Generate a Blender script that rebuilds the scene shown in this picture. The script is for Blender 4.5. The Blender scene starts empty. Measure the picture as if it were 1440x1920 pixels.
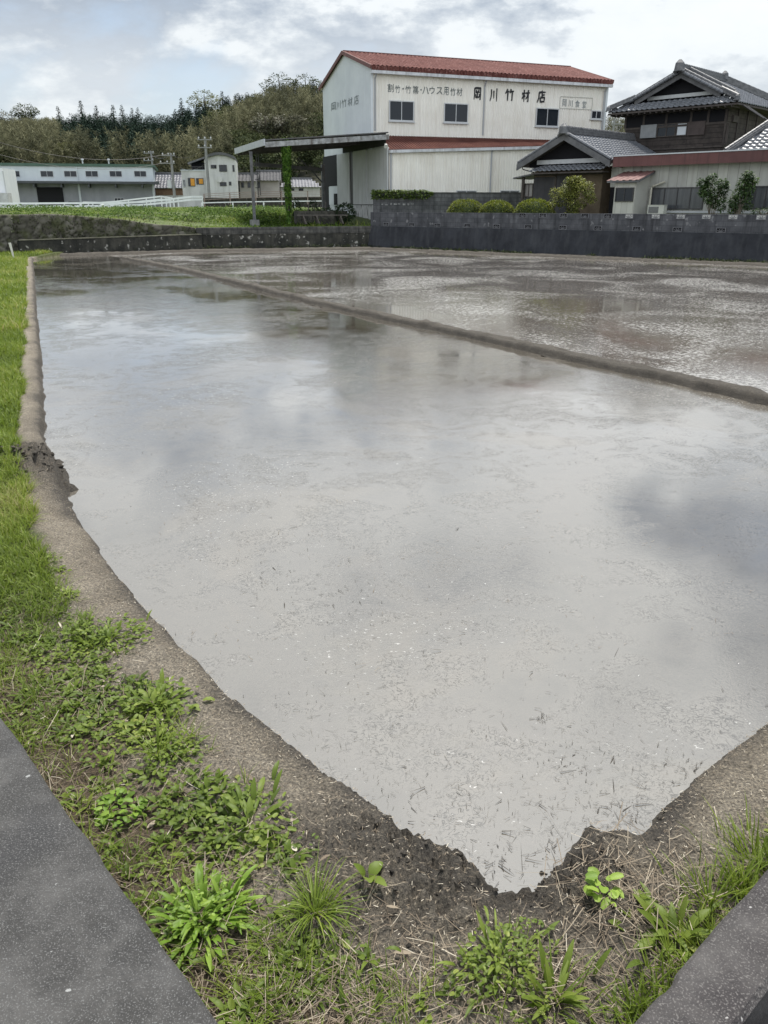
import bpy, math, random
import numpy as np
from mathutils import Vector
R = math.radians
rnd = random.Random(7)
rng = np.random.default_rng(11)
S = bpy.context.scene
COL = S.collection

# ------------------------------------------------------------------ camera
PITCH = math.atan(575 / 1470.0)
H = 2.2
FP = 1470.0
cd = bpy.data.cameras.new("camera")
cam = bpy.data.objects.new("camera", cd)
COL.objects.link(cam)
cam.location = (0, 0, H)
cam.rotation_euler = (math.pi / 2 - PITCH, 0, 0)
cd.sensor_fit = 'VERTICAL'
cd.sensor_height = 36
cd.lens = 36 * FP / 1920
cd.clip_start = 0.05
cd.clip_end = 3000
S.camera = cam
S.view_settings.view_transform = 'Standard'
S.view_settings.look = 'None'
S.view_settings.exposure = 0.5
S.view_settings.gamma = 1

# ------------------------------------------------------------------ world and sun
SUN_EL, SUN_AZ = R(70), R(20)
SD = (math.sin(SUN_AZ) * math.cos(SUN_EL), math.cos(SUN_AZ) * math.cos(SUN_EL), math.sin(SUN_EL))
W = bpy.data.worlds.new("World")
S.world = W
W.use_nodes = True
nt = W.node_tree
nt.nodes.clear()
def N(t, kind, **kw):
    n = t.nodes.new(kind)
    for k, v in kw.items():
        if k.startswith('i_'):
            n.inputs[int(k[2:])].default_value = v
        else:
            setattr(n, k, v)
    return n
def math_n(t, op, a=None, b=None, clamp=False):
    n = t.nodes.new('ShaderNodeMath'); n.operation = op; n.use_clamp = clamp
    for i, q in enumerate((a, b)):
        if q is None: continue
        if isinstance(q, (int, float)): n.inputs[i].default_value = q
        else: t.links.new(q, n.inputs[i])
    return n.outputs[0]
def ramp_n(t, fac, stops):
    n = t.nodes.new('ShaderNodeValToRGB')
    el = n.color_ramp.elements
    while len(el) < len(stops): el.new(0.5)
    for e, (p, c) in zip(el, stops):
        e.position = p
        e.color = (c[0], c[1], c[2], 1) if not isinstance(c, (int, float)) else (c, c, c, 1)
    if fac is not None: t.links.new(fac, n.inputs[0])
    return n.outputs[0]
def mix_n(t, fac, a, b, mode='MIX'):
    n = t.nodes.new('ShaderNodeMix'); n.data_type = 'RGBA'; n.blend_type = mode
    for s, q in ((n.inputs[0], fac), (n.inputs[6], a), (n.inputs[7], b)):
        if isinstance(q, (int, float)): s.default_value = q
        elif isinstance(q, tuple): s.default_value = (q[0], q[1], q[2], 1)
        else: t.links.new(q, s)
    return n.outputs[2]

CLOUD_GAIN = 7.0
tc = N(nt, 'ShaderNodeTexCoord')
sep = N(nt, 'ShaderNodeSeparateXYZ'); nt.links.new(tc.outputs['Generated'], sep.inputs[0])
zz = math_n(nt, 'ADD', math_n(nt, 'MAXIMUM', sep.outputs[2], 0.0), 0.30)
cx = math_n(nt, 'DIVIDE', sep.outputs[0], zz)
cy = math_n(nt, 'DIVIDE', sep.outputs[1], zz)
com = N(nt, 'ShaderNodeCombineXYZ')
nt.links.new(cx, com.inputs[0]); nt.links.new(cy, com.inputs[1])
com.inputs[2].default_value = 8.2
n1 = N(nt, 'ShaderNodeTexNoise'); nt.links.new(com.outputs[0], n1.inputs['Vector'])
n1.inputs['Scale'].default_value = 1.15; n1.inputs['Detail'].default_value = 9; n1.inputs['Roughness'].default_value = 0.56
n1.inputs['Distortion'].default_value = 0.35
n2 = N(nt, 'ShaderNodeTexNoise'); nt.links.new(com.outputs[0], n2.inputs['Vector'])
n2.inputs['Scale'].default_value = 3.9; n2.inputs['Detail'].default_value = 9; n2.inputs['Roughness'].default_value = 0.62
cf = math_n(nt, 'ADD', math_n(nt, 'MULTIPLY', n1.outputs[0], 0.56), math_n(nt, 'MULTIPLY', n2.outputs[0], 0.44))
ccol = ramp_n(nt, cf, [(0.36, (0.46, 0.56, 0.70)), (0.45, (0.37, 0.44, 0.54)), (0.49, (0.56, 0.62, 0.69)),
                       (0.53, (0.86, 0.90, 0.92)), (0.66, (0.95, 0.965, 0.97))])
low = ramp_n(nt, sep.outputs[2], [(0.13, 0.62), (0.18, 0.26), (0.23, 0.0)])
ccol = mix_n(nt, low, ccol, (0.90, 0.945, 0.97))
vd = N(nt, 'ShaderNodeVectorMath', operation='DOT_PRODUCT'); nt.links.new(tc.outputs['Generated'], vd.inputs[0])
vd.inputs[1].default_value = SD
dp = math_n(nt, 'MAXIMUM', vd.outputs['Value'], 0.0)
gl = math_n(nt, 'ADD', math_n(nt, 'MULTIPLY', math_n(nt, 'POWER', dp, 4.0), 0.9),
            math_n(nt, 'MULTIPLY', math_n(nt, 'POWER', dp, 40.0), 1.0))
thin = ramp_n(nt, cf, [(0.44, 0.15), (0.54, 1.7)])
gl = math_n(nt, 'MULTIPLY', gl, thin)
# extra sky brightness behind the camera, added to fill the facing walls
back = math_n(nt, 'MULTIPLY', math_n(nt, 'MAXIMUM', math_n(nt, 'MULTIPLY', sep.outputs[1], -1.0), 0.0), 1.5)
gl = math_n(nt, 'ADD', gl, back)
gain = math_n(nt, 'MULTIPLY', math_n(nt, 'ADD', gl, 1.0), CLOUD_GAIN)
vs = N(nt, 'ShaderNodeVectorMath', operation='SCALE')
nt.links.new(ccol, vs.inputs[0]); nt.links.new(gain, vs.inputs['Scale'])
sky = N(nt, 'ShaderNodeTexSky', sky_type='NISHITA', sun_disc=False, sun_elevation=SUN_EL, sun_rotation=SUN_AZ)
# a blue hole in the cloud here and there
hole = ramp_n(nt, n1.outputs[0], [(0.36, 0.55), (0.44, 0.96)])
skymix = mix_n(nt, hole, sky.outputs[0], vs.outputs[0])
grd = ramp_n(nt, math_n(nt, 'ADD', sep.outputs[2], 0.5), [(0.47, 0.0), (0.50, 1.0)])
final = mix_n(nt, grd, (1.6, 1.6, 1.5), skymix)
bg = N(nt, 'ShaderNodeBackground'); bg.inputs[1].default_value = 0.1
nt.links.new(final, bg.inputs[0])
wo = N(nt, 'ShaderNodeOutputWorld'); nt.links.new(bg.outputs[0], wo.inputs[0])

sl = bpy.data.lights.new("sun", 'SUN'); sl.energy = 3.8; sl.angle = R(8); sl.color = (1.0, 0.95, 0.87)
so = bpy.data.objects.new("sun", sl); COL.objects.link(so)
so.rotation_euler = Vector(SD).to_track_quat('Z', 'Y').to_euler()
so.location = (10, 10, 40)

# ------------------------------------------------------------------ picture geometry helpers (only to survey the place)
cp, sp_ = math.cos(PITCH), math.sin(PITCH)
def ray(px, py):
    x = (px - 720) / FP; y = (960 - py) / FP
    return np.array([x, cp + y * sp_, -sp_ + y * cp])
O3 = np.array([0, 0, H])
def gnd(px, py, z=0.0):
    d = ray(px, py); t = (z - H) / d[2]
    return O3 + t * d
def at(px, py, Y):
    d = ray(px, py); return O3 + d * (Y / d[1])
class Frame:
    def __init__(s, loc, ang):
        s.loc = np.array(loc, float); s.ang = ang
        s.c, s.s = math.cos(ang), math.sin(ang)
    def l2(s, v): return np.array([v[0] * s.c + v[1] * s.s, -v[0] * s.s + v[1] * s.c, v[2]])
    def w(s, x, y, z): return np.array([s.loc[0] + x * s.c - y * s.s, s.loc[1] + x * s.s + y * s.c, s.loc[2] + z])
    def hy(s, px, py, y):
        o = s.l2(O3 - s.loc); d = s.l2(ray(px, py)); t = (y - o[1]) / d[1]; p = o + t * d
        return p[0], p[2]
    def hx(s, px, py, x):
        o = s.l2(O3 - s.loc); d = s.l2(ray(px, py)); t = (x - o[0]) / d[0]; p = o + t * d
        return p[1], p[2]

# ------------------------------------------------------------------ object helpers
def tag(o, label=None, cat=None, group=None, kind=None):
    if label: o['label'] = label; o['kind'] = kind or 'thing'
    if cat: o['category'] = cat
    if group: o['group'] = group
    if kind: o['kind'] = kind
    return o
def thing(name, label, cat, loc=(0, 0, 0), rot=0.0, group=None):
    o = bpy.data.objects.new(name, None); COL.objects.link(o)
    o.location = tuple(float(q) for q in loc); o.rotation_euler = (0, 0, rot); o.empty_display_size = 0.3
    return tag(o, label, cat, group)
def link(name, me, mat=None, parent=None, loc=None):
    o = bpy.data.objects.new(name, me); COL.objects.link(o)
    if mat and not me.materials: me.materials.append(mat)
    if parent: o.parent = parent
    if loc is not None: o.location = tuple(float(q) for q in loc)
    return o
def mesh_np(name, V, F, mat=None, parent=None, tint=None, smooth=False, loc=None):
    me = bpy.data.meshes.new(name)
    V = np.ascontiguousarray(V, np.float32).reshape(-1, 3); F = np.ascontiguousarray(F, np.int32)
    k = F.shape[1]
    me.vertices.add(len(V)); me.vertices.foreach_set('co', V.ravel())
    me.loops.add(F.size); me.loops.foreach_set('vertex_index', F.ravel())
    me.polygons.add(len(F)); me.polygons.foreach_set('loop_start', np.arange(0, F.size, k, dtype=np.int32))
    if smooth: me.polygons.foreach_set('use_smooth', np.ones(len(F), bool))
    if tint is not None:
        a = me.attributes.new('tint', 'FLOAT', 'POINT'); a.data.foreach_set('value', np.ascontiguousarray(tint, np.float32))
    me.update(calc_edges=True)
    return link(name, me, mat, parent, loc)
class MB:
    def __init__(s): s.v = []; s.f = []
    def add(s, vs, fs):
        b = len(s.v); s.v += [tuple(float(q) for q in v) for v in vs]; s.f += [tuple(b + i for i in f) for f in fs]; return s
    def box(s, x0, x1, y0, y1, z0, z1):
        return s.add([(x0, y0, z0), (x1, y0, z0), (x1, y1, z0), (x0, y1, z0), (x0, y0, z1), (x1, y0, z1), (x1, y1, z1), (x0, y1, z1)],
                     [(3, 2, 1, 0), (4, 5, 6, 7), (0, 1, 5, 4), (1, 2, 6, 5), (2, 3, 7, 6), (3, 0, 4, 7)])
    def hexa(s, p):   # 8 points: bottom ring then top ring
        return s.add(p, [(3, 2, 1, 0), (4, 5, 6, 7), (0, 1, 5, 4), (1, 2, 6, 5), (2, 3, 7, 6), (3, 0, 4, 7)])
    def prism(s, poly, off):
        n = len(poly); off = np.array(off)
        a = [np.array(p, float) for p in poly]
        return s.add([tuple(p) for p in a] + [tuple(p + off) for p in a],
                     [tuple(range(n))[::-1], tuple(range(n, 2 * n))] + [(i, (i + 1) % n, n + (i + 1) % n, n + i) for i in range(n)])
    def bar(s, p0, p1, w, h=None, up=(0, 0, 1)):
        h = h or w; p0 = Vector([float(q) for q in p0]); p1 = Vector([float(q) for q in p1]); d = (p1 - p0).normalized(); u = Vector(up)
        if abs(d.dot(u)) > 0.98: u = Vector((0, 1, 0))
        a = d.cross(u).normalized() * (w / 2); b = a.cross(d).normalized() * (h / 2)
        r = [(-a - b), (a - b), (a + b), (-a + b)]
        return s.hexa([p0 + q for q in r] + [p1 + q for q in r])
    def tube(s, pts, rad, n=8):
        pts = [Vector([float(q) for q in p]) for p in pts]
        if isinstance(rad, (int, float)): rad = [rad] * len(pts)
        rings = []
        vs = []
        for i, p in enumerate(pts):
            d = (pts[min(i + 1, len(pts) - 1)] - pts[max(i - 1, 0)]).normalized()
            u = Vector((0, 0, 1)) if abs(d.z) < 0.9 else Vector((0, 1, 0))
            a = d.cross(u).normalized(); b = a.cross(d).normalized()
            vs += [p + (a * math.cos(2 * math.pi * k / n) + b * math.sin(2 * math.pi * k / n)) * rad[i] for k in range(n)]
        fs = []
        for i in range(len(pts) - 1):
            for k in range(n):
                fs.append((i * n + k, i * n + (k + 1) % n, (i + 1) * n + (k + 1) % n, (i + 1) * n + k))
        fs.append(tuple(range(n))[::-1]); fs.append(tuple(range((len(pts) - 1) * n, len(pts) * n)))
        return s.add(vs, fs)
    def build(s, name, mat, parent=None, smooth=False, loc=None):
        me = bpy.data.meshes.new(name); me.from_pydata(s.v, [], s.f); me.update()
        if smooth:
            for p in me.polygons: p.use_smooth = True
        return link(name, me, mat, parent, loc)
def corr(p0, u, v, L, Wd, pitch=0.17, amp=0.03, nv=1, shape='trap'):
    """ribbed sheet: ribs run along v; returns an MB"""
    p0 = np.array(p0, float); u = np.array(u, float); v = np.array(v, float); nrm = np.cross(u, v); nrm /= np.linalg.norm(nrm)
    n = max(2, int(round(L / pitch))); pt = L / n
    us, hs = [], []
    prof = [(0, 0), (0.5, 0), (0.6, 1), (0.9, 1)] if shape == 'trap' else [(0, 0), (0.25, 0.7), (0.5, 1), (0.75, 0.7)]
    for i in range(n):
        for a, h in prof: us.append((i + a) * pt); hs.append(h * amp)
    us.append(L); hs.append(0)
    us = np.array(us); hs = np.array(hs)
    rows = [p0 + u * us[:, None] + nrm * hs[:, None] + v * (Wd * k / nv) for k in range(nv + 1)]
    V = np.concatenate(rows); m = len(us)
    F = [(r * m + i, r * m + i + 1, (r + 1) * m + i + 1, (r + 1) * m + i) for r in range(nv) for i in range(m - 1)]
    return MB().add(V, F)

# ------------------------------------------------------------------ materials
def pr(m): return m.node_tree.nodes['Principled BSDF']
def mat(name, c1, c2=None, scale=3.0, rough=0.7, bump=0.0, bscale=None, stretch=(1, 1, 1), detail=5, spec=0.5, metal=0.0,
        lo=0.35, hi=0.65, speck=None, sscale=60, sthr=0.62, streak=None, brick=None, vor=None, coord='Object', spots=None):
    m = bpy.data.materials.new(name); m.use_nodes = True; t = m.node_tree; b = pr(m)
    b.inputs['Roughness'].default_value = rough; b.inputs['Metallic'].default_value = metal
    b.inputs['Specular IOR Level'].default_value = spec
    tcn = N(t, 'ShaderNodeTexCoord'); mp = N(t, 'ShaderNodeMapping'); mp.inputs['Scale'].default_value = stretch
    t.links.new(tcn.outputs[coord], mp.inputs[0])
    col = None
    if c2 is not None:
        no = N(t, 'ShaderNodeTexNoise'); t.links.new(mp.outputs[0], no.inputs['Vector'])
        no.inputs['Scale'].default_value = scale; no.inputs['Detail'].default_value = detail; no.inputs['Roughness'].default_value = 0.62
        col = ramp_n(t, no.outputs[0], [(lo, c1), (hi, c2)])
    if streak:   # dirt running down: noise squeezed in z
        mp2 = N(t, 'ShaderNodeMapping'); mp2.inputs['Scale'].default_value = streak[2] if len(streak) > 2 else (3, 3, 0.25)
        t.links.new(tcn.outputs[coord], mp2.inputs[0])
        ns = N(t, 'ShaderNodeTexNoise'); t.links.new(mp2.outputs[0], ns.inputs['Vector']); ns.inputs['Scale'].default_value = 1.6; ns.inputs['Detail'].default_value = 6
        f = ramp_n(t, ns.outputs[0], [(0.48, 0.0), (0.72, streak[1])])
        col = mix_n(t, f, col if col is not None else c1, streak[0])
    if brick:
        mb = N(t, 'ShaderNodeMapping'); mb.inputs['Rotation'].default_value = (R(90), 0, 0) if len(brick) < 5 else brick[4]
        t.links.new(tcn.outputs[coord], mb.inputs[0])
        bt = N(t, 'ShaderNodeTexBrick'); t.links.new(mb.outputs[0], bt.inputs['Vector'])
        bt.inputs['Scale'].default_value = 1; bt.inputs['Brick Width'].default_value = brick[0]; bt.inputs['Row Height'].default_value = brick[1]
        bt.inputs['Mortar Size'].default_value = brick[2]; bt.inputs['Mortar Smooth'].default_value = 0.3
        bt.inputs['Color1'].default_value = (1, 1, 1, 1); bt.inputs['Color2'].default_value = (0.72, 0.72, 0.74, 1); bt.inputs['Mortar'].default_value = brick[3] + (1,)
        col = mix_n(t, 1.0, col if col is not None else c1, bt.outputs[0], 'MULTIPLY')
    if speck:
        vo = N(t, 'ShaderNodeTexNoise'); t.links.new(mp.outputs[0], vo.inputs['Vector']); vo.inputs['Scale'].default_value = sscale
        vo.inputs['Detail'].default_value = 2
        f = ramp_n(t, vo.outputs[0], [(sthr, 0.0), (sthr + 0.08, 1.0)])
        col = mix_n(t, f, col if col is not None else c1, speck)
    if spots:   # scattered pale lichen and stones
        vo = N(t, 'ShaderNodeTexVoronoi', feature='F1'); t.links.new(mp.outputs[0], vo.inputs['Vector']); vo.inputs['Scale'].default_value = 26
        n5 = N(t, 'ShaderNodeTexNoise'); t.links.new(mp.outputs[0], n5.inputs['Vector']); n5.inputs['Scale'].default_value = 90
        dd = math_n(t, 'ADD', vo.outputs['Distance'], math_n(t, 'MULTIPLY', math_n(t, 'SUBTRACT', n5.outputs[0], 0.5), 0.35))
        sp2 = N(t, 'ShaderNodeSeparateColor'); t.links.new(vo.outputs['Color'], sp2.inputs[0])
        th2 = math_n(t, 'MULTIPLY', math_n(t, 'POWER', sp2.outputs[0], 12.0), 0.16)
        f = math_n(t, 'MULTIPLY', math_n(t, 'LESS_THAN', dd, th2), 0.75)
        col = mix_n(t, f, col, spots)
    if col is None: b.inputs['Base Color'].default_value = (c1[0], c1[1], c1[2], 1)
    else: t.links.new(col, b.inputs['Base Color'])
    if bump:
        nb = N(t, 'ShaderNodeTexNoise'); t.links.new(mp.outputs[0], nb.inputs['Vector'])
        nb.inputs['Scale'].default_value = bscale or scale * 4; nb.inputs['Detail'].default_value = 6
        bp = N(t, 'ShaderNodeBump'); bp.inputs['Strength'].default_value = bump; bp.inputs['Distance'].default_value = 0.02
        t.links.new(nb.outputs[0], bp.inputs['Height']); t.links.new(bp.outputs[0], b.inputs['Normal'])
    return m
def leaf_mat(name, stops, rough=0.5, trans=0.35, spec=0.35):
    m = bpy.data.materials.new(name); m.use_nodes = True; t = m.node_tree; b = pr(m)
    a = N(t, 'ShaderNodeAttribute', attribute_name='tint')
    c = ramp_n(t, a.outputs['Fac'], stops)
    t.links.new(c, b.inputs['Base Color']); b.inputs['Roughness'].default_value = rough; b.inputs['Specular IOR Level'].default_value = spec
    if trans:
        tr = N(t, 'ShaderNodeBsdfTranslucent'); t.links.new(c, tr.inputs[0])
        ms = N(t, 'ShaderNodeMixShader'); ms.inputs[0].default_value = trans
        t.links.new(b.outputs[0], ms.inputs[1]); t.links.new(tr.outputs[0], ms.inputs[2])
        t.links.new(ms.outputs[0], t.nodes['Material Output'].inputs[0])
    return m
def glass(name, c=(0.012, 0.015, 0.02), rough=0.06):
    m = mat(name, c, rough=rough, spec=0.28); return m

# ------------------------------------------------------------------ leaves
def leafset(base, az, el, droop, L, Wd, nseg=3, prof='leaf', fold=0.18, roll=None):
    """N curved leaves; returns V (N*(nseg+1)*3,3), F"""
    base = np.asarray(base, float); n = len(base)
    bc = lambda q: np.broadcast_to(np.asarray(q, float), (n,))
    az, el, droop, L, Wd = map(bc, (az, el, droop, L, Wd))
    s = np.linspace(0, 1, nseg + 1)
    if prof == 'leaf': wp = np.sin(np.pi * np.clip(s * 0.86 + 0.1, 0, 1)) ** 0.8
    elif prof == 'blade': wp = (1 - s) ** 0.6 * 0.95 + 0.05
    elif prof == 'round': wp = np.sin(np.pi * np.clip(s * 0.8 + 0.14, 0, 1)) ** 0.5
    else: wp = np.ones_like(s)
    ang = el[:, None] - droop[:, None] * s[None, :]
    st = (L / nseg)[:, None]
    hc = np.cos(ang) * st; vc = np.sin(ang) * st
    hcum = np.concatenate([np.zeros((n, 1)), np.cumsum((hc[:, :-1] + hc[:, 1:]) / 2, 1)], 1)
    vcum = np.concatenate([np.zeros((n, 1)), np.cumsum((vc[:, :-1] + vc[:, 1:]) / 2, 1)], 1)
    ca, sa = np.cos(az)[:, None], np.sin(az)[:, None]
    mid = np.stack([base[:, 0:1] + ca * hcum, base[:, 1:2] + sa * hcum, base[:, 2:3] + vcum], -1)
    up = np.stack([-np.sin(ang) * ca, -np.sin(ang) * sa, np.cos(ang)], -1)
    side = np.stack([-sa * np.ones_like(s), ca * np.ones_like(s), np.zeros((n, nseg + 1))], -1)
    if roll is not None:
        r = bc(roll)[:, None, None]; side, up = side * np.cos(r) + up * np.sin(r), up * np.cos(r) - side * np.sin(r)
    hw = (Wd[:, None] * wp[None, :] / 2)[..., None]
    lft = mid + side * hw + up * hw * fold * 2; rgt = mid - side * hw + up * hw * fold * 2
    V = np.stack([lft, mid, rgt], 2).reshape(-1, 3)
    k = (nseg + 1) * 3
    f = []
    for i in range(nseg):
        a = i * 3
        f += [(a, a + 1, a + 4, a + 3), (a + 1, a + 2, a + 5, a + 4)]
    F = (np.array(f)[None] + (np.arange(n) * k)[:, None, None]).reshape(-1, 4)
    return V, F, k
class Veg:
    def __init__(s): s.V = []; s.F = []; s.T = []; s.n = 0
    def add(s, base, az, el, droop, L, Wd, tint, **kw):
        V, F, k = leafset(base, az, el, droop, L, Wd, **kw)
        s.V.append(V); s.F.append(F + s.n); s.n += len(V)
        s.T.append(np.repeat(np.broadcast_to(np.asarray(tint, float), (len(base),)), k)); return s
    def build(s, name, m, parent=None, loc=None):
        return mesh_np(name, np.concatenate(s.V), np.concatenate(s.F), m, parent, np.concatenate(s.T), loc=loc)
U = lambda a, b, n: rng.uniform(a, b, n)

def vnoise(x, y, sc, seed=0, octv=4):
    """smooth value noise in [0,1]"""
    out = 0; amp = 1; tot = 0
    for o in range(octv):
        X = np.asarray(x) * sc; Y = np.asarray(y) * sc
        xi = np.floor(X).astype(np.int64); yi = np.floor(Y).astype(np.int64); fx = X - xi; fy = Y - yi
        fx = fx * fx * (3 - 2 * fx); fy = fy * fy * (3 - 2 * fy)
        def h(i, j):
            q = (i * 374761393 + j * 668265263 + (seed + o * 17) * 982451653) & 0xffffffff
            q = ((q ^ (q >> 13)) * 1274126177) & 0xffffffff
            return ((q ^ (q >> 16)) & 0xffff) / 65535.0
        v = (h(xi, yi) * (1 - fx) + h(xi + 1, yi) * fx) * (1 - fy) + (h(xi, yi + 1) * (1 - fx) + h(xi + 1, yi + 1) * fx) * fy
        out = out + v * amp; tot += amp; amp *= 0.5; sc *= 2.03
    return out / tot
# ------------------------------------------------------------------ paddy water
def water_mat(name, turbid, speck_lo, seed, tilt, fscale=30, rough=.05, stretch=.55, skin=1.0, coat=1.0):
    m = bpy.data.materials.new(name); m.use_nodes = True; t = m.node_tree; b = pr(m)
    tcn = N(t, 'ShaderNodeTexCoord')
    big = N(t, 'ShaderNodeTexNoise'); t.links.new(tcn.outputs['Object'], big.inputs['Vector'])
    big.inputs['Scale'].default_value = 0.32; big.inputs['Detail'].default_value = 5; big.inputs['Distortion'].default_value = 0.8
    mid = N(t, 'ShaderNodeTexNoise'); t.links.new(tcn.outputs['Object'], mid.inputs['Vector'])
    mid.inputs['Scale'].default_value = 2.4; mid.inputs['Detail'].default_value = 7; mid.inputs['Distortion'].default_value = 1.4
    base = ramp_n(t, mid.outputs[0], [(0.30, turbid[0]), (0.72, turbid[1])])
    # floating scum and bits of straw lie in drifts
    mp = N(t, 'ShaderNodeMapping'); mp.inputs['Rotation'].default_value = (0, 0, R(tilt)); mp.inputs['Scale'].default_value = (stretch, 1.0, 1)
    t.links.new(tcn.outputs['Object'], mp.inputs[0])
    fl = N(t, 'ShaderNodeTexNoise'); t.links.new(mp.outputs[0], fl.inputs['Vector'])
    fl.inputs['Scale'].default_value = fscale; fl.inputs['Detail'].default_value = 3; fl.inputs['Roughness'].default_value = 0.6; fl.inputs['Distortion'].default_value = 1.0
    drift = ramp_n(t, big.outputs[0], [(0.40, 0.0), (0.62, 0.13)])
    f = math_n(t, 'ADD', fl.outputs[0], drift)
    scum = ramp_n(t, f, [(speck_lo, 0.0), (speck_lo + 0.035, 1.0)])
    col = mix_n(t, scum, base, (0.30, 0.295, 0.28))
    # skin of fine silt: matt islands with a broken edge
    fm = N(t, 'ShaderNodeTexNoise'); t.links.new(tcn.outputs['Object'], fm.inputs['Vector']); fm.inputs['Scale'].default_value = 0.36; fm.inputs['Detail'].default_value = 9; fm.inputs['Roughness'].default_value = 0.6; fm.inputs['Distortion'].default_value = 0.6
    film = ramp_n(t, fm.outputs[0], [(0.525, 0.0), (0.575, 1.0)])
    film = math_n(t, 'MULTIPLY', film, skin)
    col = mix_n(t, math_n(t, 'MULTIPLY', film, 0.28), col, (0.235, 0.215, 0.185))
    # wrinkled fibres of rotted straw caught in the skin
    fb = N(t, 'ShaderNodeTexNoise'); t.links.new(tcn.outputs['Object'], fb.inputs['Vector']); fb.inputs['Scale'].default_value = 24; fb.inputs['Detail'].default_value = 3; fb.inputs['Distortion'].default_value = 1.6
    ln = math_n(t, 'ABSOLUTE', math_n(t, 'SUBTRACT', fb.outputs[0], 0.5))
    fib = ramp_n(t, ln, [(0.010, 1.0), (0.034, 0.0)])
    fpat = ramp_n(t, mid.outputs[0], [(0.46, 0.0), (0.58, 1.0)])
    fib = math_n(t, 'MULTIPLY', math_n(t, 'MULTIPLY', fib, fpat), skin)
    col = mix_n(t, math_n(t, 'MULTIPLY', fib, 0.7), col, (0.03, 0.027, 0.022))
    t.links.new(col, b.inputs['Base Color'])
    b.inputs['IOR'].default_value = 1.75
    ro = math_n(t, 'ADD', math_n(t, 'ADD', math_n(t, 'MULTIPLY', scum, 0.35), math_n(t, 'MULTIPLY', film, 0.05)), rough - .01)
    t.links.new(ro, b.inputs['Roughness'])
    rp = N(t, 'ShaderNodeTexNoise'); t.links.new(tcn.outputs['Object'], rp.inputs['Vector'])
    rp.inputs['Scale'].default_value = 46; rp.inputs['Detail'].default_value = 6; rp.inputs['Distortion'].default_value = 1.2
    rp2 = N(t, 'ShaderNodeTexNoise'); t.links.new(tcn.outputs['Object'], rp2.inputs['Vector'])
    rp2.inputs['Scale'].default_value = 3.0; rp2.inputs['Detail'].default_value = 3
    hgt = math_n(t, 'ADD', math_n(t, 'MULTIPLY', fib, -0.10), math_n(t, 'MULTIPLY', rp.outputs[0], 0.18))
    hgt = math_n(t, 'ADD', hgt, math_n(t, 'MULTIPLY', rp2.outputs[0], 0.05))
    # the film is ruffled in patches
    ruf = ramp_n(t, big.outputs[0], [(0.40, 0.02), (0.58, 0.20)])
    bp = N(t, 'ShaderNodeBump'); bp.inputs['Distance'].default_value = 0.03
    t.links.new(ruf, bp.inputs['Strength']); t.links.new(hgt, bp.inputs['Height']); t.links.new(bp.outputs[0], b.inputs['Normal'])
    t.links.new(math_n(t, 'MULTIPLY', math_n(t, 'SUBTRACT', math_n(t, 'SUBTRACT', 1.0, math_n(t, 'MULTIPLY', fib, 0.5)), math_n(t, 'MULTIPLY', film, 0.28)), coat), b.inputs['Coat Weight']); b.inputs['Coat IOR'].default_value = 2.1; t.links.new(ro, b.inputs['Coat Roughness']); t.links.new(bp.outputs[0], b.inputs['Coat Normal'])
    return m
M_wl = water_mat('paddy_water_near', ((0.084, 0.073, 0.057), (0.122, 0.107, 0.086)), 0.76, 1, 20, 52)
M_wr = water_mat('paddy_water_far', ((0.105, 0.092, 0.080), (0.15, 0.133, 0.115)), 0.64, 2, 10, 34, .06, .40, .25, .30)

mid_px = [(225, 486), (318, 504), (400, 524), (480, 545), (565, 567), (640, 584), (713, 600), (865, 633), (988, 660), (1110, 689), (1232, 714), (1340, 739), (1440, 763), (1640, 815), (1900, 880)]
mid_w = [gnd(a, b)[:2] for a, b in mid_px]
# bund centre sits 0.17 m beyond its near foot
mid_c = []
for i, p in enumerate(mid_w):
    d = mid_w[min(i + 1, len(mid_w) - 1)] - mid_w[max(i - 1, 0)]; d = d / np.linalg.norm(d); mid_c.append(p + np.array([-d[1], d[0]]) * 0.2)
mid_c = np.array(mid_c)
A, B = mid_c[0], mid_c[-1]
dv = (A - B) / np.linalg.norm(A - B)
Aext = A + dv * 8
left = [(-40, 1.0), (B[0] + 6, 1.0)] + [tuple(B - dv * 6)] + [tuple(p) for p in mid_c[::-1]] + [tuple(Aext), (-40, Aext[1])]
MB().add([(x, y, 0) for x, y in left], [tuple(range(len(left)))]).build('water', M_wl)['kind'] = 'structure'
right = [tuple(Aext)] + [tuple(p) for p in mid_c] + [tuple(B - dv * 6), (60, 1.0), (60, 47.5), (Aext[0], 47.5)]
MB().add([(x, y, 0) for x, y in right], [tuple(range(len(right)))]).build('water', M_wr)['kind'] = 'structure'

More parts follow.
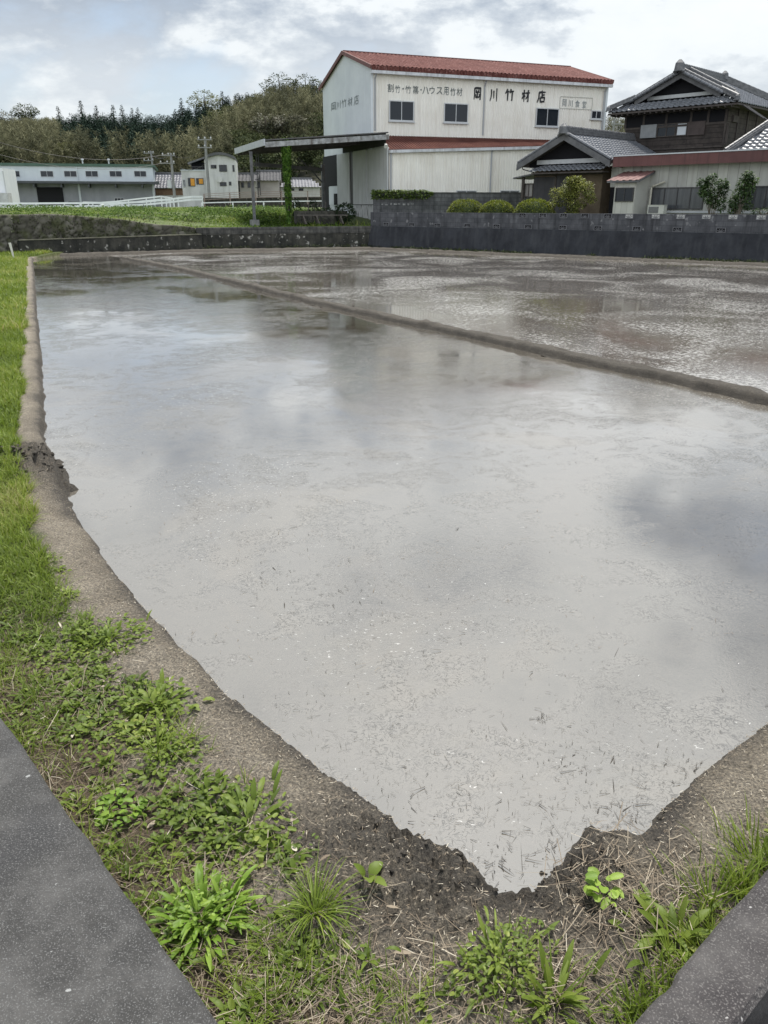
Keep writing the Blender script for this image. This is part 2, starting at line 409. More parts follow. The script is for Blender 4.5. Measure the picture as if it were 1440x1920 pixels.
# ------------------------------------------------------------------ mud and soil
def mud_mat(name):
    m = bpy.data.materials.new(name); m.use_nodes = True; t = m.node_tree; b = pr(m)
    tcn = N(t, 'ShaderNodeTexCoord'); a = N(t, 'ShaderNodeAttribute', attribute_name='tint')
    no = N(t, 'ShaderNodeTexNoise'); t.links.new(tcn.outputs['Object'], no.inputs['Vector']); no.inputs['Scale'].default_value = 5; no.inputs['Detail'].default_value = 10; no.inputs['Roughness'].default_value = 0.72
    f = math_n(t, 'ADD', a.outputs['Fac'], math_n(t, 'MULTIPLY', math_n(t, 'SUBTRACT', no.outputs[0], 0.5), 0.55))
    col = ramp_n(t, f, [(0.0, (0.045, 0.040, 0.034)), (0.22, (0.085, 0.076, 0.065)), (0.45, (0.185, 0.162, 0.130)), (0.62, (0.26, 0.232, 0.19)), (0.80, (0.12, 0.092, 0.062)), (1.0, (0.085, 0.066, 0.044))])
    fi = N(t, 'ShaderNodeTexNoise'); t.links.new(tcn.outputs['Object'], fi.inputs['Vector']); fi.inputs['Scale'].default_value = 95; fi.inputs['Detail'].default_value = 8; fi.inputs['Roughness'].default_value = 0.75
    col = mix_n(t, 1.0, col, ramp_n(t, fi.outputs[0], [(0.36, (0.36, 0.34, 0.32)), (0.49, (0.95, 0.95, 0.95)), (0.56, (1.35, 1.33, 1.28)), (0.66, (2.3, 2.2, 2.0))]), 'MULTIPLY')
    ga = N(t, 'ShaderNodeAttribute', attribute_name='turf')
    col = mix_n(t, ga.outputs['Fac'], col, (0.055, 0.075, 0.018))
    t.links.new(col, b.inputs['Base Color'])
    b.inputs['Roughness'].default_value = 0.85; b.inputs['Specular IOR Level'].default_value = 0.3
    hh = math_n(t, 'ADD', math_n(t, 'MULTIPLY', fi.outputs[0], 0.5), no.outputs[0])
    bp = N(t, 'ShaderNodeBump'); bp.inputs['Strength'].default_value = 1.0; bp.inputs['Distance'].default_value = 0.05
    t.links.new(hh, bp.inputs['Height']); t.links.new(bp.outputs[0], b.inputs['Normal'])
    return m
M_mud = mud_mat('mud')

shore_px = [(62, 487), (66, 530), (70, 590), (77, 660), (82, 740), (86, 820), (105, 890), (125, 935), (162, 1000), (235, 1100), (330, 1210), (440, 1320), (560, 1420),
            (625, 1475), (690, 1512), (745, 1550), (775, 1590), (815, 1610), (855, 1618), (885, 1645), (912, 1692), (945, 1722), (985, 1720), (1018, 1680), (1048, 1645), (1068, 1602), (1092, 1578), (1150, 1580), (1188, 1584),
            (1240, 1525), (1300, 1468), (1370, 1412), (1440, 1362), (1640, 1225), (1900, 1080)]
shore = np.array([gnd(a, b)[:2] for a, b in shore_px])
# resample finely and roughen
def resample(P, step):
    d = np.r_[0, np.cumsum(np.linalg.norm(np.diff(P, axis=0), axis=1))]; n = int(d[-1] / step)
    s = np.linspace(0, d[-1], n); return np.c_[np.interp(s, d, P[:, 0]), np.interp(s, d, P[:, 1])]
poly = np.vstack([shore, [[40, 30], [30, 60], [-14, 60]]])
def inside(x, y, P):
    r = np.zeros(x.shape, bool); j = len(P) - 1
    for i in range(len(P)):
        xi, yi = P[i]; xj, yj = P[j]
        c = ((yi > y) != (yj > y)) & (x < (xj - xi) * (y - yi) / (yj - yi + 1e-12) + xi); r ^= c; j = i
    return r
def dist_poly(x, y, P):
    best = np.full(x.shape, 1e9)
    for i in range(len(P) - 1):
        a = P[i]; d = P[i + 1] - a; L2 = d @ d
        t = np.clip(((x - a[0]) * d[0] + (y - a[1]) * d[1]) / L2, 0, 1)
        best = np.minimum(best, np.hypot(x - a[0] - t * d[0], y - a[1] - t * d[1]))
    return best
def outd(x, y):
    d = dist_poly(x, y, shore); return np.where(inside(x, y, poly), -d, d)
MUDP = gnd(62, 872, 0.12)
CL1, CL2, CL3 = gnd(835, 1650, 0.08), gnd(1085, 1650, 0.08), gnd(650, 1580, 0.12)
def bank_h(x, y, fine=True):
    x = np.asarray(x, float); y = np.asarray(y, float)
    d = outd(x, y)
    d = d + (vnoise(x, y, 2.2, 3) - 0.5) * 0.055 + (vnoise(x, y, 11, 8) - 0.5) * 0.04
    h = np.interp(d, [-0.6, -0.12, 0.0, 0.045, 0.12, 0.24, 0.36, 0.5, 0.7, 2.0, 8.0], [-0.35, -0.09, 0.0, 0.100, 0.112, 0.118, 0.118, 0.105, 0.10, 0.15, 0.3])
    h = h + (vnoise(x, y, 5.5, 5) - 0.5) * 0.035 * np.clip(d * 8, 0, 1)
    if fine:
        h = h + (vnoise(x, y, 16, 9, 4) - 0.5) * 0.034 * np.clip(d * 6 + .35, 0, 1)
        for c, r, am in ((CL1, 0.28, 0.10), (CL2, 0.28, 0.09), (CL3, 0.22, 0.06), (MUDP, 0.55, 0.20)):
            w = np.exp(-((x - c[0]) ** 2 + (y - c[1]) ** 2) / r ** 2)
            k = 16 if am < 0.15 else 7
            h = h + w * am * (np.abs(vnoise(x, y, k, 21, 3) - 0.5) * 2.6 - 0.12) * (d > -0.25) + (w * 0.07 if am > 0.15 else 0)
    return h
def bank_z(p): return float(bank_h(np.array([p[0]]), np.array([p[1]]))[0])
# shear grid that follows the left shore
ys = [0.25]
while ys[-1] < 39: ys.append(ys[-1] + max(0.016, 0.0105 * ys[-1]))
ys = np.array(ys)
xs_ref = shore[:13][::-1]
xsh = np.interp(ys, np.r_[0.0, xs_ref[:, 1]], np.r_[xs_ref[0, 0] + 0.6, xs_ref[:, 0]])
uu = np.unique(np.r_[-np.geomspace(0.9, 26, 70), np.arange(-0.9, 1.3, 0.017), np.geomspace(1.3, 8, 40)])
X = xsh[:, None] + uu[None, :]; Y = np.repeat(ys[:, None], len(uu), 1)
Z = bank_h(X.ravel(), Y.ravel()).reshape(X.shape)
Dd = outd(X.ravel(), Y.ravel()).reshape(X.shape)
tint = np.interp(Dd + (vnoise(X, Y, 3, 31) - 0.5) * 0.2, [-0.2, 0.02, 0.09, 0.2, 0.4, 0.55, 0.8, 3], [0.12, 0.18, 0.38, 0.55, 0.50, 0.68, 0.9, 0.95])
for c, r in ((CL1, 0.32), (CL2, 0.30), (CL3, 0.26), (MUDP, 0.75)):
    w = np.exp(-((X - c[0]) ** 2 + (Y - c[1]) ** 2) / r ** 2); tint = tint * (1 - w * 0.7) + 0.14 * w * 0.7
ny, nx = X.shape
idx = np.arange(ny * nx).reshape(ny, nx)
Fq = np.stack([idx[:-1, :-1], idx[:-1, 1:], idx[1:, 1:], idx[1:, :-1]], -1).reshape(-1, 4)
keep = (Z.ravel()[Fq].max(1) > -0.06)
o = mesh_np('bank_ground', np.stack([X, Y, Z], -1), Fq[keep], M_mud, tint=tint.ravel(), smooth=True); o['kind'] = 'structure'
turf = np.clip((Dd - np.interp(Y, [3.5, 6.5], [.40, .25]) + (vnoise(X, Y, 2.5, 14, 3) - .5) * .28) / 0.10, 0, 1) * np.clip((Y - 3.3) / 0.8, 0, 1) * 0.85
at_ = o.data.attributes.new('turf', 'FLOAT', 'POINT'); at_.data.foreach_set('value', np.ascontiguousarray(turf.ravel(), np.float32))

# middle bund: a swept low ridge of mud
def bund(name, C, half, hgt, seed, label=None):
    C = resample(np.asarray(C), 0.14 if len(C) > 4 else 0.2)
    d = np.gradient(C, axis=0); d /= np.linalg.norm(d, axis=1)[:, None]; nn = np.c_[-d[:, 1], d[:, 0]]
    o_ = np.array([-1.5, -1.05, -0.9, -0.75, -0.6, -0.4, -0.15, 0.15, 0.4, 0.6, 0.75, 0.9, 1.05, 1.5]); hz = np.array([-0.12, -0.03, 0.50, 0.82, 0.92, 0.97, 1.0, 0.98, 0.97, 0.92, 0.8, 0.5, -0.03, -0.12])
    P = C[:, None, :] + nn[:, None, :] * (o_ * half)[None, :, None]
    P = P + (np.stack([vnoise(P[..., 0], P[..., 1], 2.6, seed), vnoise(P[..., 0], P[..., 1], 2.6, seed + 4)], -1) - 0.5) * 0.10
    hs = hgt * (0.85 + 0.4 * (vnoise(C[:, 0], C[:, 1], 0.7, seed + 2)))
    z = hz[None] * hs[:, None] + (vnoise(P[..., 0], P[..., 1], 6, seed + 1) - 0.5) * 0.09
    n, m = z.shape; ii = np.arange(n * m).reshape(n, m)
    F = np.stack([ii[:-1, :-1], ii[1:, :-1], ii[1:, 1:], ii[:-1, 1:]], -1).reshape(-1, 4)
    tn = np.interp(z.ravel(), [-0.02, 0.03, 0.10], [0.0, 0.05, 0.17])
    o = mesh_np(name, np.concatenate([P, z[..., None]], -1), F, M_mud, tint=tn, smooth=True); o['kind'] = 'structure'
    return o
bund('mud_bund', mid_c, 0.155, 0.105, 41)

# ------------------------------------------------------------------ land beyond the walls
WL = [(-60, 25.0), (-22.5, 30.0), (-18.6, 36.3), (-17.1, 38.4), (-9.7, 43.0), (-0.65, 45.5), (15.3, 32.8), (26.0, 24.3), (60, 12)]
WLx = np.array([p[0] for p in WL]); WLy = np.array([p[1] for p in WL])
def wall_top(x): return np.interp(x, [-60, -17.1, -14.5, -9.7, -0.7, -0.6, 60], [1.8, 1.8, 1.72, 1.08, 1.08, 1.35, 1.35])
def land_h(x, y):
    wy = np.interp(x, WLx, WLy); t = y - wy
    far = np.interp(y, [30, 48, 62, 80, 88, 97, 200, 400], [1.4, 1.5, 1.75, 2.0, 2.0, 1.6, 1.6, 1.6])
    far = np.where(x > 3, np.minimum(far, np.interp(y, [30, 60, 110, 400], [1.35, 1.4, 1.6, 1.6])), far)
    a = np.clip((t - 0.5) / 7.0, 0, 1); a = a * a * (3 - 2 * a)
    b0 = wall_top(x)
    return b0 * (1 - a) + np.maximum(far, np.where(x < -9, b0, far)) * a
xg = np.unique(np.r_[np.linspace(-160, -30, 14), np.arange(-30, 6, 0.5), np.linspace(6, 40, 24), np.linspace(40, 200, 14), WLx[1:-1]])
tg = np.r_[0.12, 0.3, np.geomspace(0.6, 420, 60)]
X = np.repeat(xg[None], len(tg), 0); wy = np.interp(xg, WLx, WLy); Y = wy[None] + tg[:, None]
Z = land_h(X, Y); Z += (vnoise(X, Y, 0.5, 77) - 0.5) * 0.25 * np.clip((tg[:, None] - 1) / 4, 0, 1) * (X < 2)
M_grassland = mat('grass_soil', (0.055, 0.075, 0.02), (0.10, 0.13, 0.035), scale=1.5, rough=0.95, bump=0.5, bscale=10)
ny, nx = X.shape; idx = np.arange(ny * nx).reshape(ny, nx)
Fq = np.stack([idx[:-1, :-1], idx[:-1, 1:], idx[1:, 1:], idx[1:, :-1]], -1).reshape(-1, 4)
mesh_np('ground', np.stack([X, Y, Z], -1), Fq, M_grassland, smooth=True)['kind'] = 'structure'
MB().add([(-1500, -600, -0.45), (1500, -600, -0.45), (1500, 1500, -0.45), (-1500, 1500, -0.45)], [(0, 1, 2, 3)]).build('ground', M_grassland)['kind'] = 'structure'

# mud strip at the foot of the far walls
foot = [(-17.6, 37.2), (-16.2, 38.3), (-9.6, 42.35), (-0.6, 44.8), (15.2, 32.1), (26, 23.5)]
bund('mud_strip', foot, 0.55, 0.10, 61)

# asphalt road the photographer stands on
M_road = mat('asphalt', (0.05, 0.05, 0.052), (0.075, 0.075, 0.076), scale=8, rough=0.9, bump=0.3, speck=(0.16, 0.16, 0.16), sscale=160)
MB().add([(-30, -8, 0.46), (30, -8, 0.46), (30, 0.05, 0.46), (-30, 0.05, 0.46)], [(0, 1, 2, 3)]).build('road', M_road)['kind'] = 'structure'

# ------------------------------------------------------------------ foreground kerb walls
M_kerb = mat('worn_concrete', (0.031, 0.030, 0.029), (0.064, 0.062, 0.060), scale=6.0, detail=12, rough=0.85, bump=0.55, bscale=60, speck=(0.115, 0.115, 0.114), sscale=240, sthr=0.57, lo=0.42, hi=0.60, spots=(0.30, 0.305, 0.30), streak=((0.022, 0.022, 0.024), 0.85, (1.6, 1.6, 1.6)))
M_kerb2 = mat('aggregate_concrete', (0.032, 0.028, 0.029), (0.075, 0.070, 0.068), scale=5.0, rough=0.9, bump=0.7, bscale=50, speck=(0.115, 0.108, 0.104), sscale=190, sthr=0.56, lo=0.36, hi=0.64, spots=(0.36, 0.35, 0.34), streak=((0.022, 0.02, 0.02), 0.8, (3, 3, 3)))
def kerb(name, e0, e1, width, z, m, label, side, n=400, joints=()):
    """long low concrete wall: e0->e1 its field-side top edge, body lying to `side`"""
    e0 = np.array(e0[:2]); e1 = np.array(e1[:2]); d = e1 - e0; L = np.linalg.norm(d); d /= L; s = np.array([-d[1], d[0]]) * side
    V = []; tt = np.linspace(0, L, n)
    for t in tt:
        jit = (vnoise(np.array([t]), np.array([z * 7]), 3.0, 5)[0] - 0.5) * 0.03 + max(0, vnoise(np.array([t]), np.array([z * 9]), 14.0, 8)[0] - 0.62) * 0.03
        prof = [(0.0 + jit, -0.3), (0.0 + jit, z - 0.014), (0.012 + jit, z), (width - 0.015, z), (width, z - 0.015), (width, -0.3)]
        for w_, zz_ in prof: p = e0 + d * t + s * w_; V.append((p[0], p[1], zz_))
    k = 6; F = []
    for i in range(n - 1):
        for j in range(k - 1): F.append((i * k + j, (i + 1) * k + j, (i + 1) * k + j + 1, i * k + j + 1))
    F = F + [tuple(range(k))[::-1], tuple(range((n - 1) * k, n * k))]
    if side < 0: F = [f[::-1] for f in F]
    o = MB().add(V, F).build(name, m); tag(o, label, 'kerb wall'); return o
zl = 0.42
KA0, KA1 = gnd(0, 1342, zl), gnd(415, 1925, zl)
dl = (KA0 - KA1)[:2] / np.linalg.norm((KA0 - KA1)[:2])
kerb('concrete_kerb', KA1[:2] - dl * 1.2, KA0[:2] + dl * 12, 0.62, zl, M_kerb, 'wide dark worn concrete kerb wall with pale lichen spots beside the weedy verge', 1)
zr = 0.42
b0_, b1_ = gnd(1440, 1626, zr), gnd(1180, 1920, zr)
dr = (b0_ - b1_)[:2] / np.linalg.norm((b0_ - b1_)[:2])
kerb('concrete_kerb', b1_[:2] - dr * 0.9, b0_[:2] + dr * 10, 0.17, zr, M_kerb2, 'narrow speckled concrete kerb wall beside the ditch in the near right corner', -1)
# ditch beyond the right kerb: a second concrete lip and a dark bed
sR = np.array([dr[1], -dr[0]])
q0 = b1_[:2] - dr * 0.9 + sR * 0.50; q1 = b0_[:2] + dr * 10 + sR * 0.50
kerb('concrete_kerb', q0, q1, 0.4, 0.30, M_kerb2, 'lower concrete lip on the outer side of the dark ditch at the right', -1)
M_ditch = mat('ditch_mud', (0.02, 0.018, 0.012), (0.045, 0.04, 0.02), scale=9, rough=0.9, bump=0.6)
r0 = b1_[:2] - dr * 0.9; r1 = b0_[:2] + dr * 10
MB().add([(*(r0 + sR * 0.1), -0.02), (*(r0 + sR * 0.6), -0.02), (*(r1 + sR * 0.6), -0.02), (*(r1 + sR * 0.1), -0.02)], [(0, 1, 2, 3)]).build('ditch_bed', M_ditch)['kind'] = 'structure'

# ------------------------------------------------------------------ far walls
def wallframe(p, q):
    p = np.array(p); q = np.array(q); d = q - p
    return math.atan2(d[1], d[0]), np.linalg.norm(d)
def stone_wall(name, pts, ztop, label, cell=0.33, disp=0.10, m=None):
    P = resample(np.array(pts, float), 0.07); d = np.gradient(P, axis=0); d /= np.linalg.norm(d, axis=1)[:, None]; nn = np.c_[d[:, 1], -d[:, 0]]
    sl = np.r_[0, np.cumsum(np.linalg.norm(np.diff(P, axis=0), axis=1))]
    tops = np.array([ztop(x, y) for x, y in P])
    m_ = 26; V = np.zeros((len(P), m_ + 3, 3)); g = np.linspace(0, 1, m_)
    r = np.random.default_rng(5); ns = int(sl[-1] * 2.2 / cell ** 2)
    cs = np.c_[r.uniform(0, sl[-1], ns), r.uniform(-0.2, 2.1, ns)]; cb = r.uniform(0.4, 1, ns)
    S2 = np.repeat(sl[:, None], m_, 1); Z2 = -0.1 + (tops[:, None] + 0.1) * g[None]
    f1 = np.full(S2.shape, 9.); f2 = np.full(S2.shape, 9.); bi = np.zeros(S2.shape)
    for (a, b), q in zip(cs, cb):
        w = np.abs(sl - a) < 1.2
        dd = np.hypot(S2[w] - a, (Z2[w] - b) * 1.35); F1 = f1[w]; F2 = f2[w]; B = bi[w]
        c = dd < F1; F2 = np.where(c, F1, np.minimum(F2, dd)); B = np.where(c, q, B); F1 = np.where(c, dd, F1); f1[w] = F1; f2[w] = F2; bi[w] = B
    e = np.clip((f2 - f1) / (cell * 0.35), 0, 1) ** 0.6
    h = e * disp * bi + (vnoise(S2, Z2, 6, 3) - 0.5) * 0.03
    batter = 0.10 * (1 - g)[None]
    off = h + batter
    V[:, :m_, 0] = P[:, 0:1] + nn[:, 0:1] * off; V[:, :m_, 1] = P[:, 1:2] + nn[:, 1:2] * off; V[:, :m_, 2] = Z2
    for k, (bk, dz) in enumerate(((0.12, 0.02), (0.4, 0.0), (0.45, -0.3))):
        V[:, m_ + k, 0] = P[:, 0] - nn[:, 0] * bk; V[:, m_ + k, 1] = P[:, 1] - nn[:, 1] * bk; V[:, m_ + k, 2] = tops + dz
    n, k = V.shape[:2]; ii = np.arange(n * k).reshape(n, k)
    F = np.stack([ii[:-1, :-1], ii[1:, :-1], ii[1:, 1:], ii[:-1, 1:]], -1).reshape(-1, 4)
    tn = np.zeros((n, k)); tn[:, :m_] = bi * e; tn[:, m_:] = 0.3
    o = mesh_np(name, V, F, m, tint=tn.ravel(), smooth=True); tag(o, label, 'wall'); return o
def stone_mat():
    m = bpy.data.materials.new('fieldstone'); m.use_nodes = True; t = m.node_tree; b = pr(m)
    a = N(t, 'ShaderNodeAttribute', attribute_name='tint'); tcn = N(t, 'ShaderNodeTexCoord')
    no = N(t, 'ShaderNodeTexNoise'); t.links.new(tcn.outputs['Object'], no.inputs['Vector']); no.inputs['Scale'].default_value = 2.2; no.inputs['Detail'].default_value = 8
    c = ramp_n(t, a.outputs['Fac'], [(0.0, (0.022, 0.020, 0.015)), (0.4, (0.065, 0.060, 0.046)), (1.0, (0.15, 0.14, 0.115))])
    c = mix_n(t, ramp_n(t, no.outputs[0], [(0.47, 0.0), (0.62, 0.75)]), c, (0.055, 0.062, 0.022))
    t.links.new(c, b.inputs['Base Color']); b.inputs['Roughness'].default_value = 0.95
    return m
M_stone = stone_mat()
M_darkwall = mat('mossy_concrete', (0.018, 0.018, 0.015), (0.055, 0.052, 0.042), scale=2.2, rough=0.95, bump=0.6, bscale=12, lo=0.38, hi=0.62, speck=(0.30, 0.29, 0.26), sscale=5.0, sthr=0.635, streak=((0.015, 0.016, 0.012), 0.8))
def ztop_stone(x, y): return float(np.interp(x, [-22.5, -17.1, -14.6, -12, -9.7], [1.8, 1.82, 1.75, 1.40, 1.10])) + 0.03 * math.sin(x * 2.3)
stone_wall('stone_wall', [(-22.5, 30.0), (-18.6, 36.3), (-17.1, 38.4), (-9.75, 42.95)], ztop_stone, 'mossy dry stone wall with a sloping top below the grassy bank', m=M_stone)
# lower concrete footing wall in front of the stones
ang, L = wallframe((-17.1, 38.4), (-9.7, 43.0))
t = thing('footing_wall', 'low dark concrete footing wall with white stains under the stone wall', 'wall', (-16.9, 38.2, 0), ang)
fr = Frame((-16.9, 38.2, 0), ang)
zt0, zt1 = fr.hy(40, 452, -0.25)[1], fr.hy(365, 441, -0.25)[1]
mb = MB(); nseg = 24
for i in range(nseg):
    x0, x1 = L * i / nseg, L * (i + 1) / nseg; z0 = zt0 + (zt1 - zt0) * i / nseg + rnd.uniform(-.015, .015)
    mb.box(x0 + (0.0), x1 - 0.004, -0.34 + rnd.uniform(-.012, .012), 0.15, -0.1, z0)
mb.build('wall_body', M_darkwall, t)
mb = MB(); mb.hexa([(0.02, -0.37, zt0 + 0.018), (L - .02, -0.37, zt1 + 0.018), (L - .02, 0.0, zt1 + 0.018), (0.02, 0.0, zt0 + 0.018), (0.02, -0.37, zt0 + 0.055), (L - .02, -0.37, zt1 + 0.055), (L - .02, 0, zt1 + 0.055), (0.02, 0, zt0 + 0.055)])
mb.build('coping', mat('footing_top', (0.075, 0.075, 0.05), (0.14, 0.135, 0.10), scale=3, rough=0.95, bump=0.4), t)
# centre retaining wall under the yard
ang, L = wallframe((-9.7, 43.0), (-0.65, 45.5))
t = thing('retaining_wall', 'black mossy retaining wall with white lichen stains below the open shed', 'wall', (-9.7, 43.0, 0), ang)
fr = Frame((-9.7, 43.0, 0), ang); zc0 = fr.hy(375, 427, -0.15)[1]; zc1 = fr.hy(690, 424, -0.15)[1]
def slab(mb, x0, x1, y0, y1, za0, za1, zb0, zb1):
    mb.hexa([(x0, y0, za0), (x1, y0, za1), (x1, y1, za1), (x0, y1, za0), (x0, y0, zb0), (x1, y0, zb1), (x1, y1, zb1), (x0, y1, zb0)])
mb = MB(); slab(mb, 0, L, -0.12, 0.3, -0.1, -0.1, zc0 - 0.34, zc1 - 0.34); mb.build('wall_body', M_darkwall, t)
mb = MB(); slab(mb, 0, L, -0.15, 0.3, zc0 - 0.336, zc1 - 0.336, zc0, zc1)
mb.build('block_course', mat('weathered_block', (0.05, 0.05, 0.046), (0.12, 0.115, 0.10), scale=2.5, rough=0.95, bump=0.5, bscale=14, brick=(0.42, 0.17, 0.012, (0.35, 0.35, 0.35)), streak=((0.02, 0.02, 0.018), 0.8)), t)

# grey block wall on the right
ang, L = wallframe((-0.65, 45.5), (26.0, 24.3))
GW = Frame((-0.65, 45.5, 0), ang)
t = thing('block_wall', 'long dark grey concrete block wall with openwork blocks between paddy and houses', 'wall', (-0.65, 45.5, 0), ang)
ztop = 0.5 * (GW.hy(760, 399, -0.1)[1] + GW.hy(1420, 401, -0.1)[1]); zmid = 0.5 * (GW.hy(760, 426, -0.1)[1] + GW.hy(1400, 437, -0.1)[1])
M_blk = mat('grey_block', (0.046, 0.048, 0.054), (0.098, 0.100, 0.108), scale=1.6, rough=0.9, bump=0.35, bscale=20, brick=(0.40, 0.20, 0.010, (0.55, 0.55, 0.56)), streak=((0.026, 0.027, 0.030), 0.9), speck=(0.15, 0.15, 0.155), sscale=4, sthr=0.66)
M_ret = mat('dark_retaining', (0.011, 0.012, 0.016), (0.028, 0.030, 0.036), scale=1.2, rough=0.92, bump=0.5, bscale=8, streak=((0.055, 0.057, 0.06), 0.4))
mb = MB(); mb.hexa([(0, -0.42, -0.1), (L, -0.42, -0.1), (L, 0.25, -0.1), (0, 0.25, -0.1), (0, -0.14, zmid), (L, -0.14, zmid), (L, 0.25, zmid), (0, 0.25, zmid)]); mb.build('wall_base', M_ret, t)
mb = MB(); mb.box(0, L, -0.10, 0.06, zmid + 0.002, ztop); mb.box(-0.02, 0.02, -0.103, 0.063, zmid + 0.002, ztop + 0.001); mb.build('block_courses', M_blk, t)
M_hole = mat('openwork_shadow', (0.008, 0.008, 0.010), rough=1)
M_openl = mat('openwork_block', (0.09, 0.092, 0.10), (0.15, 0.15, 0.16), scale=6, rough=0.9)
M_openh = mat('openwork_clear', (0.34, 0.34, 0.33), (0.46, 0.46, 0.44), scale=6, rough=0.9)
def openwork(px, py, zrow, hole):
    x, _ = GW.hy(px, py, -0.1); w, h = 0.38, 0.19
    mb = MB(); z0, z1 = zrow, zrow + h
    mb.box(x - w / 2, x + w / 2, -0.125, -0.101, z0, z0 + 0.025); mb.box(x - w / 2, x + w / 2, -0.125, -0.101, z1 - 0.02, z1)
    mb.box(x - w / 2, x - w / 2 + 0.025, -0.125, -0.101, z0 + .025, z1 - .02); mb.box(x + w / 2 - 0.025, x + w / 2, -0.125, -0.101, z0 + .025, z1 - .02)
    for a in (-60, -22, 22, 60):
        c, s_ = math.sin(R(a)), math.cos(R(a))
        mb.bar((x + c * 0.05, -0.114, z0 + 0.03 + s_ * 0.03), (x + c * 0.15, -0.114, z0 + 0.03 + s_ * 0.12), 0.022, 0.02)
    mb.bar((x - 0.06, -0.114, z0 + 0.05), (x + 0.06, -0.114, z0 + 0.05), 0.02, 0.02)
    o = mb.build('openwork_block', M_openl, t)
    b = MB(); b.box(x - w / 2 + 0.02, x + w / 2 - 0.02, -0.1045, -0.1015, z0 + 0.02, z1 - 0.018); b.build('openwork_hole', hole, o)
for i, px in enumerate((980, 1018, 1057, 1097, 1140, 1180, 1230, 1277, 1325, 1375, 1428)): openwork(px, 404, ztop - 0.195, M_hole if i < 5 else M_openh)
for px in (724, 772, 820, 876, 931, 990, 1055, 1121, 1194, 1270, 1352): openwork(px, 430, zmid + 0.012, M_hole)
# back yard wall with ivy on top
t2 = thing('yard_wall', 'inner grey block wall with graffiti-like white stains in front of the cream building', 'wall', GW.w(0.05, 1.6, 0), R(6))
BW = Frame(GW.w(0.05, 1.6, 0), R(6))
xa, zt = BW.hy(700, 362, 0); xb, _ = BW.hy(1003, 364, 0)
mb = MB(); mb.box(xa, xb, 0, 0.14, 0.8, zt); mb.build('wall_body', mat('yard_block', (0.055, 0.056, 0.06), (0.12, 0.12, 0.125), scale=2, rough=0.92, bump=0.4, brick=(0.40, 0.20, 0.012, (0.5, 0.5, 0.5)), streak=((0.025, 0.026, 0.028), 0.8)), t2)
mb = MB(); mb.box(xa + 2.1, xb, -0.03, 0.17, zt + 0.002, zt + 0.05); mb.build('coping', mat('yard_coping', (0.06, 0.06, 0.062), (0.1, 0.1, 0.1), scale=4, rough=0.9), t2)
M_effl = mat('efflorescence', (0.30, 0.30, 0.30), (0.10, 0.10, 0.10), scale=9, rough=0.95)
rr = random.Random(3)
x = xa + 0.45
while x < xa + 2.3:
    w = rr.uniform(0.05, 0.2); st_ = MB(); st_.box(x, x + w, -0.008, -0.001, zt - 0.60 + rr.uniform(-.03, .03), zt - 0.55 + rr.uniform(-.02, .04)); x += w + rr.uniform(0.02, 0.18); st_.build('white_stain', M_effl, t2)
v = Veg(); n = 2600; xx = U(xa - 0.1, xa + 3.3, n); taper = np.clip((xa + 3.5 - xx) / 0.6, 0.3, 1)
v.add(np.c_[xx, U(-0.16, 0.30, n), zt + U(-0.28, 0.16, n) * taper], U(0, 6.28, n), U(-0.8, 0.9, n), 0.8, U(0.07, 0.14, n), U(0.06, 0.11, n), U(0, 1, n), nseg=2)
M_ivy = leaf_mat('ivy_leaf', [(0.0, (0.03, 0.055, 0.014)), (0.6, (0.10, 0.15, 0.03)), (1.0, (0.19, 0.24, 0.06))])
ot = thing('ivy', 'strip of green ivy hanging over the top of the inner block wall', 'ivy', BW.loc, R(6)); v.build('foliage', M_ivy, ot)
mb = MB(); mb.tube([(xa, -0.02, zt + 0.02), (xa + 1.6, 0.03, zt + 0.03), (xa + 3.2, 0.0, zt + 0.02)], 0.012, 5); mb.build('stem', mat('vine_stem', (0.06, 0.045, 0.03), rough=0.9), ot)
# ------------------------------------------------------------------ building parts
M_pane = glass('window_glass', (0.012, 0.016, 0.022))
M_frame = mat('aluminium_frame', (0.45, 0.46, 0.47), rough=0.4, metal=0.0)
M_dframe = mat('dark_window_frame', (0.035, 0.033, 0.035), rough=0.5)
M_gut = mat('weathered_gutter', (0.42, 0.43, 0.45), (0.55, 0.56, 0.58), scale=3, rough=0.55, streak=((0.16, 0.15, 0.14), 0.6))
def window(parent, x0, x1, z0, z1, y, mf=None, mp=None, mull=1, b=0.05, d=0.06, sill=True, label=None):
    """front faces -y; frame sits on the plane y"""
    mb = MB(); e = b
    mb.box(x0, x0 + e, y - d, y - .002, z0, z1); mb.box(x1 - e, x1, y - d, y - .002, z0, z1)
    mb.box(x0 + e, x1 - e, y - d, y - .002, z0, z0 + e); mb.box(x0 + e, x1 - e, y - d, y - .002, z1 - e, z1)
    for k in range(1, mull + 1):
        xm = x0 + (x1 - x0) * k / (mull + 1); mb.box(xm - e * .4, xm + e * .4, y - d * .85, y - .004, z0 + e, z1 - e)
    if sill: mb.box(x0 - 0.05, x1 + 0.05, y - d - 0.05, y - .003, z0 - 0.07, z0 - .001)
    o = mb.build('window', mf or M_frame, parent)
    p = MB()
    for k in range(mull + 1):
        a = x0 + (x1 - x0) * k / (mull + 1); c = x0 + (x1 - x0) * (k + 1) / (mull + 1)
        p.box(a + (e if k == 0 else e * .4), c - (e if k == mull else e * .4), y - d * .4, y - .006, z0 + e, z1 - e)
    p.build('pane', mp or M_pane, o)
    if label: o['label'] = label
    return o
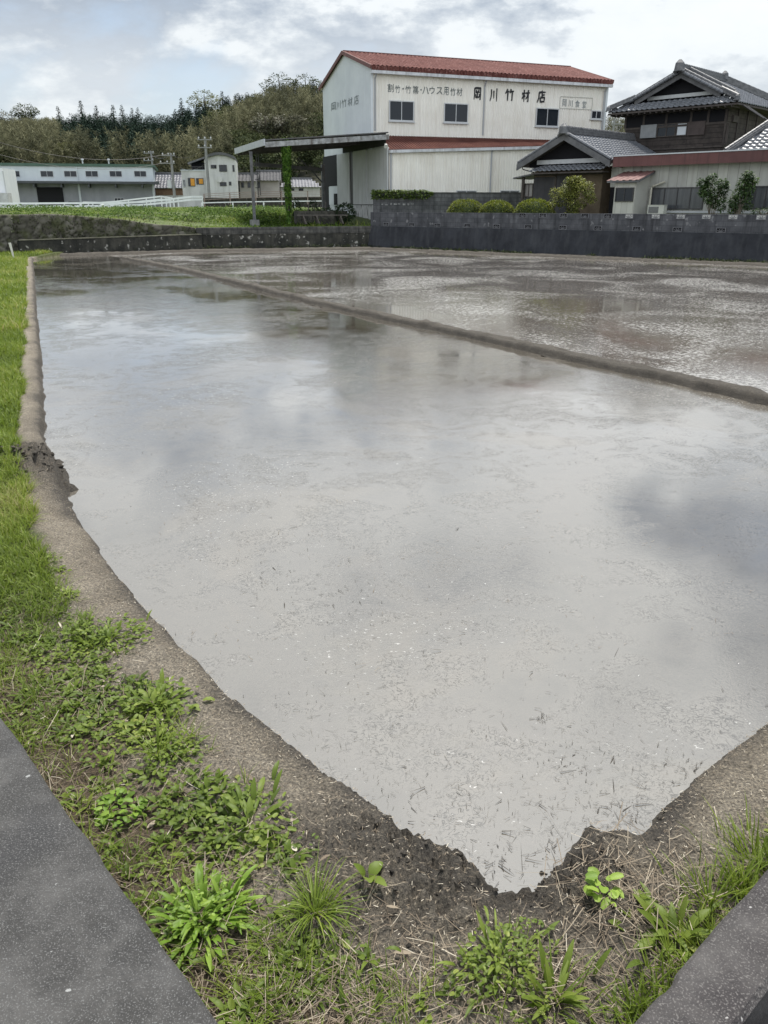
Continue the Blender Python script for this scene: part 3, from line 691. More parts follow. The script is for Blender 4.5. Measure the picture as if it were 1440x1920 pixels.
STROKES = {
 '岡': [[(.12,.95),(.11,.5),(.04,.03)],[(.12,.93),(.5,.96),(.90,.95),(.90,.5),(.89,.06),(.76,.10)],[(.32,.82),(.40,.69)],[(.68,.84),(.58,.69)],[(.24,.62),(.78,.64)],[(.50,.56),(.50,.26)],[(.27,.46),(.28,.22),(.76,.25)],[(.75,.50),(.75,.20)]],
 '川': [[(.16,.92),(.17,.5),(.12,.25),(.0,.03)],[(.49,.82),(.49,.22)],[(.88,1.0),(.87,.5),(.88,.0)]],
 '竹': [[(.24,1.0),(.14,.78),(.0,.60)],[(.15,.76),(.46,.80)],[(.29,.78),(.28,.02)],[(.66,1.0),(.60,.82),(.50,.68)],[(.58,.78),(1.0,.83)],[(.79,.81),(.79,.06),(.68,.12)]],
 '材': [[(.0,.68),(.48,.73)],[(.27,1.0),(.26,.0)],[(.25,.66),(.15,.42),(.0,.24)],[(.28,.54),(.43,.42)],[(.5,.72),(1.0,.77)],[(.80,1.0),(.80,.04),(.66,.10)],[(.78,.68),(.66,.42),(.46,.22)]],
 '店': [[(.50,1.0),(.55,.89)],[(.16,.84),(.97,.88)],[(.19,.85),(.17,.42),(.0,.0)],[(.55,.80),(.55,.46)],[(.56,.63),(.88,.66)],[(.34,.42),(.37,.04)],[(.34,.42),(.86,.45),(.80,.05)],[(.36,.08),(.82,.10)]]}
def text_mesh(name, chars, mat_, parent, face='front', depth=0.012, bold=0.02, brush=False):
    """one mesh per written character; brush=True paints it as tapered brush strokes"""
    for (st, x, z, w, h, y) in chars:
        if brush:
            vs, fs = [], []
            for k_, st_ in enumerate(STROKES[st]):
                P = np.array(st_, float); P = resample(P, .05) if len(P) > 1 else P; d = np.gradient(P, axis=0); d /= np.linalg.norm(d, axis=1)[:, None]; nn = np.c_[-d[:, 1], d[:, 0]]
                t_ = np.linspace(0, 1, len(P)); wd = .062 * (1.15 - .35 * np.abs(t_ - .1) - .45 * np.clip(t_ - .75, 0, 1) * 2) * brush
                b0 = len(vs)
                for p_, n_, w_ in zip(P, nn, wd): vs += [(*(p_ + n_ * w_), k_ * .001), (*(p_ - n_ * w_), k_ * .001)]
                fs += [(b0 + 2 * i, b0 + 2 * i + 1, b0 + 2 * i + 3, b0 + 2 * i + 2) for i in range(len(P) - 1)]
            vs = np.array(vs); dz_ = vs[:, 2].copy(); vs[:, :2] -= .5
        else:
            cu = bpy.data.curves.new('tmp', 'FONT'); cu.body = st; cu.size = 1.0; cu.extrude = 0.0; cu.offset = bold; cu.resolution_u = 3
            ob = bpy.data.objects.new('tmp', cu); COL.objects.link(ob)
            bpy.context.view_layer.update()
            me = ob.evaluated_get(bpy.context.evaluated_depsgraph_get()).to_mesh()
            vs = np.array([v.co[:] for v in me.vertices]).reshape(-1, 3); fs = [tuple(p.vertices) for p in me.polygons]
            ob.to_mesh_clear(); bpy.data.objects.remove(ob); bpy.data.curves.remove(cu)
            if not len(vs): continue
            lo, hi = vs.min(0), vs.max(0); vs = (vs - (lo + hi) / 2) / np.maximum(hi - lo, 1e-6); dz_ = np.zeros(len(vs))
        V = [(x + q[0] * w, y - e_, z + q[1] * h) if face == 'front' else (y - e_, x - q[0] * w, z + q[1] * h) for q, e_ in zip(vs, dz_)]
        me = bpy.data.meshes.new(name); me.from_pydata(V, [], fs); me.update()
        link(name, me, mat_, parent)
def tile_roof(name, o, u, v, polyuv, m, parent, pu=0.29, pv=0.26, amp=0.038, lip=0.03):
    """pan-tiled slope: o origin on the eave, u along the eave, v up the slope; cells inside polyuv are kept"""
    o, u, v = (np.array(q, float) for q in (o, u, v)); u /= np.linalg.norm(u); v /= np.linalg.norm(v); n = np.cross(u, v)
    P = np.array(polyuv, float); lo, hi = P.min(0), P.max(0)
    V, F = [], []
    prof = [(0.0, 0.2), (0.2, -0.35), (0.42, -0.45), (0.62, 0.1), (0.80, 1.0), (1.0, 0.2)]
    nu = int(round((hi[0] - lo[0]) / pu)); nv = int(round((hi[1] - lo[1]) / pv)); du = (hi[0] - lo[0]) / nu; dv = (hi[1] - lo[1]) / nv
    ii, jj = np.meshgrid(np.arange(nu), np.arange(nv)); uc = lo[0] + (ii + 0.5) * du; vc = lo[1] + (jj + 0.5) * dv
    ok = inside(uc, vc, P)
    for i, j in zip(ii[ok], jj[ok]):
        b = len(V); u0 = lo[0] + i * du; v0 = lo[1] + j * dv
        for (vv, hh) in ((v0, lip - 0.03), (v0, lip), (v0 + dv * 1.02, 0.004)):
            for a, h in prof: V.append(o + u * (u0 + a * du) + v * vv + n * (h * amp + hh))
        k = len(prof)
        for r_ in range(2):
            for q in range(k - 1): F.append((b + r_ * k + q, b + r_ * k + q + 1, b + (r_ + 1) * k + q + 1, b + (r_ + 1) * k + q))
    return mesh_np(name, np.array(V), np.array(F), m, parent)
def ridge_tiles(name, pts, m, parent, h=0.22, w=0.24, courses=3, cap=True, step=0.28):
    """stacked ridge: flat courses with a row of round cap tiles"""
    mb = MB(); pts = [np.array(p, float) for p in pts]
    for a, b in zip(pts[:-1], pts[1:]):
        up = np.array([0, 0, 1.0])
        for c in range(courses):
            ww = w * (1.0 - 0.14 * c) + (0.04 if c % 2 == 0 else 0); zc = h * (c + 0.5) / courses
            mb.bar(a + up * zc, b + up * zc, ww, h / courses - 0.006)
        if cap:
            L = np.linalg.norm(b - a); n = max(1, int(L / step)); d = (b - a) / L
            for k in range(n):
                p = a + d * (L * k / n) + up * (h + 0.02); q = a + d * (L * (k + 0.96) / n) + up * (h + 0.02)
                mb.tube([p, q], [0.085, 0.075], 8)
    return mb.build(name, m, parent)
M_tile = mat('smoked_roof_tile', (0.075, 0.080, 0.092), (0.15, 0.155, 0.17), scale=5, rough=0.34, lo=0.3, hi=0.7, spec=0.6)
M_tile2 = mat('aged_ridge_tile', (0.06, 0.062, 0.068), (0.13, 0.13, 0.135), scale=6, rough=0.5)

# ------------------------------------------------------------------ cream corrugated building
FA = R(21)
F0 = Frame((*at(697, 300, 50)[:2], 1.35), FA)
fac = thing('warehouse', 'tall cream corrugated building with a red roof and large black lettering', 'building', F0.loc, FA)
zE = 0.5 * (F0.hy(700, 139, 0)[1] + F0.hy(1130, 162, 0)[1]) + 0.36
Wf = F0.hy(1136, 200, 0)[0]
Df = F0.hx(605, 167, 0)[0]
yR, zR = F0.hx(643, 101, 0)
q = -F0.hx(727, 340, 0)[0]
print('warehouse', zE, Wf, Df, yR, zR, q)
yR = Df / 2
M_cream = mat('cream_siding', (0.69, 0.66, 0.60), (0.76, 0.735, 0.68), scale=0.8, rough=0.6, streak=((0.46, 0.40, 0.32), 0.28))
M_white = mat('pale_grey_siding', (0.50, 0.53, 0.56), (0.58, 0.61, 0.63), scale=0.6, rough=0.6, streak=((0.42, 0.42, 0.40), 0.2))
M_red = mat('red_roof_sheet', (0.085, 0.027, 0.023), (0.150, 0.064, 0.054), spec=.12, scale=1.6, rough=0.75, lo=0.3, hi=0.7, streak=((0.065, 0.022, 0.02), 0.8, (6, 0.5, 0.5)), speck=(0.20, 0.10, 0.09), sscale=9, sthr=0.57)
M_rust = mat('rusty_red_sheet', (0.062, 0.022, 0.018), (0.110, 0.043, 0.032), spec=.12, scale=1.2, rough=0.8, streak=((0.07, 0.02, 0.015), 0.8, (5, 0.6, 0.6)))
z_up = 0.0
# upper body: gable walls + back wall as one wall mesh, front as ribbed sheet
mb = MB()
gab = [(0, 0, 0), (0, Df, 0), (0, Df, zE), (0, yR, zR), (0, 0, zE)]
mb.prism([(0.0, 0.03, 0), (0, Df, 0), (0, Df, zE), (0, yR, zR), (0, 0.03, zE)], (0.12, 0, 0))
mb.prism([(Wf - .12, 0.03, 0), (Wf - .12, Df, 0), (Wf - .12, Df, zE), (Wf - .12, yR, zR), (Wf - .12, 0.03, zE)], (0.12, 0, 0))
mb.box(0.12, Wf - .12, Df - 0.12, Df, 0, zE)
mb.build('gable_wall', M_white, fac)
corr((0, 0, 0), (1, 0, 0), (0, 0, 1), Wf, zE, pitch=0.17, amp=0.028).build('wall', M_cream, fac)
for x0_, x1_ in ((-.05, .10), (Wf - .10, Wf + .05)): mb = MB(); mb.box(x0_, x1_, -0.05, 0.03, 0, zE); mb.build('corner_trim', M_white, fac)
# roof: two ribbed slopes with a thick scalloped eave
ov, og = 0.35, 0.12
def slope(sgn):
    ye = -ov if sgn > 0 else Df + ov
    dz = (zR - zE) / yR; ze = zE - ov * dz
    L = Wf + 2 * og; run = yR + ov; hyp = math.hypot(run, run * dz)
    if sgn > 0: return corr((-og, ye, ze + .05), (1, 0, 0), (0, run / hyp, run * dz / hyp), L, hyp, pitch=0.26, amp=0.08, shape='round', nv=2)
    return corr((Wf + og, ye, ze + .05), (-1, 0, 0), (0, -run / hyp, run * dz / hyp), L, hyp, pitch=0.26, amp=0.08, shape='round', nv=2)
mb = slope(1); m2 = slope(-1); mb.add(m2.v, m2.f); ro = mb.build('roof', M_red, fac)
dz = (zR - zE) / yR
cb = corr((-og, -ov - 0.01, zE - ov * dz - 0.14), (1, 0, 0), (0, -.05, 1), Wf + 2 * og, 0.22, pitch=0.19, amp=0.06, shape='round'); cb.build('eave_closure', M_red, ro)
mb = MB()
for x in (-og - .04, Wf + og + .04):
    for (ya, za, yb, zb) in ((-ov, zE - ov * dz, yR, zR), (Df + ov, zE - ov * dz, yR, zR)): mb.bar((x, ya, za + .02), (x, yb, zb + .02), 0.06, 0.2)
mb.bar((-og, yR, zR + 0.1), (Wf + og, yR, zR + 0.1), 0.3, 0.06); mb.build('verge_trim', mat('dark_red_trim', (0.10, 0.035, 0.03), (0.15, 0.06, 0.05), scale=3, rough=0.6), ro)
mb = MB(); mb.box(-og, Wf + og, -ov - 0.05, -ov + 0.12, zE - ov * dz - 0.30, zE - ov * dz - 0.145); mb.build('gutter', M_gut, fac)
mb = MB(); mb.box(0.12, Wf - .12, -ov + .12, 0.0, zE - ov * dz - .10, zE - ov * dz - .07); mb.build('soffit', M_white, fac)
M_pipe = mat('downpipe', (0.30, 0.31, 0.33), rough=0.5)
def downpipe(px, ptop, pbot, y):
    x, _ = F0.hy(px, (ptop + pbot) / 2, y - 0.07); z0 = F0.hy(px, pbot, y - .07)[1]; z1 = F0.hy(px, ptop, y - .07)[1]
    MB().tube([(x, y - 0.28, z1 + .12), (x, y - 0.08, z1 - 0.12), (x, y - 0.08, z0)], 0.045, 7).build('downpipe', M_pipe, fac)
downpipe(703, 145, 245, 0); downpipe(907, 157, 254, 0); downpipe(1131, 168, 246, 0)
for (a, b, c, d) in ((729, 188, 775, 228), (832, 193, 876, 231), (1005, 202, 1045, 238), (1108, 207, 1126, 224)):
    x0, z1 = F0.hy(a, b, 0); x1, z0 = F0.hy(c, d, 0); window(fac, x0, x1, z0, z1, -0.03)
# lettering
M_ink = mat('black_lettering', (0.008, 0.008, 0.010), rough=0.6)
M_ink2 = mat('faded_lettering', (0.05, 0.07, 0.075), (0.12, 0.14, 0.14), scale=6, rough=0.7)
M_ink3 = mat('greyed_lettering', (0.13, 0.16, 0.17), (0.24, 0.26, 0.27), scale=5, rough=0.7)
def chars_front(lst, y=-0.036):
    out = []
    for st, pxc, pyc, w, h in lst:
        x, z = F0.hy(pxc, pyc, 0); xa, za = F0.hy(pxc + w / 2, pyc - h / 2, 0); xb, zb = F0.hy(pxc - w / 2, pyc + h / 2, 0)
        out.append((st, x, z, xa - xb, za - zb, y))
    return out
sm = [('割', 732, 165, 11.5, 15), ('竹', 745, 167, 10, 14), ('・', 755.5, 166.5, 2.6, 3), ('竹', 765, 168, 11, 14), ('箒', 779, 169, 11, 15), ('・', 789, 168.5, 2.6, 3),
      ('ハ', 797.5, 169.5, 12, 13), ('ウ', 810, 169.5, 10, 13), ('ス', 823.5, 170.5, 12, 13), ('用', 836, 171, 9.5, 15), ('竹', 849, 172, 10.5, 14), ('材', 861, 172.5, 11, 15)]
text_mesh('letter', chars_front(sm), M_ink2, fac, bold=0.004)
bg_ = [('岡', 895, 176, 15, 23), ('川', 925.5, 178, 15, 24), ('竹', 955, 178.5, 17, 22), ('材', 985.5, 180, 16, 22), ('店', 1015, 181.5, 17, 22)]
text_mesh('letter', chars_front(bg_), M_ink, fac, brush=1.25)
fd = [('岡', 1058, 193, 8.5, 13), ('川', 1069, 194, 9, 12), ('食', 1082, 195, 10, 13), ('堂', 1095, 196, 9, 12.5)]
text_mesh('letter', chars_front(fd), M_ink3, fac, bold=0.004)
# thin outline of the faded sign
mb = MB(); x0, z1 = F0.hy(1050, 181, 0); x1, z0 = F0.hy(1109, 206, 0)
for a in ((x0, x1, z1 - .02, z1 + .02), (x0, x1, z0 - .02, z0 + .02), (x0 - .02, x0 + .02, z0 + .021, z1 - .021), (x1 - .02, x1 + .02, z0 + .021, z1 - .021)): mb.box(a[0], a[1], -0.038, -0.030, a[2], a[3])
mb.build('sign_outline', mat('sign_outline', (0.40, 0.39, 0.35), rough=0.7), fac)
gs = []
for st, px_, py_, w, h in (('岡', 625.5, 200, 9, 19), ('川', 635.5, 197, 8, 18), ('竹', 645.5, 194, 9, 19), ('材', 657, 191, 8.5, 19), ('店', 668.5, 187.5, 9, 21)):
    y, z = F0.hx(px_, py_, 0); ya, za = F0.hx(px_ + w / 2, py_ - h / 2, 0); yb, zb = F0.hx(px_ - w / 2, py_ + h / 2, 0)
    gs.append((st, y, z, abs(yb - ya), za - zb - abs(F0.hx(px_ + w / 2, py_, 0)[1] - F0.hx(px_ - w / 2, py_, 0)[1]) * 0, -0.012))
text_mesh('letter', gs, M_ink3, fac, face='side', brush=.8)
# lower storey standing forward, with a rusty pent roof
zpl = F0.hy(731, 255, 0)[1]; zpr = F0.hy(1019, 262.5, 0)[1]; xr_ = F0.hy(1019, 262, 0)[0]
zel = F0.hy(735, 281, -q)[1]; x_el = F0.hy(735, 281, -q)[0]; zer = F0.hy(1019, 274, -q)[1]; x_er = F0.hy(1019, 274, -q)[0]
kz = (zer - zel) / (x_er - x_el); kt = (zpr - zpl) / xr_
xq0, xq1 = 0.0, Wf
ztl, ztr = zpl, zpl + kt * Wf; zl0, zl1 = zel - kz * x_el, zel + kz * (Wf - x_el)
zl1 = min(zl1, ztr - 0.15)
mb = corr((0.0, -q - .12, zl0), (1, 0, (zl1 - zl0) / Wf), (0, 1, (ztl - zl0) / (q + .12)), Wf, 1.0, pitch=0.17, amp=0.03)
# fit the upper edge to the wall
vv = np.array(mb.v); half = len(vv) // 2
vv[half:, 1] = -0.03; vv[half:, 2] = ztl + (ztr - ztl) * (vv[half:, 0] / Wf) + (vv[:half, 2] - (zl0 + (zl1 - zl0) * vv[:half, 0] / Wf)); vv[half:, 0] = vv[:half, 0]
mb.v = [tuple(p) for p in vv]; pro = mb.build('pent_roof', M_rust, fac)
mb = MB(); slab(mb, 0.0, Wf, -q - .26, -q - .125, zl0 - .16, zl1 - .16, zl0 - .01, zl1 - .01); mb.build('gutter', M_gut, fac)
zb0 = -0.15
mb = corr((0, -q, zb0), (1, 0, 0), (0, 0, 1), Wf, zl0 - zb0, pitch=0.17, amp=0.028)
vv = np.array(mb.v); half = len(vv) // 2; vv[half:, 2] = zl0 - .02 + (zl1 - zl0) * vv[half:, 0] / Wf; mb.v = [tuple(p) for p in vv]; mb.build('wall', M_cream, fac)
def dp2(px, pt, pb):
    x, z1 = F0.hy(px, pt, -q - .07); z0 = F0.hy(px, pb, -q - .07)[1]
    MB().tube([(x, -q - 0.2, z1 + .1), (x, -q - 0.08, z1 - .1), (x, -q - .08, z0 - .5)], 0.045, 7).build('downpipe', M_pipe, fac)
dp2(733, 286, 375); dp2(922, 283, 362)
for a, c in ((760, 803), (855, 893), (937, 973)):
    x0, z1 = F0.hy(a, 357, -q); x1, _ = F0.hy(c, 357, -q); window(fac, x0, x1, z1 - 1.0, z1, -q - .03, sill=False)
# gable side of the lower storey: sliding panels, dark doorway, stained footing
M_panel = mat('sliding_panel', (0.40, 0.41, 0.41), (0.47, 0.48, 0.48), scale=0.9, rough=0.6, streak=((0.28, 0.27, 0.25), 0.5))
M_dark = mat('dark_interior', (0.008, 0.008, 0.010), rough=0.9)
def gy(px, py): return F0.hx(px, py, -0.05)
zsill = gy(700, 384)[1]; ztop_ = F0.hx(700, 276, 0)[1]
def panel(pa, pb, pt, pbm, dx, m, name='sliding_panel'):
    y1 = F0.hx(pa, 330, -dx)[0]; y0 = F0.hx(pb, 330, -dx)[0]; z1 = F0.hx((pa + pb) / 2, pt, -dx)[1]; z0 = F0.hx((pa + pb) / 2, pbm, -dx)[1]
    b = MB(); b.box(-dx, -dx + 0.06, y0, y1, z0, z1); return b.build(name, m, fac)
# side wall behind panels
mb = MB(); mb.box(0.0, 0.08, -q + .0, -0.02, zb0, zl0 + 0.1); mb.hexa([(0, -q, zl0 + .1), (0.08, -q, zl0 + .1), (0.08, -0.02, zl0 + .1), (0, -.02, zl0 + .1), (0, -q, zl0 + .11), (.08, -q, zl0 + .11), (.08, -.02, ztl - .03), (0, -.02, ztl - .03)]); mb.build('wall', M_panel, fac)
panel(687, 726, 279, 384, 0.08, M_panel); panel(661.5, 686.5, 283, 384, 0.12, M_panel); panel(632, 655, 288, 384, 0.12, M_panel)
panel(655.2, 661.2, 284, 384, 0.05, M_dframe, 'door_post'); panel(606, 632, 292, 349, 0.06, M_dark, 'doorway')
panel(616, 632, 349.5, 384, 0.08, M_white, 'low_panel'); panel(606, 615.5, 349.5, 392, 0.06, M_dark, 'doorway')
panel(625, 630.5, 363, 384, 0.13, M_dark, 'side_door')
panel(661, 727, 384.6, 418, 0.14, mat('stained_footing', (0.42, 0.43, 0.43), (0.5, 0.5, 0.5), scale=2, rough=0.85, streak=((0.05, 0.05, 0.05), 0.9, (2, 3, 1.4))), 'footing')
panel(661, 727, 383.0, 384.5, 0.17, M_dframe, 'door_rail')

# ------------------------------------------------------------------ open shed canopy on the left of the building
can = thing('open_shed', 'lean-to open shed with a dark sagging sheet roof on steel posts beside the cream building', 'shed', F0.loc, FA)
xn, zn = F0.hy(497, 260, -q); x_r, z_r = F0.hy(727, 246, -q)
yf, zf = F0.hx(443, 279, xn)
print('canopy', xn, zn, x_r, z_r, yf, zf)
M_steel = mat('painted_steel', (0.06, 0.062, 0.066), (0.13, 0.135, 0.14), scale=4, rough=0.6, streak=((0.08, 0.06, 0.05), 0.7))
M_csheet = mat('canopy_sheet', (0.05, 0.05, 0.052), (0.09, 0.088, 0.085), scale=2, rough=0.6, streak=((0.06, 0.045, 0.035), 0.8))
yb_ = min(yf, Df * 0.8)
sag = [0.0, 0.03, 0.02, 0.04, 0.0]
mb = MB(); nx_ = 8
for k in range(nx_):
    a0, a1 = k / nx_, (k + 1) / nx_
    xa_, xb_ = xn + (x_r - 0.02 - xn) * a0, xn + (x_r - .02 - xn) * a1; za_, zb_ = zn + (z_r - zn) * a0, zn + (z_r - zn) * a1
    mb.hexa([(xa_, -q - .15, za_ - .10), (xb_, -q - .15, zb_ - .10), (xb_, yb_, zb_ - .10), (xa_, yb_, za_ - .10), (xa_, -q - .15, za_ - .04), (xb_, -q - .15, zb_ - .04), (xb_, yb_, zb_ - .04), (xa_, yb_, za_ - .04)])
mb.build('roof_sheet', M_csheet, can)
mb = MB()
mb.hexa([(xn - .05, -q - .22, zn - .42), (x_r, -q - .22, z_r - .42), (x_r, -q - .16, z_r - .42), (xn - .05, -q - .16, zn - .42), (xn - .05, -q - .22, zn - .17), (x_r, -q - .22, z_r - .17), (x_r, -q - .16, z_r - .17), (xn - .05, -q - .16, zn - .17)])
mb.build('front_fascia', mat('peeling_fascia', (0.17, 0.17, 0.17), (0.36, 0.37, 0.37), scale=4, rough=0.7, streak=((0.06, 0.045, 0.035), 0.9, (2.2, 2, 0.5))), can)
mb = MB(); mb.hexa([(xn - .12, -q - .2, zn - .34), (xn - .05, -q - .2, zn - .34), (xn - .05, yb_, zn - .34), (xn - .12, yb_, zn - .34), (xn - .12, -q - .2, zn - .02), (xn - .05, -q - .2, zn - .02), (xn - .05, yb_, zn - .02), (xn - .12, yb_, zn - .02)])
mb.build('side_fascia', mat('white_fascia', (0.36, 0.38, 0.40), (0.44, 0.45, 0.46), scale=3, rough=0.6), can)
mb = MB()
for yy in (-q + .3, yb_ * 0.33, yb_ * 0.66, yb_ - .3): mb.bar((xn, yy, zn - .28), (x_r - .1, yy, z_r - .28), 0.12, 0.28)
for k in range(6):
    a = (k + .5) / 6; mb.bar((xn + (x_r - xn) * a, -q, zn + (z_r - zn) * a - .14), (xn + (x_r - xn) * a, yb_ - .1, zn + (z_r - zn) * a - .14), 0.06, 0.07)
mb.build('rafters', mat('dark_steel', (0.05, 0.045, 0.045), (0.09, 0.08, 0.075), scale=4, rough=0.7), can)
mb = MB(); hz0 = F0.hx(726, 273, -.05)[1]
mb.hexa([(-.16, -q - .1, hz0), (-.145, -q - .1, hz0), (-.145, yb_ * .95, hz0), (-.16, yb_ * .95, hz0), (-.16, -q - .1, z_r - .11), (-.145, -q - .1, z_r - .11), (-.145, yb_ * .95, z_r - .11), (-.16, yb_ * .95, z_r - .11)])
mb.build('shade_board', mat('canopy_shade', (0.018, 0.018, 0.02), (0.03, 0.03, 0.03), scale=2, rough=.9), can)  # dark sheet added over the pale wall top for shade under the roof
def post(px, pt, pb, y, w, m, name='post', zbase=None):
    x, z1 = F0.hy(px, pt, y); x2, z0 = F0.hy(px, pb, y)
    b = MB(); zz0 = z0 if zbase is None else zbase
    b.box(x - w / 2, x + w / 2, y - w / 2, y + w / 2, zz0, z1); return x, z1, zz0, b.build(name, m, can)
yA = -q + 1.0
xA, zA1, zA0, _ = post(470, 284, 412, yA, 0.14, M_steel)
xI, zI1, zI0, _ = post(536, 262, 418, -q + .05, 0.13, M_steel)
xB, zB1, zB0, _ = post(605, 308, 398, Df * 0.7, 0.2, M_steel)
b = MB(); b.box(xA - .22, xA + .22, yA - .22, yA + .22, zA0 - .5, zA0 + .0); b.build('post_footing', mat('post_footing', (0.12, 0.12, 0.115), (0.2, 0.2, 0.19), scale=4, rough=0.95), can)
xl_, zl_ = F0.hy(476, 308, yb_ - .6); xrr, zrr = F0.hy(604, 318, yb_ - .6)
b = MB(); b.bar((xl_, yb_ - .6, zl_), (xrr, yb_ - .6, zrr), 0.16, 0.22); b.build('cross_beam', mat('beam_steel', (0.045, 0.045, 0.045), (0.09, 0.085, 0.08), scale=3, rough=0.7), can)
b = MB(); xk, zk = F0.hy(582, 318, yb_ - .6); xk2, zk2 = F0.hy(604, 342, yb_ - .6); b.bar((xk, yb_ - .6, zk), (xk2, yb_ - .6, zk2), 0.08)
xk, zk = F0.hy(560, 296, yb_ - .6); xk2, zk2 = F0.hy(582, 318, yb_ - .6); b.bar((xk, yb_ - .6, zk), (xk2, yb_ - .6, zk2), 0.07); b.build('brace', M_dframe, can)
# ladder-like uprights behind the near post
b = MB()
for px in (480, 484):
    xx, z1 = F0.hy(px, 285, 2.0); _, z0 = F0.hy(px, 366, 2.0); b.bar((xx, 2.0, z0), (xx, 2.0, z1), 0.04)
for py in (308, 322, 337, 352):
    xx, z1 = F0.hy(478, py, 2.0); x2_, _ = F0.hy(486, py, 2.0); b.bar((xx, 2.0, z1), (x2_, 2.0, z1), 0.04)
b.build('ladder', M_dframe, can)
b = MB(); px_ = F0.hy(723, 273, -q - .3); b.bar((px_[0], -q - .16, px_[1] + .1), (px_[0], -q - .4, px_[1] + .05), 0.04); b.tube([(px_[0], -q - .36, px_[1] + .05), (px_[0] - .05, -q - .5, px_[1] - .06)], [0.06, 0.12], 9); b.build('floodlight', mat('lamp_housing', (0.5, 0.5, 0.48), rough=0.4), can)
# ivy on the middle post
v = Veg(); n = 2600
zz_ = U(0, 1, n) ** 0.75; rad = np.interp(zz_, [0, .15, .35, .6, .92, 1], [.05, .09, .13, .16, .21, .14]); th = U(0, 6.28, n)
v.add(np.c_[np.cos(th) * rad * U(.5, 1, n), np.sin(th) * rad * U(.5, 1, n), zz_ * (zI1 - zI0 + .05)], th + U(-.8, .8, n), U(-.9, .7, n), .9, U(.09, .17, n), U(.07, .12, n), U(0, 1, n), nseg=2)
iv = thing('ivy', 'green ivy wrapped around the middle post of the open shed', 'ivy', F0.w(xI, -q + .05, zI0), FA)
v.build('foliage', leaf_mat('post_ivy_leaf', [(0, (0.05, 0.11, 0.015)), (.6, (0.10, 0.20, 0.03)), (1, (0.18, 0.28, 0.05))]), iv)
b = MB(); b.tube([(0.08, -.05, 0), (-.06, -.08, .8), (.08, -.08, 1.6), (0, -.09, 2.6)], .018, 5); b.build('stem', mat('ivy_stem', (0.08, 0.055, 0.04), rough=.9), iv)

# ------------------------------------------------------------------ clutter under the shed
M_wood = mat('old_grey_wood', (0.06, 0.052, 0.045), (0.13, 0.115, 0.10), scale=4, rough=0.9, stretch=(1, 6, 6))
def clutter_frame(px, py, y): x, z = F0.hy(px, py, y); return F0.w(x, y, z)
p = clutter_frame(553, 420, -q + .2); pe = F0.hy(650, 420, -q + .2)[0] - F0.hy(553, 420, -q + .2)[0]
tb = thing('plank_bench', 'long low plank bench on splayed legs under the open shed', 'bench', p, FA)
b = MB(); b.box(0.1, pe, -.2, .0, .42, .47); b.box(0.1, pe, .012, .2, .425, .475); b.build('bench_top', M_wood, tb)
for xx in (0.5, pe * .42, pe * .88):
    b = MB(); b.bar((xx - .05, -.15, .42), (xx + .1, -.2, 0), .07); b.bar((xx - .05, .15, .42), (xx + .1, .2, 0), .07); b.build('leg', M_wood, tb)
p = clutter_frame(556, 421, -q + 1.0)
wp = thing('stone_planter', 'dark mossy stone planter box behind the plank bench', 'planter', p, FA)
b = MB(); rr = random.Random(5)
for k in range(3):
    x = 0.0
    while x < pe - .2: w = rr.uniform(.25, .5); b.box(x, x + w - .015, rr.uniform(0, .04), .5, k * .24, k * .24 + .23); x += w
b.build('stonework', mat('planter_stone', (0.025, 0.024, 0.02), (0.08, 0.075, 0.06), scale=4, rough=.95, bump=.5), wp)
stick_px = [(546, 385, 'thin dark stake leaning beside the ivy-covered post'), (578, 381, 'short stake with a leafy tuft left of the bench'), (590, 380, 'thin upright stake above the middle of the planter'), (601, 384, 'slim stake near the far shed post'), (611, 379, 'tallest thin stake nearest the dark doorway')]
for i, (px, pt, lab) in enumerate(stick_px):
    y = -q + 1.6 + 0.1 * i; x, z1 = F0.hy(px, pt, y); _, z0 = F0.hy(px, 418, y)
    o = MB().tube([(0, 0, 0), (rr.uniform(-.06, .06), 0.03, (z1 - z0) * .5), (rr.uniform(-.12, .12), .05, z1 - z0)], .028, 6).build('wooden_stake', M_wood, None, loc=F0.w(x, y, z0))
    tag(o, lab, 'stake', 'stakes standing under the open shed')
def leafy(name, label, cat, loc, rx, ry, rz, n, m, ls=(.07, .13), zc=None, group=None, stem=True, seed=1, hollow=0.55, lump=0.3, trunk_m=None):
    r = np.random.default_rng(seed)
    d = r.normal(size=(n, 3)); d /= np.linalg.norm(d, axis=1)[:, None]
    th = np.arctan2(d[:, 1], d[:, 0]); ph = d[:, 2]
    lum = 1 + lump * (vnoise(th * 1.1 + 9, ph * 2 + 5, 1.6, seed) - .5) * 2
    rad = r.uniform(hollow, 1, n) ** .6 * lum
    P = d * rad[:, None] * np.array([rx, ry, rz]); P[:, 2] += (zc if zc is not None else rz)
    ok = P[:, 2] > 0.02; P = P[ok]; d = d[ok]; th = th[ok]; n = len(P)
    t = thing(name, label, cat, loc, 0, group)
    v = Veg(); v.add(P, th + r.uniform(-1.2, 1.2, n), np.arcsin(np.clip(d[:, 2], -1, 1)) * .5 + r.uniform(-.5, .7, n), r.uniform(.2, 1, n), r.uniform(*ls, n), r.uniform(ls[0] * .55, ls[1] * .55, n), r.uniform(0, 1, n), nseg=2, roll=r.uniform(-.7, .7, n))
    v.build('foliage', m, t)
    if stem:
        b = MB()
        for k in range(5):
            a = k * 1.3 + seed; b.tube([(0.05 * math.cos(a), .05 * math.sin(a), 0), (rx * .3 * math.cos(a), ry * .3 * math.sin(a), (zc or rz) * .7), (rx * .6 * math.cos(a), ry * .6 * math.sin(a), (zc or rz) * 1.1)], [.03, .02, .008], 6)
        b.build('stem', trunk_m or M_bark, t)
    return t
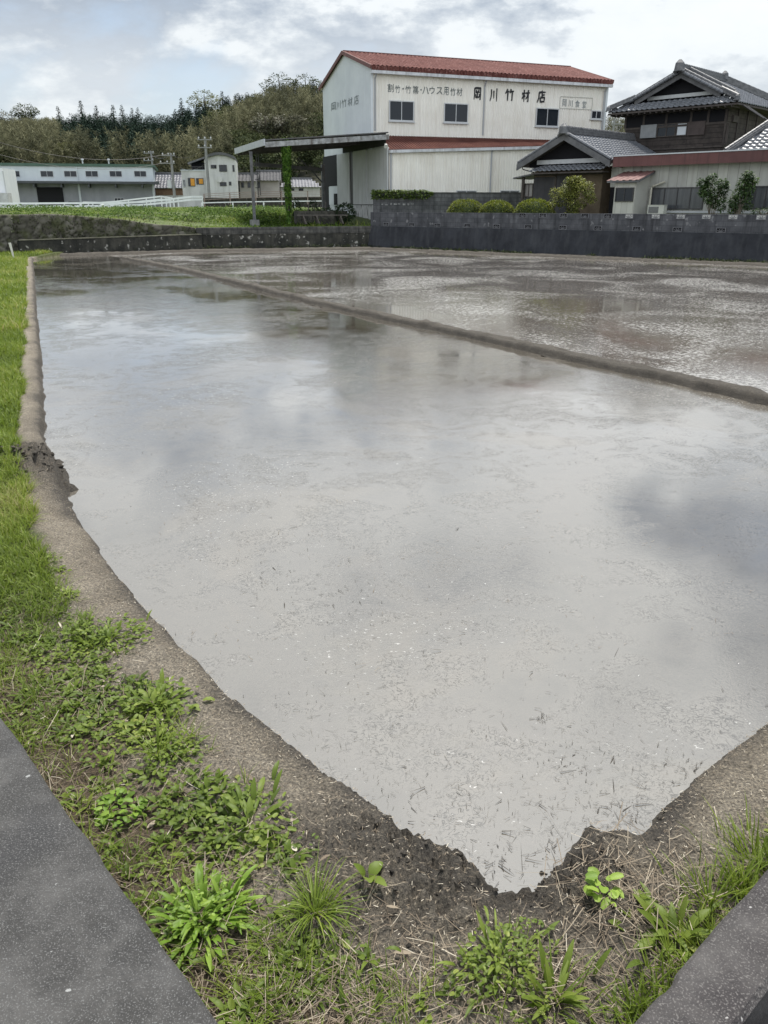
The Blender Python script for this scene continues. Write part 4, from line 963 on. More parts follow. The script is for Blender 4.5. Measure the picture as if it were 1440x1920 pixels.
M_bark = mat('bark', (0.06, 0.048, 0.038), (0.12, 0.10, 0.08), scale=8, rough=.95, bump=.5)
M_dkleaf = leaf_mat('dark_bush_leaf', [(0, (0.012, 0.025, 0.012)), (.6, (0.03, 0.055, 0.02)), (1, (0.06, 0.10, 0.035))])
leafy('bush', 'dark green bush by the sliding panels under the open shed', 'bush', clutter_frame(647, 417, -q + .9), .62, .5, .5, 900, M_dkleaf, (.08, .16), seed=3)
leafy('bush', 'small dark leafy plant in front of the dark doorway', 'bush', clutter_frame(615, 417, -q + 1.5), .42, .4, .38, 400, M_dkleaf, (.08, .16), seed=4)
leafy('bush', 'slim leafy tuft growing left of the planter stakes', 'bush', clutter_frame(557, 418, -q + 1.7), .20, .2, .62, 300, M_dkleaf, (.08, .14), seed=6)
leafy('bush', 'leafy tuft between the upright planter stakes', 'bush', clutter_frame(588, 418, -q + 1.9), .26, .2, .60, 380, M_dkleaf, (.08, .14), seed=8)
# ------------------------------------------------------------------ traditional tiled house
HA = R(-45)
M_dwood = mat('charred_boards', (0.028, 0.022, 0.020), (0.065, 0.052, 0.046), scale=3, rough=.85, stretch=(1, 1, 1), brick=(1.9, 0.24, 0.018, (0.35, 0.33, 0.33)))
M_beam = mat('dark_timber', (0.035, 0.028, 0.026), (0.07, 0.058, 0.052), scale=5, rough=.8)
M_greybeam = mat('grey_timber', (0.075, 0.075, 0.08), (0.12, 0.12, 0.125), scale=3, rough=.8)
M_whitebeam = mat('pale_gable_beam', (0.38, 0.39, 0.41), (0.46, 0.47, 0.48), scale=3, rough=.7)
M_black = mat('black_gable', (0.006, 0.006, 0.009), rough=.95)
M_mud_w = mat('brown_mud_wall', (0.10, 0.075, 0.05), (0.15, 0.115, 0.08), scale=2, rough=.95)
H0 = Frame((15.9, 45.5, 1.35), HA)
hou = thing('traditional_house', 'two-storey Japanese timber house with grey tiled hip-and-gable roofs', 'house', H0.loc, HA)
ye = -0.95
xeL, zeL = H0.hy(1140, 211, ye); xeR, zeR = H0.hy(1384, 191, ye)
ze = (zeL + zeR) / 2
yg = -0.55
xp, zp = H0.hy(1278, 124, yg)
xwL = H0.hy(1173, 240, 0)[0]; xwR = H0.hy(1362, 240, 0)[0]
zsk, _ = 0, 0
xsL, zs1 = H0.hy(1222, 191, yg); xsR, zs2 = H0.hy(1326, 178, yg); zs = (zs1 + zs2) / 2
print('house', xeL, zeL, xeR, zeR, 'peak', xp, zp, 'wall', xwL, xwR, 'skirt', xsL, xsR, zs)
ln = 4.6       # ridge length to the back
dy = 6.0
# body
zw0 = 0.0
b = MB(); b.box(xwL, xwR, 0, dy, zw0, ze + .25); b.build('wall', M_dwood, hou)
# posts and lintels on the upper front
b = MB(); ztopw = ze - .05
zlin = H0.hy(1270, 234, 0)[1]; zsi = H0.hy(1262, 256, 0)[1]; zs_low = H0.hy(1300, 275, 0)[1]
for px in (1174, 1208, 1250, 1296, 1328, 1361): xx = H0.hy(px, 225, 0)[0]; b.box(xx - .06, xx + .06, -.05, -.003, zlin, ztopw)
b.box(xwL, xwR, -.06, -.003, zlin - .1, zlin - .001); b.box(xwL, xwR, -.05, -.003, zs_low - .08, zs_low)
for px in (1358, 1363): xx = H0.hy(px, 255, 0)[0]; b.box(xx - .05, xx + .05, -.07, -.004, zs_low, zlin - .101)
b.build('framing', M_beam, hou)
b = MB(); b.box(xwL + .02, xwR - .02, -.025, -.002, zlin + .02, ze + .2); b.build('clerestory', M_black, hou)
# long upper window: shutter box, panes, curtain
def xz(px, py, y=0): return H0.hy(px, py, y)
M_curtain = mat('white_curtain', (0.55, 0.58, 0.62), rough=.8); M_shut = mat('pale_shutter', (0.20, 0.21, 0.22), (0.25, 0.26, 0.27), scale=3, rough=.7)
wz0 = xz(1262, 256)[1]; wz1 = xz(1262, 231)[1]
a, bq = xz(1203, 245)[0], xz(1232, 245)[0]
mb = MB(); mb.box(a, bq, -.12, -.004, wz0, wz1); mb.build('shutter_box', M_shut, hou)
w1 = window(hou, bq + .02, xz(1268, 245)[0], wz0, wz1, -.01, M_beam, mull=1, sill=False)
w2 = window(hou, xz(1268.5, 245)[0], xz(1289, 245)[0], wz0, wz1, -.01, M_beam, mp=M_curtain, mull=0, sill=False, label='upstairs window with a white curtain')
mb = MB(); mb.box(xz(1290, 245)[0], xz(1322, 245)[0], -.10, -.004, wz0, wz1); mb.build('shutter_box', mat('brown_shutter', (0.05, 0.038, 0.036), (0.075, 0.058, 0.055), scale=3, rough=.8), hou)
# main roof
def unit(v): v = np.array(v, float); return v / np.linalg.norm(v)
yback = dy + .9
xRf = (xeR - 0.0)
zr = zp - .25
def slope_main(xe, s):
    v = np.array([xp - xe, 0, zr - ze]); L = np.linalg.norm(v)
    if s < 0: return tile_roof('roof', (xe, yback, ze), (0, -1, 0), v, [(0, 0), (yback - ye, 0), (yback - yg, L * .36), (yback - yg, L), (0, L)], M_tile, hou)
    return tile_roof('roof', (xe, ye, ze), (0, 1, 0), v, [(0, 0), (yback - ye, 0), (yback - ye, L), (yg - ye, L), (yg - ye, L * .36)], M_tile, hou)
r1 = slope_main(xeL, -1); r2 = slope_main(xeR, 1)
# underside of the eaves
mb = MB(); mb.hexa([(xeL, ye, ze - .12), (xeR, ye, ze - .12), (xeR, yback, ze - .12), (xeL, yback, ze - .12), (xeL, ye, ze - .04), (xeR, ye, ze - .04), (xeR, yback, ze - .04), (xeL, yback, ze - .04)])
k = 0
xx = xeL + .15
while xx < xeR: mb.box(xx, xx + .05, ye + .02, 0, ze - .20, ze - .121); xx += .33
mb.build('eaves', M_beam, hou)
# skirt roof below the front gable
v = np.array([0, yg - ye + .5, zs - ze]); Lk = np.linalg.norm(v)
tile_roof('skirt_roof', (xeL, ye, ze), (1, 0, 0), (0, .95, .62), [(0, 0), (xeR - xeL, 0), (xeR - xeL - .75, Lk * .75), (.75, Lk * .75)], M_tile, hou, pv=.2)
# gable: black recess, pale beam, bargeboards
mb = MB(); gx0, gx1 = xp - (xp - xeL) * .62, xp + (xeR - xp) * .62; gz = zr - (zr - ze) * .62
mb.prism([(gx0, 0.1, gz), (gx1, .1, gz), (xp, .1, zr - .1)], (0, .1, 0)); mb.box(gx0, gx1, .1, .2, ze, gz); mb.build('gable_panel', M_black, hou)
mb = MB(); mb.bar((gx0 + .35, -.02, zs + .18), (gx1 - .35, -.02, zs + .18), .1, .17); mb.build('gable_beam', M_whitebeam, hou)
mb = MB()
for xe_ in (xeL, xeR):
    fx = lambda f: (xp + (xe_ - xp) * f, yg + .06, zr - (zr - ze) * f - .16)
    mb.bar(fx(0), fx(.66), .06, .22, up=(0, 1, 0)) if False else mb.hexa([tuple(np.array(fx(.66)) + (0, 0, -.12)), tuple(np.array(fx(0)) + (0, 0, -.12)), tuple(np.array(fx(0)) + (0, .06, -.12)), tuple(np.array(fx(.66)) + (0, .06, -.12)), tuple(np.array(fx(.66)) + (0, 0, .12)), tuple(np.array(fx(0)) + (0, 0, .12)), tuple(np.array(fx(0)) + (0, .06, .12)), tuple(np.array(fx(.66)) + (0, .06, .12))])
mb.build('bargeboard', M_greybeam, hou)
# ridges: main, verges, corner hips, onigawara
ridge_tiles('ridge', [(xp, yg - .1, zr + .0), (xp, ln, zr)], M_tile2, hou, h=.30, w=.30, courses=4)
def vpt(xe_, f, y): return (xp + (xe_ - xp) * f, y, zr - (zr - ze) * f + .03)
for xe_ in (xeL, xeR):
    ridge_tiles('verge_tiles', [vpt(xe_, .02, yg + .1), vpt(xe_, .66, yg + .1)], M_tile2, hou, h=.10, w=.22, courses=1)
    ridge_tiles('hip_tiles', [vpt(xe_, .66, yg + .1), (xe_, ye, ze + .10)], M_tile2, hou, h=.14, w=.2, courses=2)
    # round verge row seen end-on along the gable edge
    mb = MB()
    for i in range(11):
        a_, c_ = np.array(vpt(xe_, .04 + .062 * i, yg - .06)), np.array(vpt(xe_, .04 + .062 * i + .055, yg - .06)); mb.tube([a_, c_], [.085, .07], 7)
    mb.build('verge_caps', M_tile, hou)
ridge_tiles('descending_ridge', [vpt(xeR, .04, yg + .75), vpt(xeR, .78, yg + .75)], M_tile2, hou, h=.22, w=.24, courses=3)
ridge_tiles('hip_tiles', [(xp, ln, zr + .02), vpt(xeR, 1.0, ln + 2.6)], M_tile2, hou, h=.26, w=.28, courses=3)
def onigawara(x, y, z, s):
    mb = MB(); mb.tube([(x, y - .05, z - .1 * s), (x, y - .06, z + .30 * s), (x, y - .06, z + .48 * s)], [.30 * s, .24 * s, .07 * s], 9)
    mb.tube([(x - .3 * s, y - .08, z - .15 * s), (x, y - .1, z + .05 * s), (x + .3 * s, y - .08, z - .15 * s)], [.08 * s, .13 * s, .08 * s], 7); return mb.build('ridge_end_tile', M_tile2, hou)
onigawara(xp, yg - .15, zr + .1, .9); onigawara(xp, ln + .1, zr + .2, .75); onigawara(*vpt(xeR, .80, yg + .75), .6); onigawara(xeL + .05, ye, ze + .12, .45); onigawara(xeR - .05, ye, ze + .12, .45)
# side wall details on the right
mb = MB()
for yy in (1.2, 2.4, 3.6): mb.box(xwR + .002, xwR + .06, yy - .05, yy + .05, zw0, ze)
mb.box(xwR + .002, xwR + .09, .5, 1.1, ze - .75, ze - .45); mb.build('side_framing', M_beam, hou)
mb = MB(); g0 = H0.w(0, 0, 0)
for (pa, pb) in (((1392, 196), (1432, 222)), ((1402, 200), (1440, 226))):
    x0, z0 = H0.hy(*pa, -.3); x1, z1 = H0.hy(*pb, -.6); mb.tube([(x0, -.3, z0), (x1, -.6, z1)], .035, 6)
mb.build('rain_pipe', M_dframe, hou)

# low gable wing
Gx, Gy = 9.3, 43.0
G0 = Frame((Gx, Gy, 1.35), HA)
dGx, dGy = (lambda d: (d[0], d[1]))(H0.l2(np.array([Gx, Gy, 0]) - np.array([15.9, 45.5, 0])))
wing = thing('tiled_wing', 'low gabled front wing of the tiled house with a black gable and small skirt roof', 'house', G0.loc, HA)
yv = -0.75
xl, zl_a = G0.hy(969, 309, yv); xr, zr_a = G0.hy(1144, 299, yv); zev = (zl_a + zr_a) / 2
xpk, zpk = G0.hy(1060, 250, yv)
xpk = (xl + xr) / 2 * .5 + xpk * .5
print('wing', xl, zl_a, xr, zr_a, xpk, zpk)
yb2 = 6.0
for xe_, s in ((xl, -1), (xr, 1)):
    v = np.array([xpk - xe_, 0, zpk - zev]); L = np.linalg.norm(v)
    if s < 0: tile_roof('roof', (xe_, yb2, zev), (0, -1, 0), v, [(0, 0), (yb2 - yv, 0), (yb2 - yv, L), (0, L)], M_tile, wing)
    else: tile_roof('roof', (xe_, yv, zev), (0, 1, 0), v, [(0, 0), (yb2 - yv, 0), (yb2 - yv, L), (0, L)], M_tile, wing)
xw0 = G0.hy(1001, 350, 0)[0]; xw1 = G0.hy(1128, 350, 0)[0]
zgb = G0.hy(1065, 300, -.05)[1]
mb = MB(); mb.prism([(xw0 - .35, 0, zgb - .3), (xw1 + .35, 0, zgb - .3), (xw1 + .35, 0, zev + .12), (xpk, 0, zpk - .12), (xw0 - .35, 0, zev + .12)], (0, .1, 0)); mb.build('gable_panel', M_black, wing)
mb = MB(); xa, za = G0.hy(1008, 306, -.1); xb, zb = G0.hy(1126, 299, -.1); mb.bar((xa, -.1, (za + zb) / 2), (xb, -.1, (za + zb) / 2), .12, .2); mb.build('gable_beam', M_whitebeam, wing)
mb = MB()
for xe_ in (xl, xr):
    f0, f1 = np.array([xpk, yv - .02, zpk - .16]), np.array([xe_, yv - .02, zev - .16]); d_ = np.array([0, 0, .14]); e_ = np.array([0, .07, 0])
    mb.hexa([f1 - d_, f0 - d_, f0 - d_ + e_, f1 - d_ + e_, f1 + d_, f0 + d_, f0 + d_ + e_, f1 + d_ + e_])
mb.build('bargeboard', M_greybeam, wing)
for xe_ in (xl, xr):
    mb = MB(); f0, f1 = np.array([xpk, yv + .08, zpk + .05]), np.array([xe_, yv + .08, zev + .06])
    n = 11
    for i in range(n): mb.tube([f0 + (f1 - f0) * (i / n), f0 + (f1 - f0) * ((i + .95) / n)], [.085, .07], 7)
    mb.build('verge_caps', M_tile, wing)
    # soffit
mb = MB()
for xe_ in (xl, xr): mb.hexa([(xe_, yv + .06, zev - .14), (xpk, yv + .06, zpk - .14), (xpk, yb2, zpk - .14), (xe_, yb2, zev - .14), (xe_, yv + .06, zev - .06), (xpk, yv + .06, zpk - .06), (xpk, yb2, zpk - .06), (xe_, yb2, zev - .06)])
mb.build('soffit', M_beam, wing)
ridge_tiles('ridge', [(xpk, yv, zpk + .0), (xpk, yb2, zpk)], M_tile2, wing, h=.26, w=.28, courses=4)
mb = MB(); mb.tube([(xpk, yv - .08, zpk + .0), (xpk, yv - .1, zpk + .3), (xpk, yv - .1, zpk + .44)], [.25, .2, .06], 9); mb.tube([(xpk - .3, yv - .1, zpk - .1), (xpk, yv - .12, zpk + .1), (xpk + .3, yv - .1, zpk - .1)], [.06, .11, .06], 7); mb.build('ridge_end_tile', M_tile2, wing)
# skirt roof
zk0 = G0.hy(1060, 320, -.75)[1]; xk0 = G0.hy(992, 322, -.75)[0]; xk1 = G0.hy(1132, 316, -.75)[0]; zk1 = G0.hy(1066, 309, -.05)[1]
vv_ = np.array([0, .72, max(.12, zk1 - zk0)]); Lk = np.linalg.norm(vv_)
tile_roof('skirt_roof', (xk0, -.75, zk0), (1, 0, 0), vv_, [(0, 0), (xk1 - xk0, 0), (xk1 - xk0 - .2, Lk), (.2, Lk)], M_tile, wing, pv=.24, lip=.05)
mb = MB(); mb.box(xk0 + .1, xk1 - .1, -.7, 0, zk0 - .12, zk0 - .05); mb.build('skirt_eave', M_beam, wing)
# front wall: boarded left, brown mud right, side door
mb = MB(); mb.box(xw0, xw1, 0.012, 5.5, 0, zgb - .31); mb.build('wall', M_mud_w, wing)
M_slate = mat('dark_boarding', (0.040, 0.038, 0.043), (0.055, 0.053, 0.058), scale=2, rough=.8, brick=(.45, 3, .012, (.5, .5, .5)))
xm = G0.hy(1040, 350, 0)[0]; zt_ = G0.hy(1020, 332, 0)[1]
mb = MB(); mb.box(xw0, xm, -.04, .0, .05, zt_); mb.build('boarding', M_slate, wing)
mb = MB(); mb.box(xm + .12, G0.hy(1066, 350, 0)[0], -.03, .0, .05, zt_ + .05); mb.build('boarding', M_slate, wing)
mb = MB(); mb.box(xm, xm + .1, -.05, -.005, .05, zt_ + .05); mb.box(xw0, xw1, -.045, -.004, zt_ + .06, zt_ + .2)
mb.build('framing', M_beam, wing)
# little lean-to porch on the left with a post
xq, zq = G0.hy(966, 334, -.2); xq2, zq2 = G0.hy(1000, 326, -.2)
mb = MB(); mb.hexa([(xq, -.4, zq - .05), (xq2 + .1, -.4, zq2 - .05), (xq2 + .1, 1.3, zq2 - .05), (xq, 1.3, zq - .05), (xq, -.4, zq + .02), (xq2 + .1, -.4, zq2 + .02), (xq2 + .1, 1.3, zq2 + .02), (xq, 1.3, zq + .02)])
mb.build('lean_to_roof', M_tile2, wing)
xpz = G0.hy(981, 360, -.1)[0]
mb = MB(); mb.box(xpz - .06, xpz + .06, -.2, -.08, 0, zq + .12); mb.box(xpz + .08, xw0 - .01, .1, .14, .95, 1.0); mb.build('porch_post', M_beam, wing)
x0, z1 = G0.hy(985, 344, .1); x1, z0 = G0.hy(1000, 370, .1)
window(wing, x0, x1, z0, z1, .08, M_beam, mp=mat('paper_screen', (0.26, 0.25, 0.24), (0.18, 0.16, 0.16), scale=2, rough=.8), mull=1, sill=False)
mb = MB(); xg, zg = G0.hy(982, 313, -.4); mb.tube([(xg - .1, -.5, zg + .1), (xg, -.45, zg - .12), (xg + .5, -.1, zg - .28)], .03, 6); mb.build('rain_pipe', M_dframe, wing)

# ------------------------------------------------------------------ right-hand tiled roof behind the annex
T0 = Frame((*at(1440, 285, 39.3)[:2], 1.35), HA)
tw = thing('tiled_outhouse', 'tiled roof rising behind the brown fascia at the right edge', 'house', T0.loc, HA)
xa, za = T0.hy(1362, 283, 0); xb, zb = T0.hy(1470, 279, 0); zz0 = (za + zb) / 2 - .15
xs_, zs_ = T0.hy(1440, 231, 2.6)
vT = np.array([0, 2.6, max(1.0, zs_ - zz0)]); LT = np.linalg.norm(vT)
tile_roof('roof', (xa, 0, zz0), (1, 0, 0), vT, [(0, 0), (xa * 0 + 6.5, 0), (6.5, LT), (.9, LT)], M_tile, tw, pu=.31, pv=.29)
ridge_tiles('verge_tiles', [(xa - .05, -.05, zz0 + .03), (xa + .9, 2.6, zz0 + vT[2] + .03)], M_tile2, tw, h=.16, w=.3, courses=2)
ridge_tiles('ridge', [(xa + .9, 2.6, zz0 + vT[2]), (xa + 6.5, 2.6, zz0 + vT[2])], M_tile2, tw, h=.2, w=.26, courses=3)
mb = MB(); mb.box(xa + .4, xa + 6.3, .4, 2.5, 0, zz0 - .02); mb.prism([(xa + .4, .4, zz0 - .02), (xa + .4, 2.5, zz0 - .02), (xa + .4, 2.5, zz0 + vT[2] * .85)], (5.9, 0, 0)); mb.build('wall', M_dwood, tw)

# ------------------------------------------------------------------ flat-roofed annex with brown fascia
A0 = Frame((11.1, 40.9, 1.3), R(-46))
an = thing('flat_roofed_annex', 'low pale panelled annex with a reddish-brown flat roof fascia and dark windows', 'house', A0.loc, R(-46))
M_brownf = mat('brown_metal_fascia', (0.095, 0.032, 0.030), (0.12, 0.045, 0.042), scale=2, rough=.55, streak=((0.05, 0.016, 0.015), .7), brick=(2.6, 4, .012, (.5, .5, .5)))
M_pnl = mat('pale_wall_panel', (0.40, 0.40, 0.37), (0.48, 0.48, 0.44), scale=1.2, rough=.75, brick=(.455, 6, .012, (.45, .45, .44)), streak=((0.26, 0.25, 0.22), .5))
yf_ = -.55
x0, zt1 = A0.hy(1150, 294, yf_); x1, zt2 = A0.hy(1440, 280.5, yf_); zt = (zt1 + zt2) / 2; zb_ = (A0.hy(1150, 313, yf_)[1] + A0.hy(1440, 303, yf_)[1]) / 2
print('annex', x0, zt1, x1, zt2, zb_)
xe_ = x1 + 3.5
mb = MB(); mb.box(x0, xe_, yf_, yf_ + .08, zb_, zt); mb.box(x0, x0 + .08, yf_ + .081, 4, zb_, zt - .003); mb.build('fascia', M_brownf, an)
mb = MB(); mb.box(x0 - .03, xe_, yf_ - .04, yf_ + .12, zt + .002, zt + .05); mb.build('metal_edge', mat('bright_flashing', (0.45, 0.47, 0.49), rough=.35, metal=.0), an)
mb = MB(); mb.box(x0 + .09, xe_, yf_ + .09, 3.0, zb_ + .1, zb_ + .16); mb.build('roof_slab', M_greybeam, an)
xw = A0.hy(1178, 330, 0)[0]
mb = MB(); mb.box(x0 + .35, xe_, 0, .12, 0, zb_ + .098); mb.box(x0 + .35, x0 + .47, .121, 3, 0, zb_ + .098); mb.build('wall', M_pnl, an)
for (a, c, pt, pb) in ((1224, 1317, 352, 393), (1398, 1475, 349, 392)):
    xa_, z1 = A0.hy(a, pt, 0); xb_, z0 = A0.hy(c, pb, 0)
    window(an, xa_, xb_, z0, z1, 0, M_dframe, mp=mat('grey_curtained_glass', (0.05, 0.053, 0.06), (0.085, 0.088, 0.095), scale=2.2, stretch=(3, 1, .3), rough=.12), mull=3, b=.045, sill=False)
mb = MB(); xa_, z1 = A0.hy(1226, 394.5, -.05); xb_, _ = A0.hy(1440, 392, -.05); mb.box(xa_, xb_ + 2, -.08, -.002, z1 - .1, z1 - .02); mb.build('sill_rail', M_whitebeam, an)
mb = MB(); xa_, za_ = A0.hy(1222, 349, -.15); xb_, zb2 = A0.hy(1247, 340.5, -.15)
mb.tube([(xa_, -.15, za_ - 1.1), (xa_, -.15, za_ - .05), (xa_ + .08, -.15, za_), (xb_, -.15, zb2)], .045, 7); mb.build('pipe', mat('cream_pipe', (0.42, 0.40, 0.34), rough=.5), an)
# dark door recess left of the porch
xa_, z1 = A0.hy(1128, 351, -.3); xb_, z0 = A0.hy(1150, 398, -.3)
mb = MB(); mb.box(x0 - .5, x0 + .36, .3, .4, 0, z1); mb.build('dark_doorway', M_black, an)
mb = MB(); mb.box(x0 - .5, x0 + .34, .25, .42, z1 + .003, zb_ + .05); mb.build('side_wall', M_pnl, an)
# projecting porch with rusty lean-to roof
yp = -1.25
xp0 = A0.hy(1151, 370, yp)[0]; xp1 = A0.hy(1190, 370, yp)[0]
zpt = A0.hy(1170, 343, yp)[1]
mb = MB(); mb.hexa([(xp0, yp, 0), (xp1, yp, 0), (xp1, -.002, 0), (xp0, -.002, 0), (xp0, yp, zpt), (xp1, yp, zpt), (xp1, -.002, zpt + .35), (xp0, -.002, zpt + .35)])
mb.build('porch_wall', mat('porch_panel', (0.46, 0.455, 0.41), (0.53, 0.52, 0.47), scale=1.5, rough=.75, brick=(.30, 5, .010, (.55, .55, .52))), an)
xa_, z1 = A0.hy(1156, 352, yp); xb_, z0 = A0.hy(1187, 378, yp); window(an, xa_, xb_, z0, z1, yp - .002, M_dframe, mull=1, b=.04, sill=False)
x_a, z_a = A0.hy(1137, 339, yp - .25); x_b, z_b = A0.hy(1197, 338, yp - .25)
zl1_ = A0.hy(1180, 322, -.1)[1]
mb = corr((x_a, yp - .25, z_a), (1, 0, 0), unit((0, -yp + .2, zl1_ - z_a)), x_b - x_a, math.hypot(-yp + .2, zl1_ - z_a), pitch=.3, amp=.025)
mb.build('porch_roof', mat('rusty_lean_to', (0.13, 0.06, 0.055), (0.23, 0.12, 0.11), scale=2.5, rough=.55, streak=((0.07, 0.03, 0.025), .7, (4, .6, .6))), an)
mb = MB(); mb.box(x_a + .02, x_b - .02, yp - .23, yp - .19, z_a - .09, z_a - .01); mb.hexa([(x_b - .05, yp - .22, z_a - .1), (x_b, yp - .22, z_a - .1), (x_b, -.06, zl1_ - .1), (x_b - .05, -.06, zl1_ - .1), (x_b - .05, yp - .22, z_a - .01), (x_b, yp - .22, z_a - .01), (x_b, -.06, zl1_ - .012), (x_b - .05, -.06, zl1_ - .012)])
mb.build('porch_roof_edge', M_greybeam, an)
# air conditioner
xa_, z1 = A0.hy(1215, 385, -.9); xb_, z0 = A0.hy(1243, 404, -.9)
ac = thing('air_conditioner', 'white outdoor air-conditioner unit beside the porch of the annex', 'air conditioner', A0.w(xa_, -.9, z0), R(-46))
w_, h_ = xb_ - xa_, z1 - z0
mb = MB(); mb.box(0, w_, 0, .3, 0.04, h_); mb.box(-.012, w_ + .012, -.014, .31, h_ + .001, h_ + .02); mb.build('casing', mat('ac_casing', (0.42, 0.42, 0.38), (0.48, 0.48, 0.44), scale=3, rough=.5), ac)
mb = MB(); mb.box(.05, w_ * .68, -.012, -.002, .10, h_ - .06); mb.build('fan_grille', mat('ac_grille', (0.10, 0.10, 0.10), (0.16, 0.16, 0.16), scale=40, rough=.6), ac)
for xx in (.06, w_ - .14): mb = MB(); mb.box(xx, xx + .08, .02, .28, 0, .038); mb.build('foot', M_dframe, ac)

# ------------------------------------------------------------------ garden plants behind the grey wall
M_dome = leaf_mat('azalea_leaf', [(0, (0.06, 0.08, 0.012)), (.5, (0.13, 0.16, 0.022)), (1, (0.24, 0.26, 0.045))])
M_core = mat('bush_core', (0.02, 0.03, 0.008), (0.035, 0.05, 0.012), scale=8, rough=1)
def dome(px0, px1, ptop, back, lab, seed):
    pc = (px0 + px1) / 2; dwall = GW.hy(pc, 400, back); P = GW.w(dwall[0], back, 0)
    xl_, zt_ = GW.hy(px0, 398, back)[0], GW.hy(pc, ptop, back)[1]; xr_ = GW.hy(px1, 398, back)[0]
    r = (xr_ - xl_) / 2; zb = 1.3; hgt = zt_ - zb
    t = thing('clipped_bush', lab, 'bush', (P[0], P[1], zb), 0, 'clipped round bushes behind the grey wall')
    rg = np.random.default_rng(seed); n = 4200
    d = rg.normal(size=(n, 3)); d[:, 2] = np.abs(d[:, 2]); d /= np.linalg.norm(d, axis=1)[:, None]
    s = np.clip(np.abs(d), 0, 1) ** .8 * np.sign(d)
    jit = 1 + (vnoise(np.arctan2(d[:, 1], d[:, 0]) * 2 + 7, d[:, 2] * 3, 2.2, seed) - .5) * .12 + rg.normal(0, .018, n)
    Pp = s * np.array([r, r * .85, hgt]) * jit[:, None]
    v = Veg(); v.add(Pp, np.arctan2(d[:, 1], d[:, 0]) + rg.uniform(-1.4, 1.4, n), np.arcsin(d[:, 2]) + rg.uniform(-.7, .5, n), .5, rg.uniform(.05, .10, n), rg.uniform(.025, .05, n), rg.uniform(0, 1, n), nseg=2)
    v.build('foliage', M_dome, t)
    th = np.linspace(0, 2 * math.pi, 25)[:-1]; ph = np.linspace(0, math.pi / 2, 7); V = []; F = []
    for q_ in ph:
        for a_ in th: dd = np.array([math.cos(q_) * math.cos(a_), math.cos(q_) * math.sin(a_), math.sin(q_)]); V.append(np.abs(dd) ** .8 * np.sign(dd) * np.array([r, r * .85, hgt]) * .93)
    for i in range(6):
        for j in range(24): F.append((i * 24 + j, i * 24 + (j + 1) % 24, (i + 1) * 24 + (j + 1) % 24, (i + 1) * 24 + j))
    MB().add(V, F).build('leaf_core', M_core, t, smooth=True)  # solid dark core added inside the leaves so the bush is opaque
dome(842, 905, 376, 1.15, 'leftmost of the three clipped green dome bushes behind the grey wall', 21)
dome(901, 962, 378, 1.15, 'middle and lowest clipped green dome bush behind the grey wall', 22)
dome(966, 1036, 375, 1.15, 'clipped dome bush beside the yellow-green round tree', 23)
def crown_tree(name, lab, cat, loc, clumps, m, n, ls, trunk, seed, tm=None, group=None):
    """clumps: (x,y,z,r) balls of leaves at the ends of limbs; trunk: list of polylines with radii"""
    t = thing(name, lab, cat, loc, 0, group); r = np.random.default_rng(seed); v = Veg()
    tot = sum(c[3] ** 2 for c in clumps)
    for c in clumps:
        k = max(20, int(n * c[3] ** 2 / tot)); d = r.normal(size=(k, 3)); d /= np.linalg.norm(d, axis=1)[:, None]
        rad = r.uniform(.25, 1, k) ** .55 * c[3] * (1 + .25 * r.normal(0, .5, k))
        P = d * rad[:, None] * np.array([1, 1, .85]) + np.array(c[:3]); th = np.arctan2(d[:, 1], d[:, 0])
        v.add(P, th + r.uniform(-1, 1, k), d[:, 2] * .6 + r.uniform(-.6, .6, k), r.uniform(.2, 1, k), r.uniform(*ls, k), r.uniform(ls[0] * .5, ls[1] * .5, k), np.clip(r.uniform(0, .75, k) + r.uniform(-.1, .35), 0, 1), nseg=2, roll=r.uniform(-.6, .6, k))
    v.build('crown', m, t)
    b = MB()
    for pts, rad in trunk: b.tube(pts, rad, 7)
    b.build('trunk', tm or M_bark, t)
    return t
# round yellow-green tree
gb = GW.hy(1070, 398, 2.0); P = GW.w(gb[0], 2.0, 0); s = (GW.hy(1111, 370, 2.0)[0] - GW.hy(1030, 370, 2.0)[0]) / 81
zt_ = GW.hy(1068, 332, 2.0)[1]
M_yel = leaf_mat('yellow_green_leaf', [(0, (0.06, 0.075, 0.018)), (.45, (0.15, 0.17, 0.04)), (.8, (0.29, 0.30, 0.075)), (1, (0.45, 0.44, 0.15))])
H1 = zt_ - 1.3
cl = []
rg = random.Random(4)
for i in range(26):
    a = rg.uniform(0, 6.28); q_ = rg.uniform(0.05, 1); hh = rg.uniform(.28, .92); env = math.sin(min(1, (hh - .15) / .85) * math.pi) ** .6
    cl.append((math.cos(a) * s * 33 * q_ * env, math.sin(a) * s * 33 * q_ * env, H1 * hh, rg.uniform(.20, .32)))
cl += [(s * 34, 0, H1 * .55, .2), (-s * 34, 0, H1 * .45, .2), (s * 8, 0, H1 * .93, .22), (0, 0, H1 * .2, .28), (s * 12, -.2, H1 * .14, .22)]
crown_tree('round_tree', 'round yellow-green garden tree in front of the low gable wing', 'tree', (P[0], P[1], 1.3), cl, M_yel, 5200, (.07, .13), [([(0, 0, -.1), (.03, 0, .5), (0, .02, H1 * .8)], [.07, .06, .02])] + [([(0, 0, .35), (c[0] * .5, c[1] * .5, c[2] * .75), c[:3]], [.035, .02, .008]) for c in cl[:14]], 5)
M_shr = leaf_mat('glossy_shrub_leaf', [(0, (0.02, 0.04, 0.015)), (.6, (0.05, 0.09, 0.03)), (1, (0.12, 0.18, 0.06))])
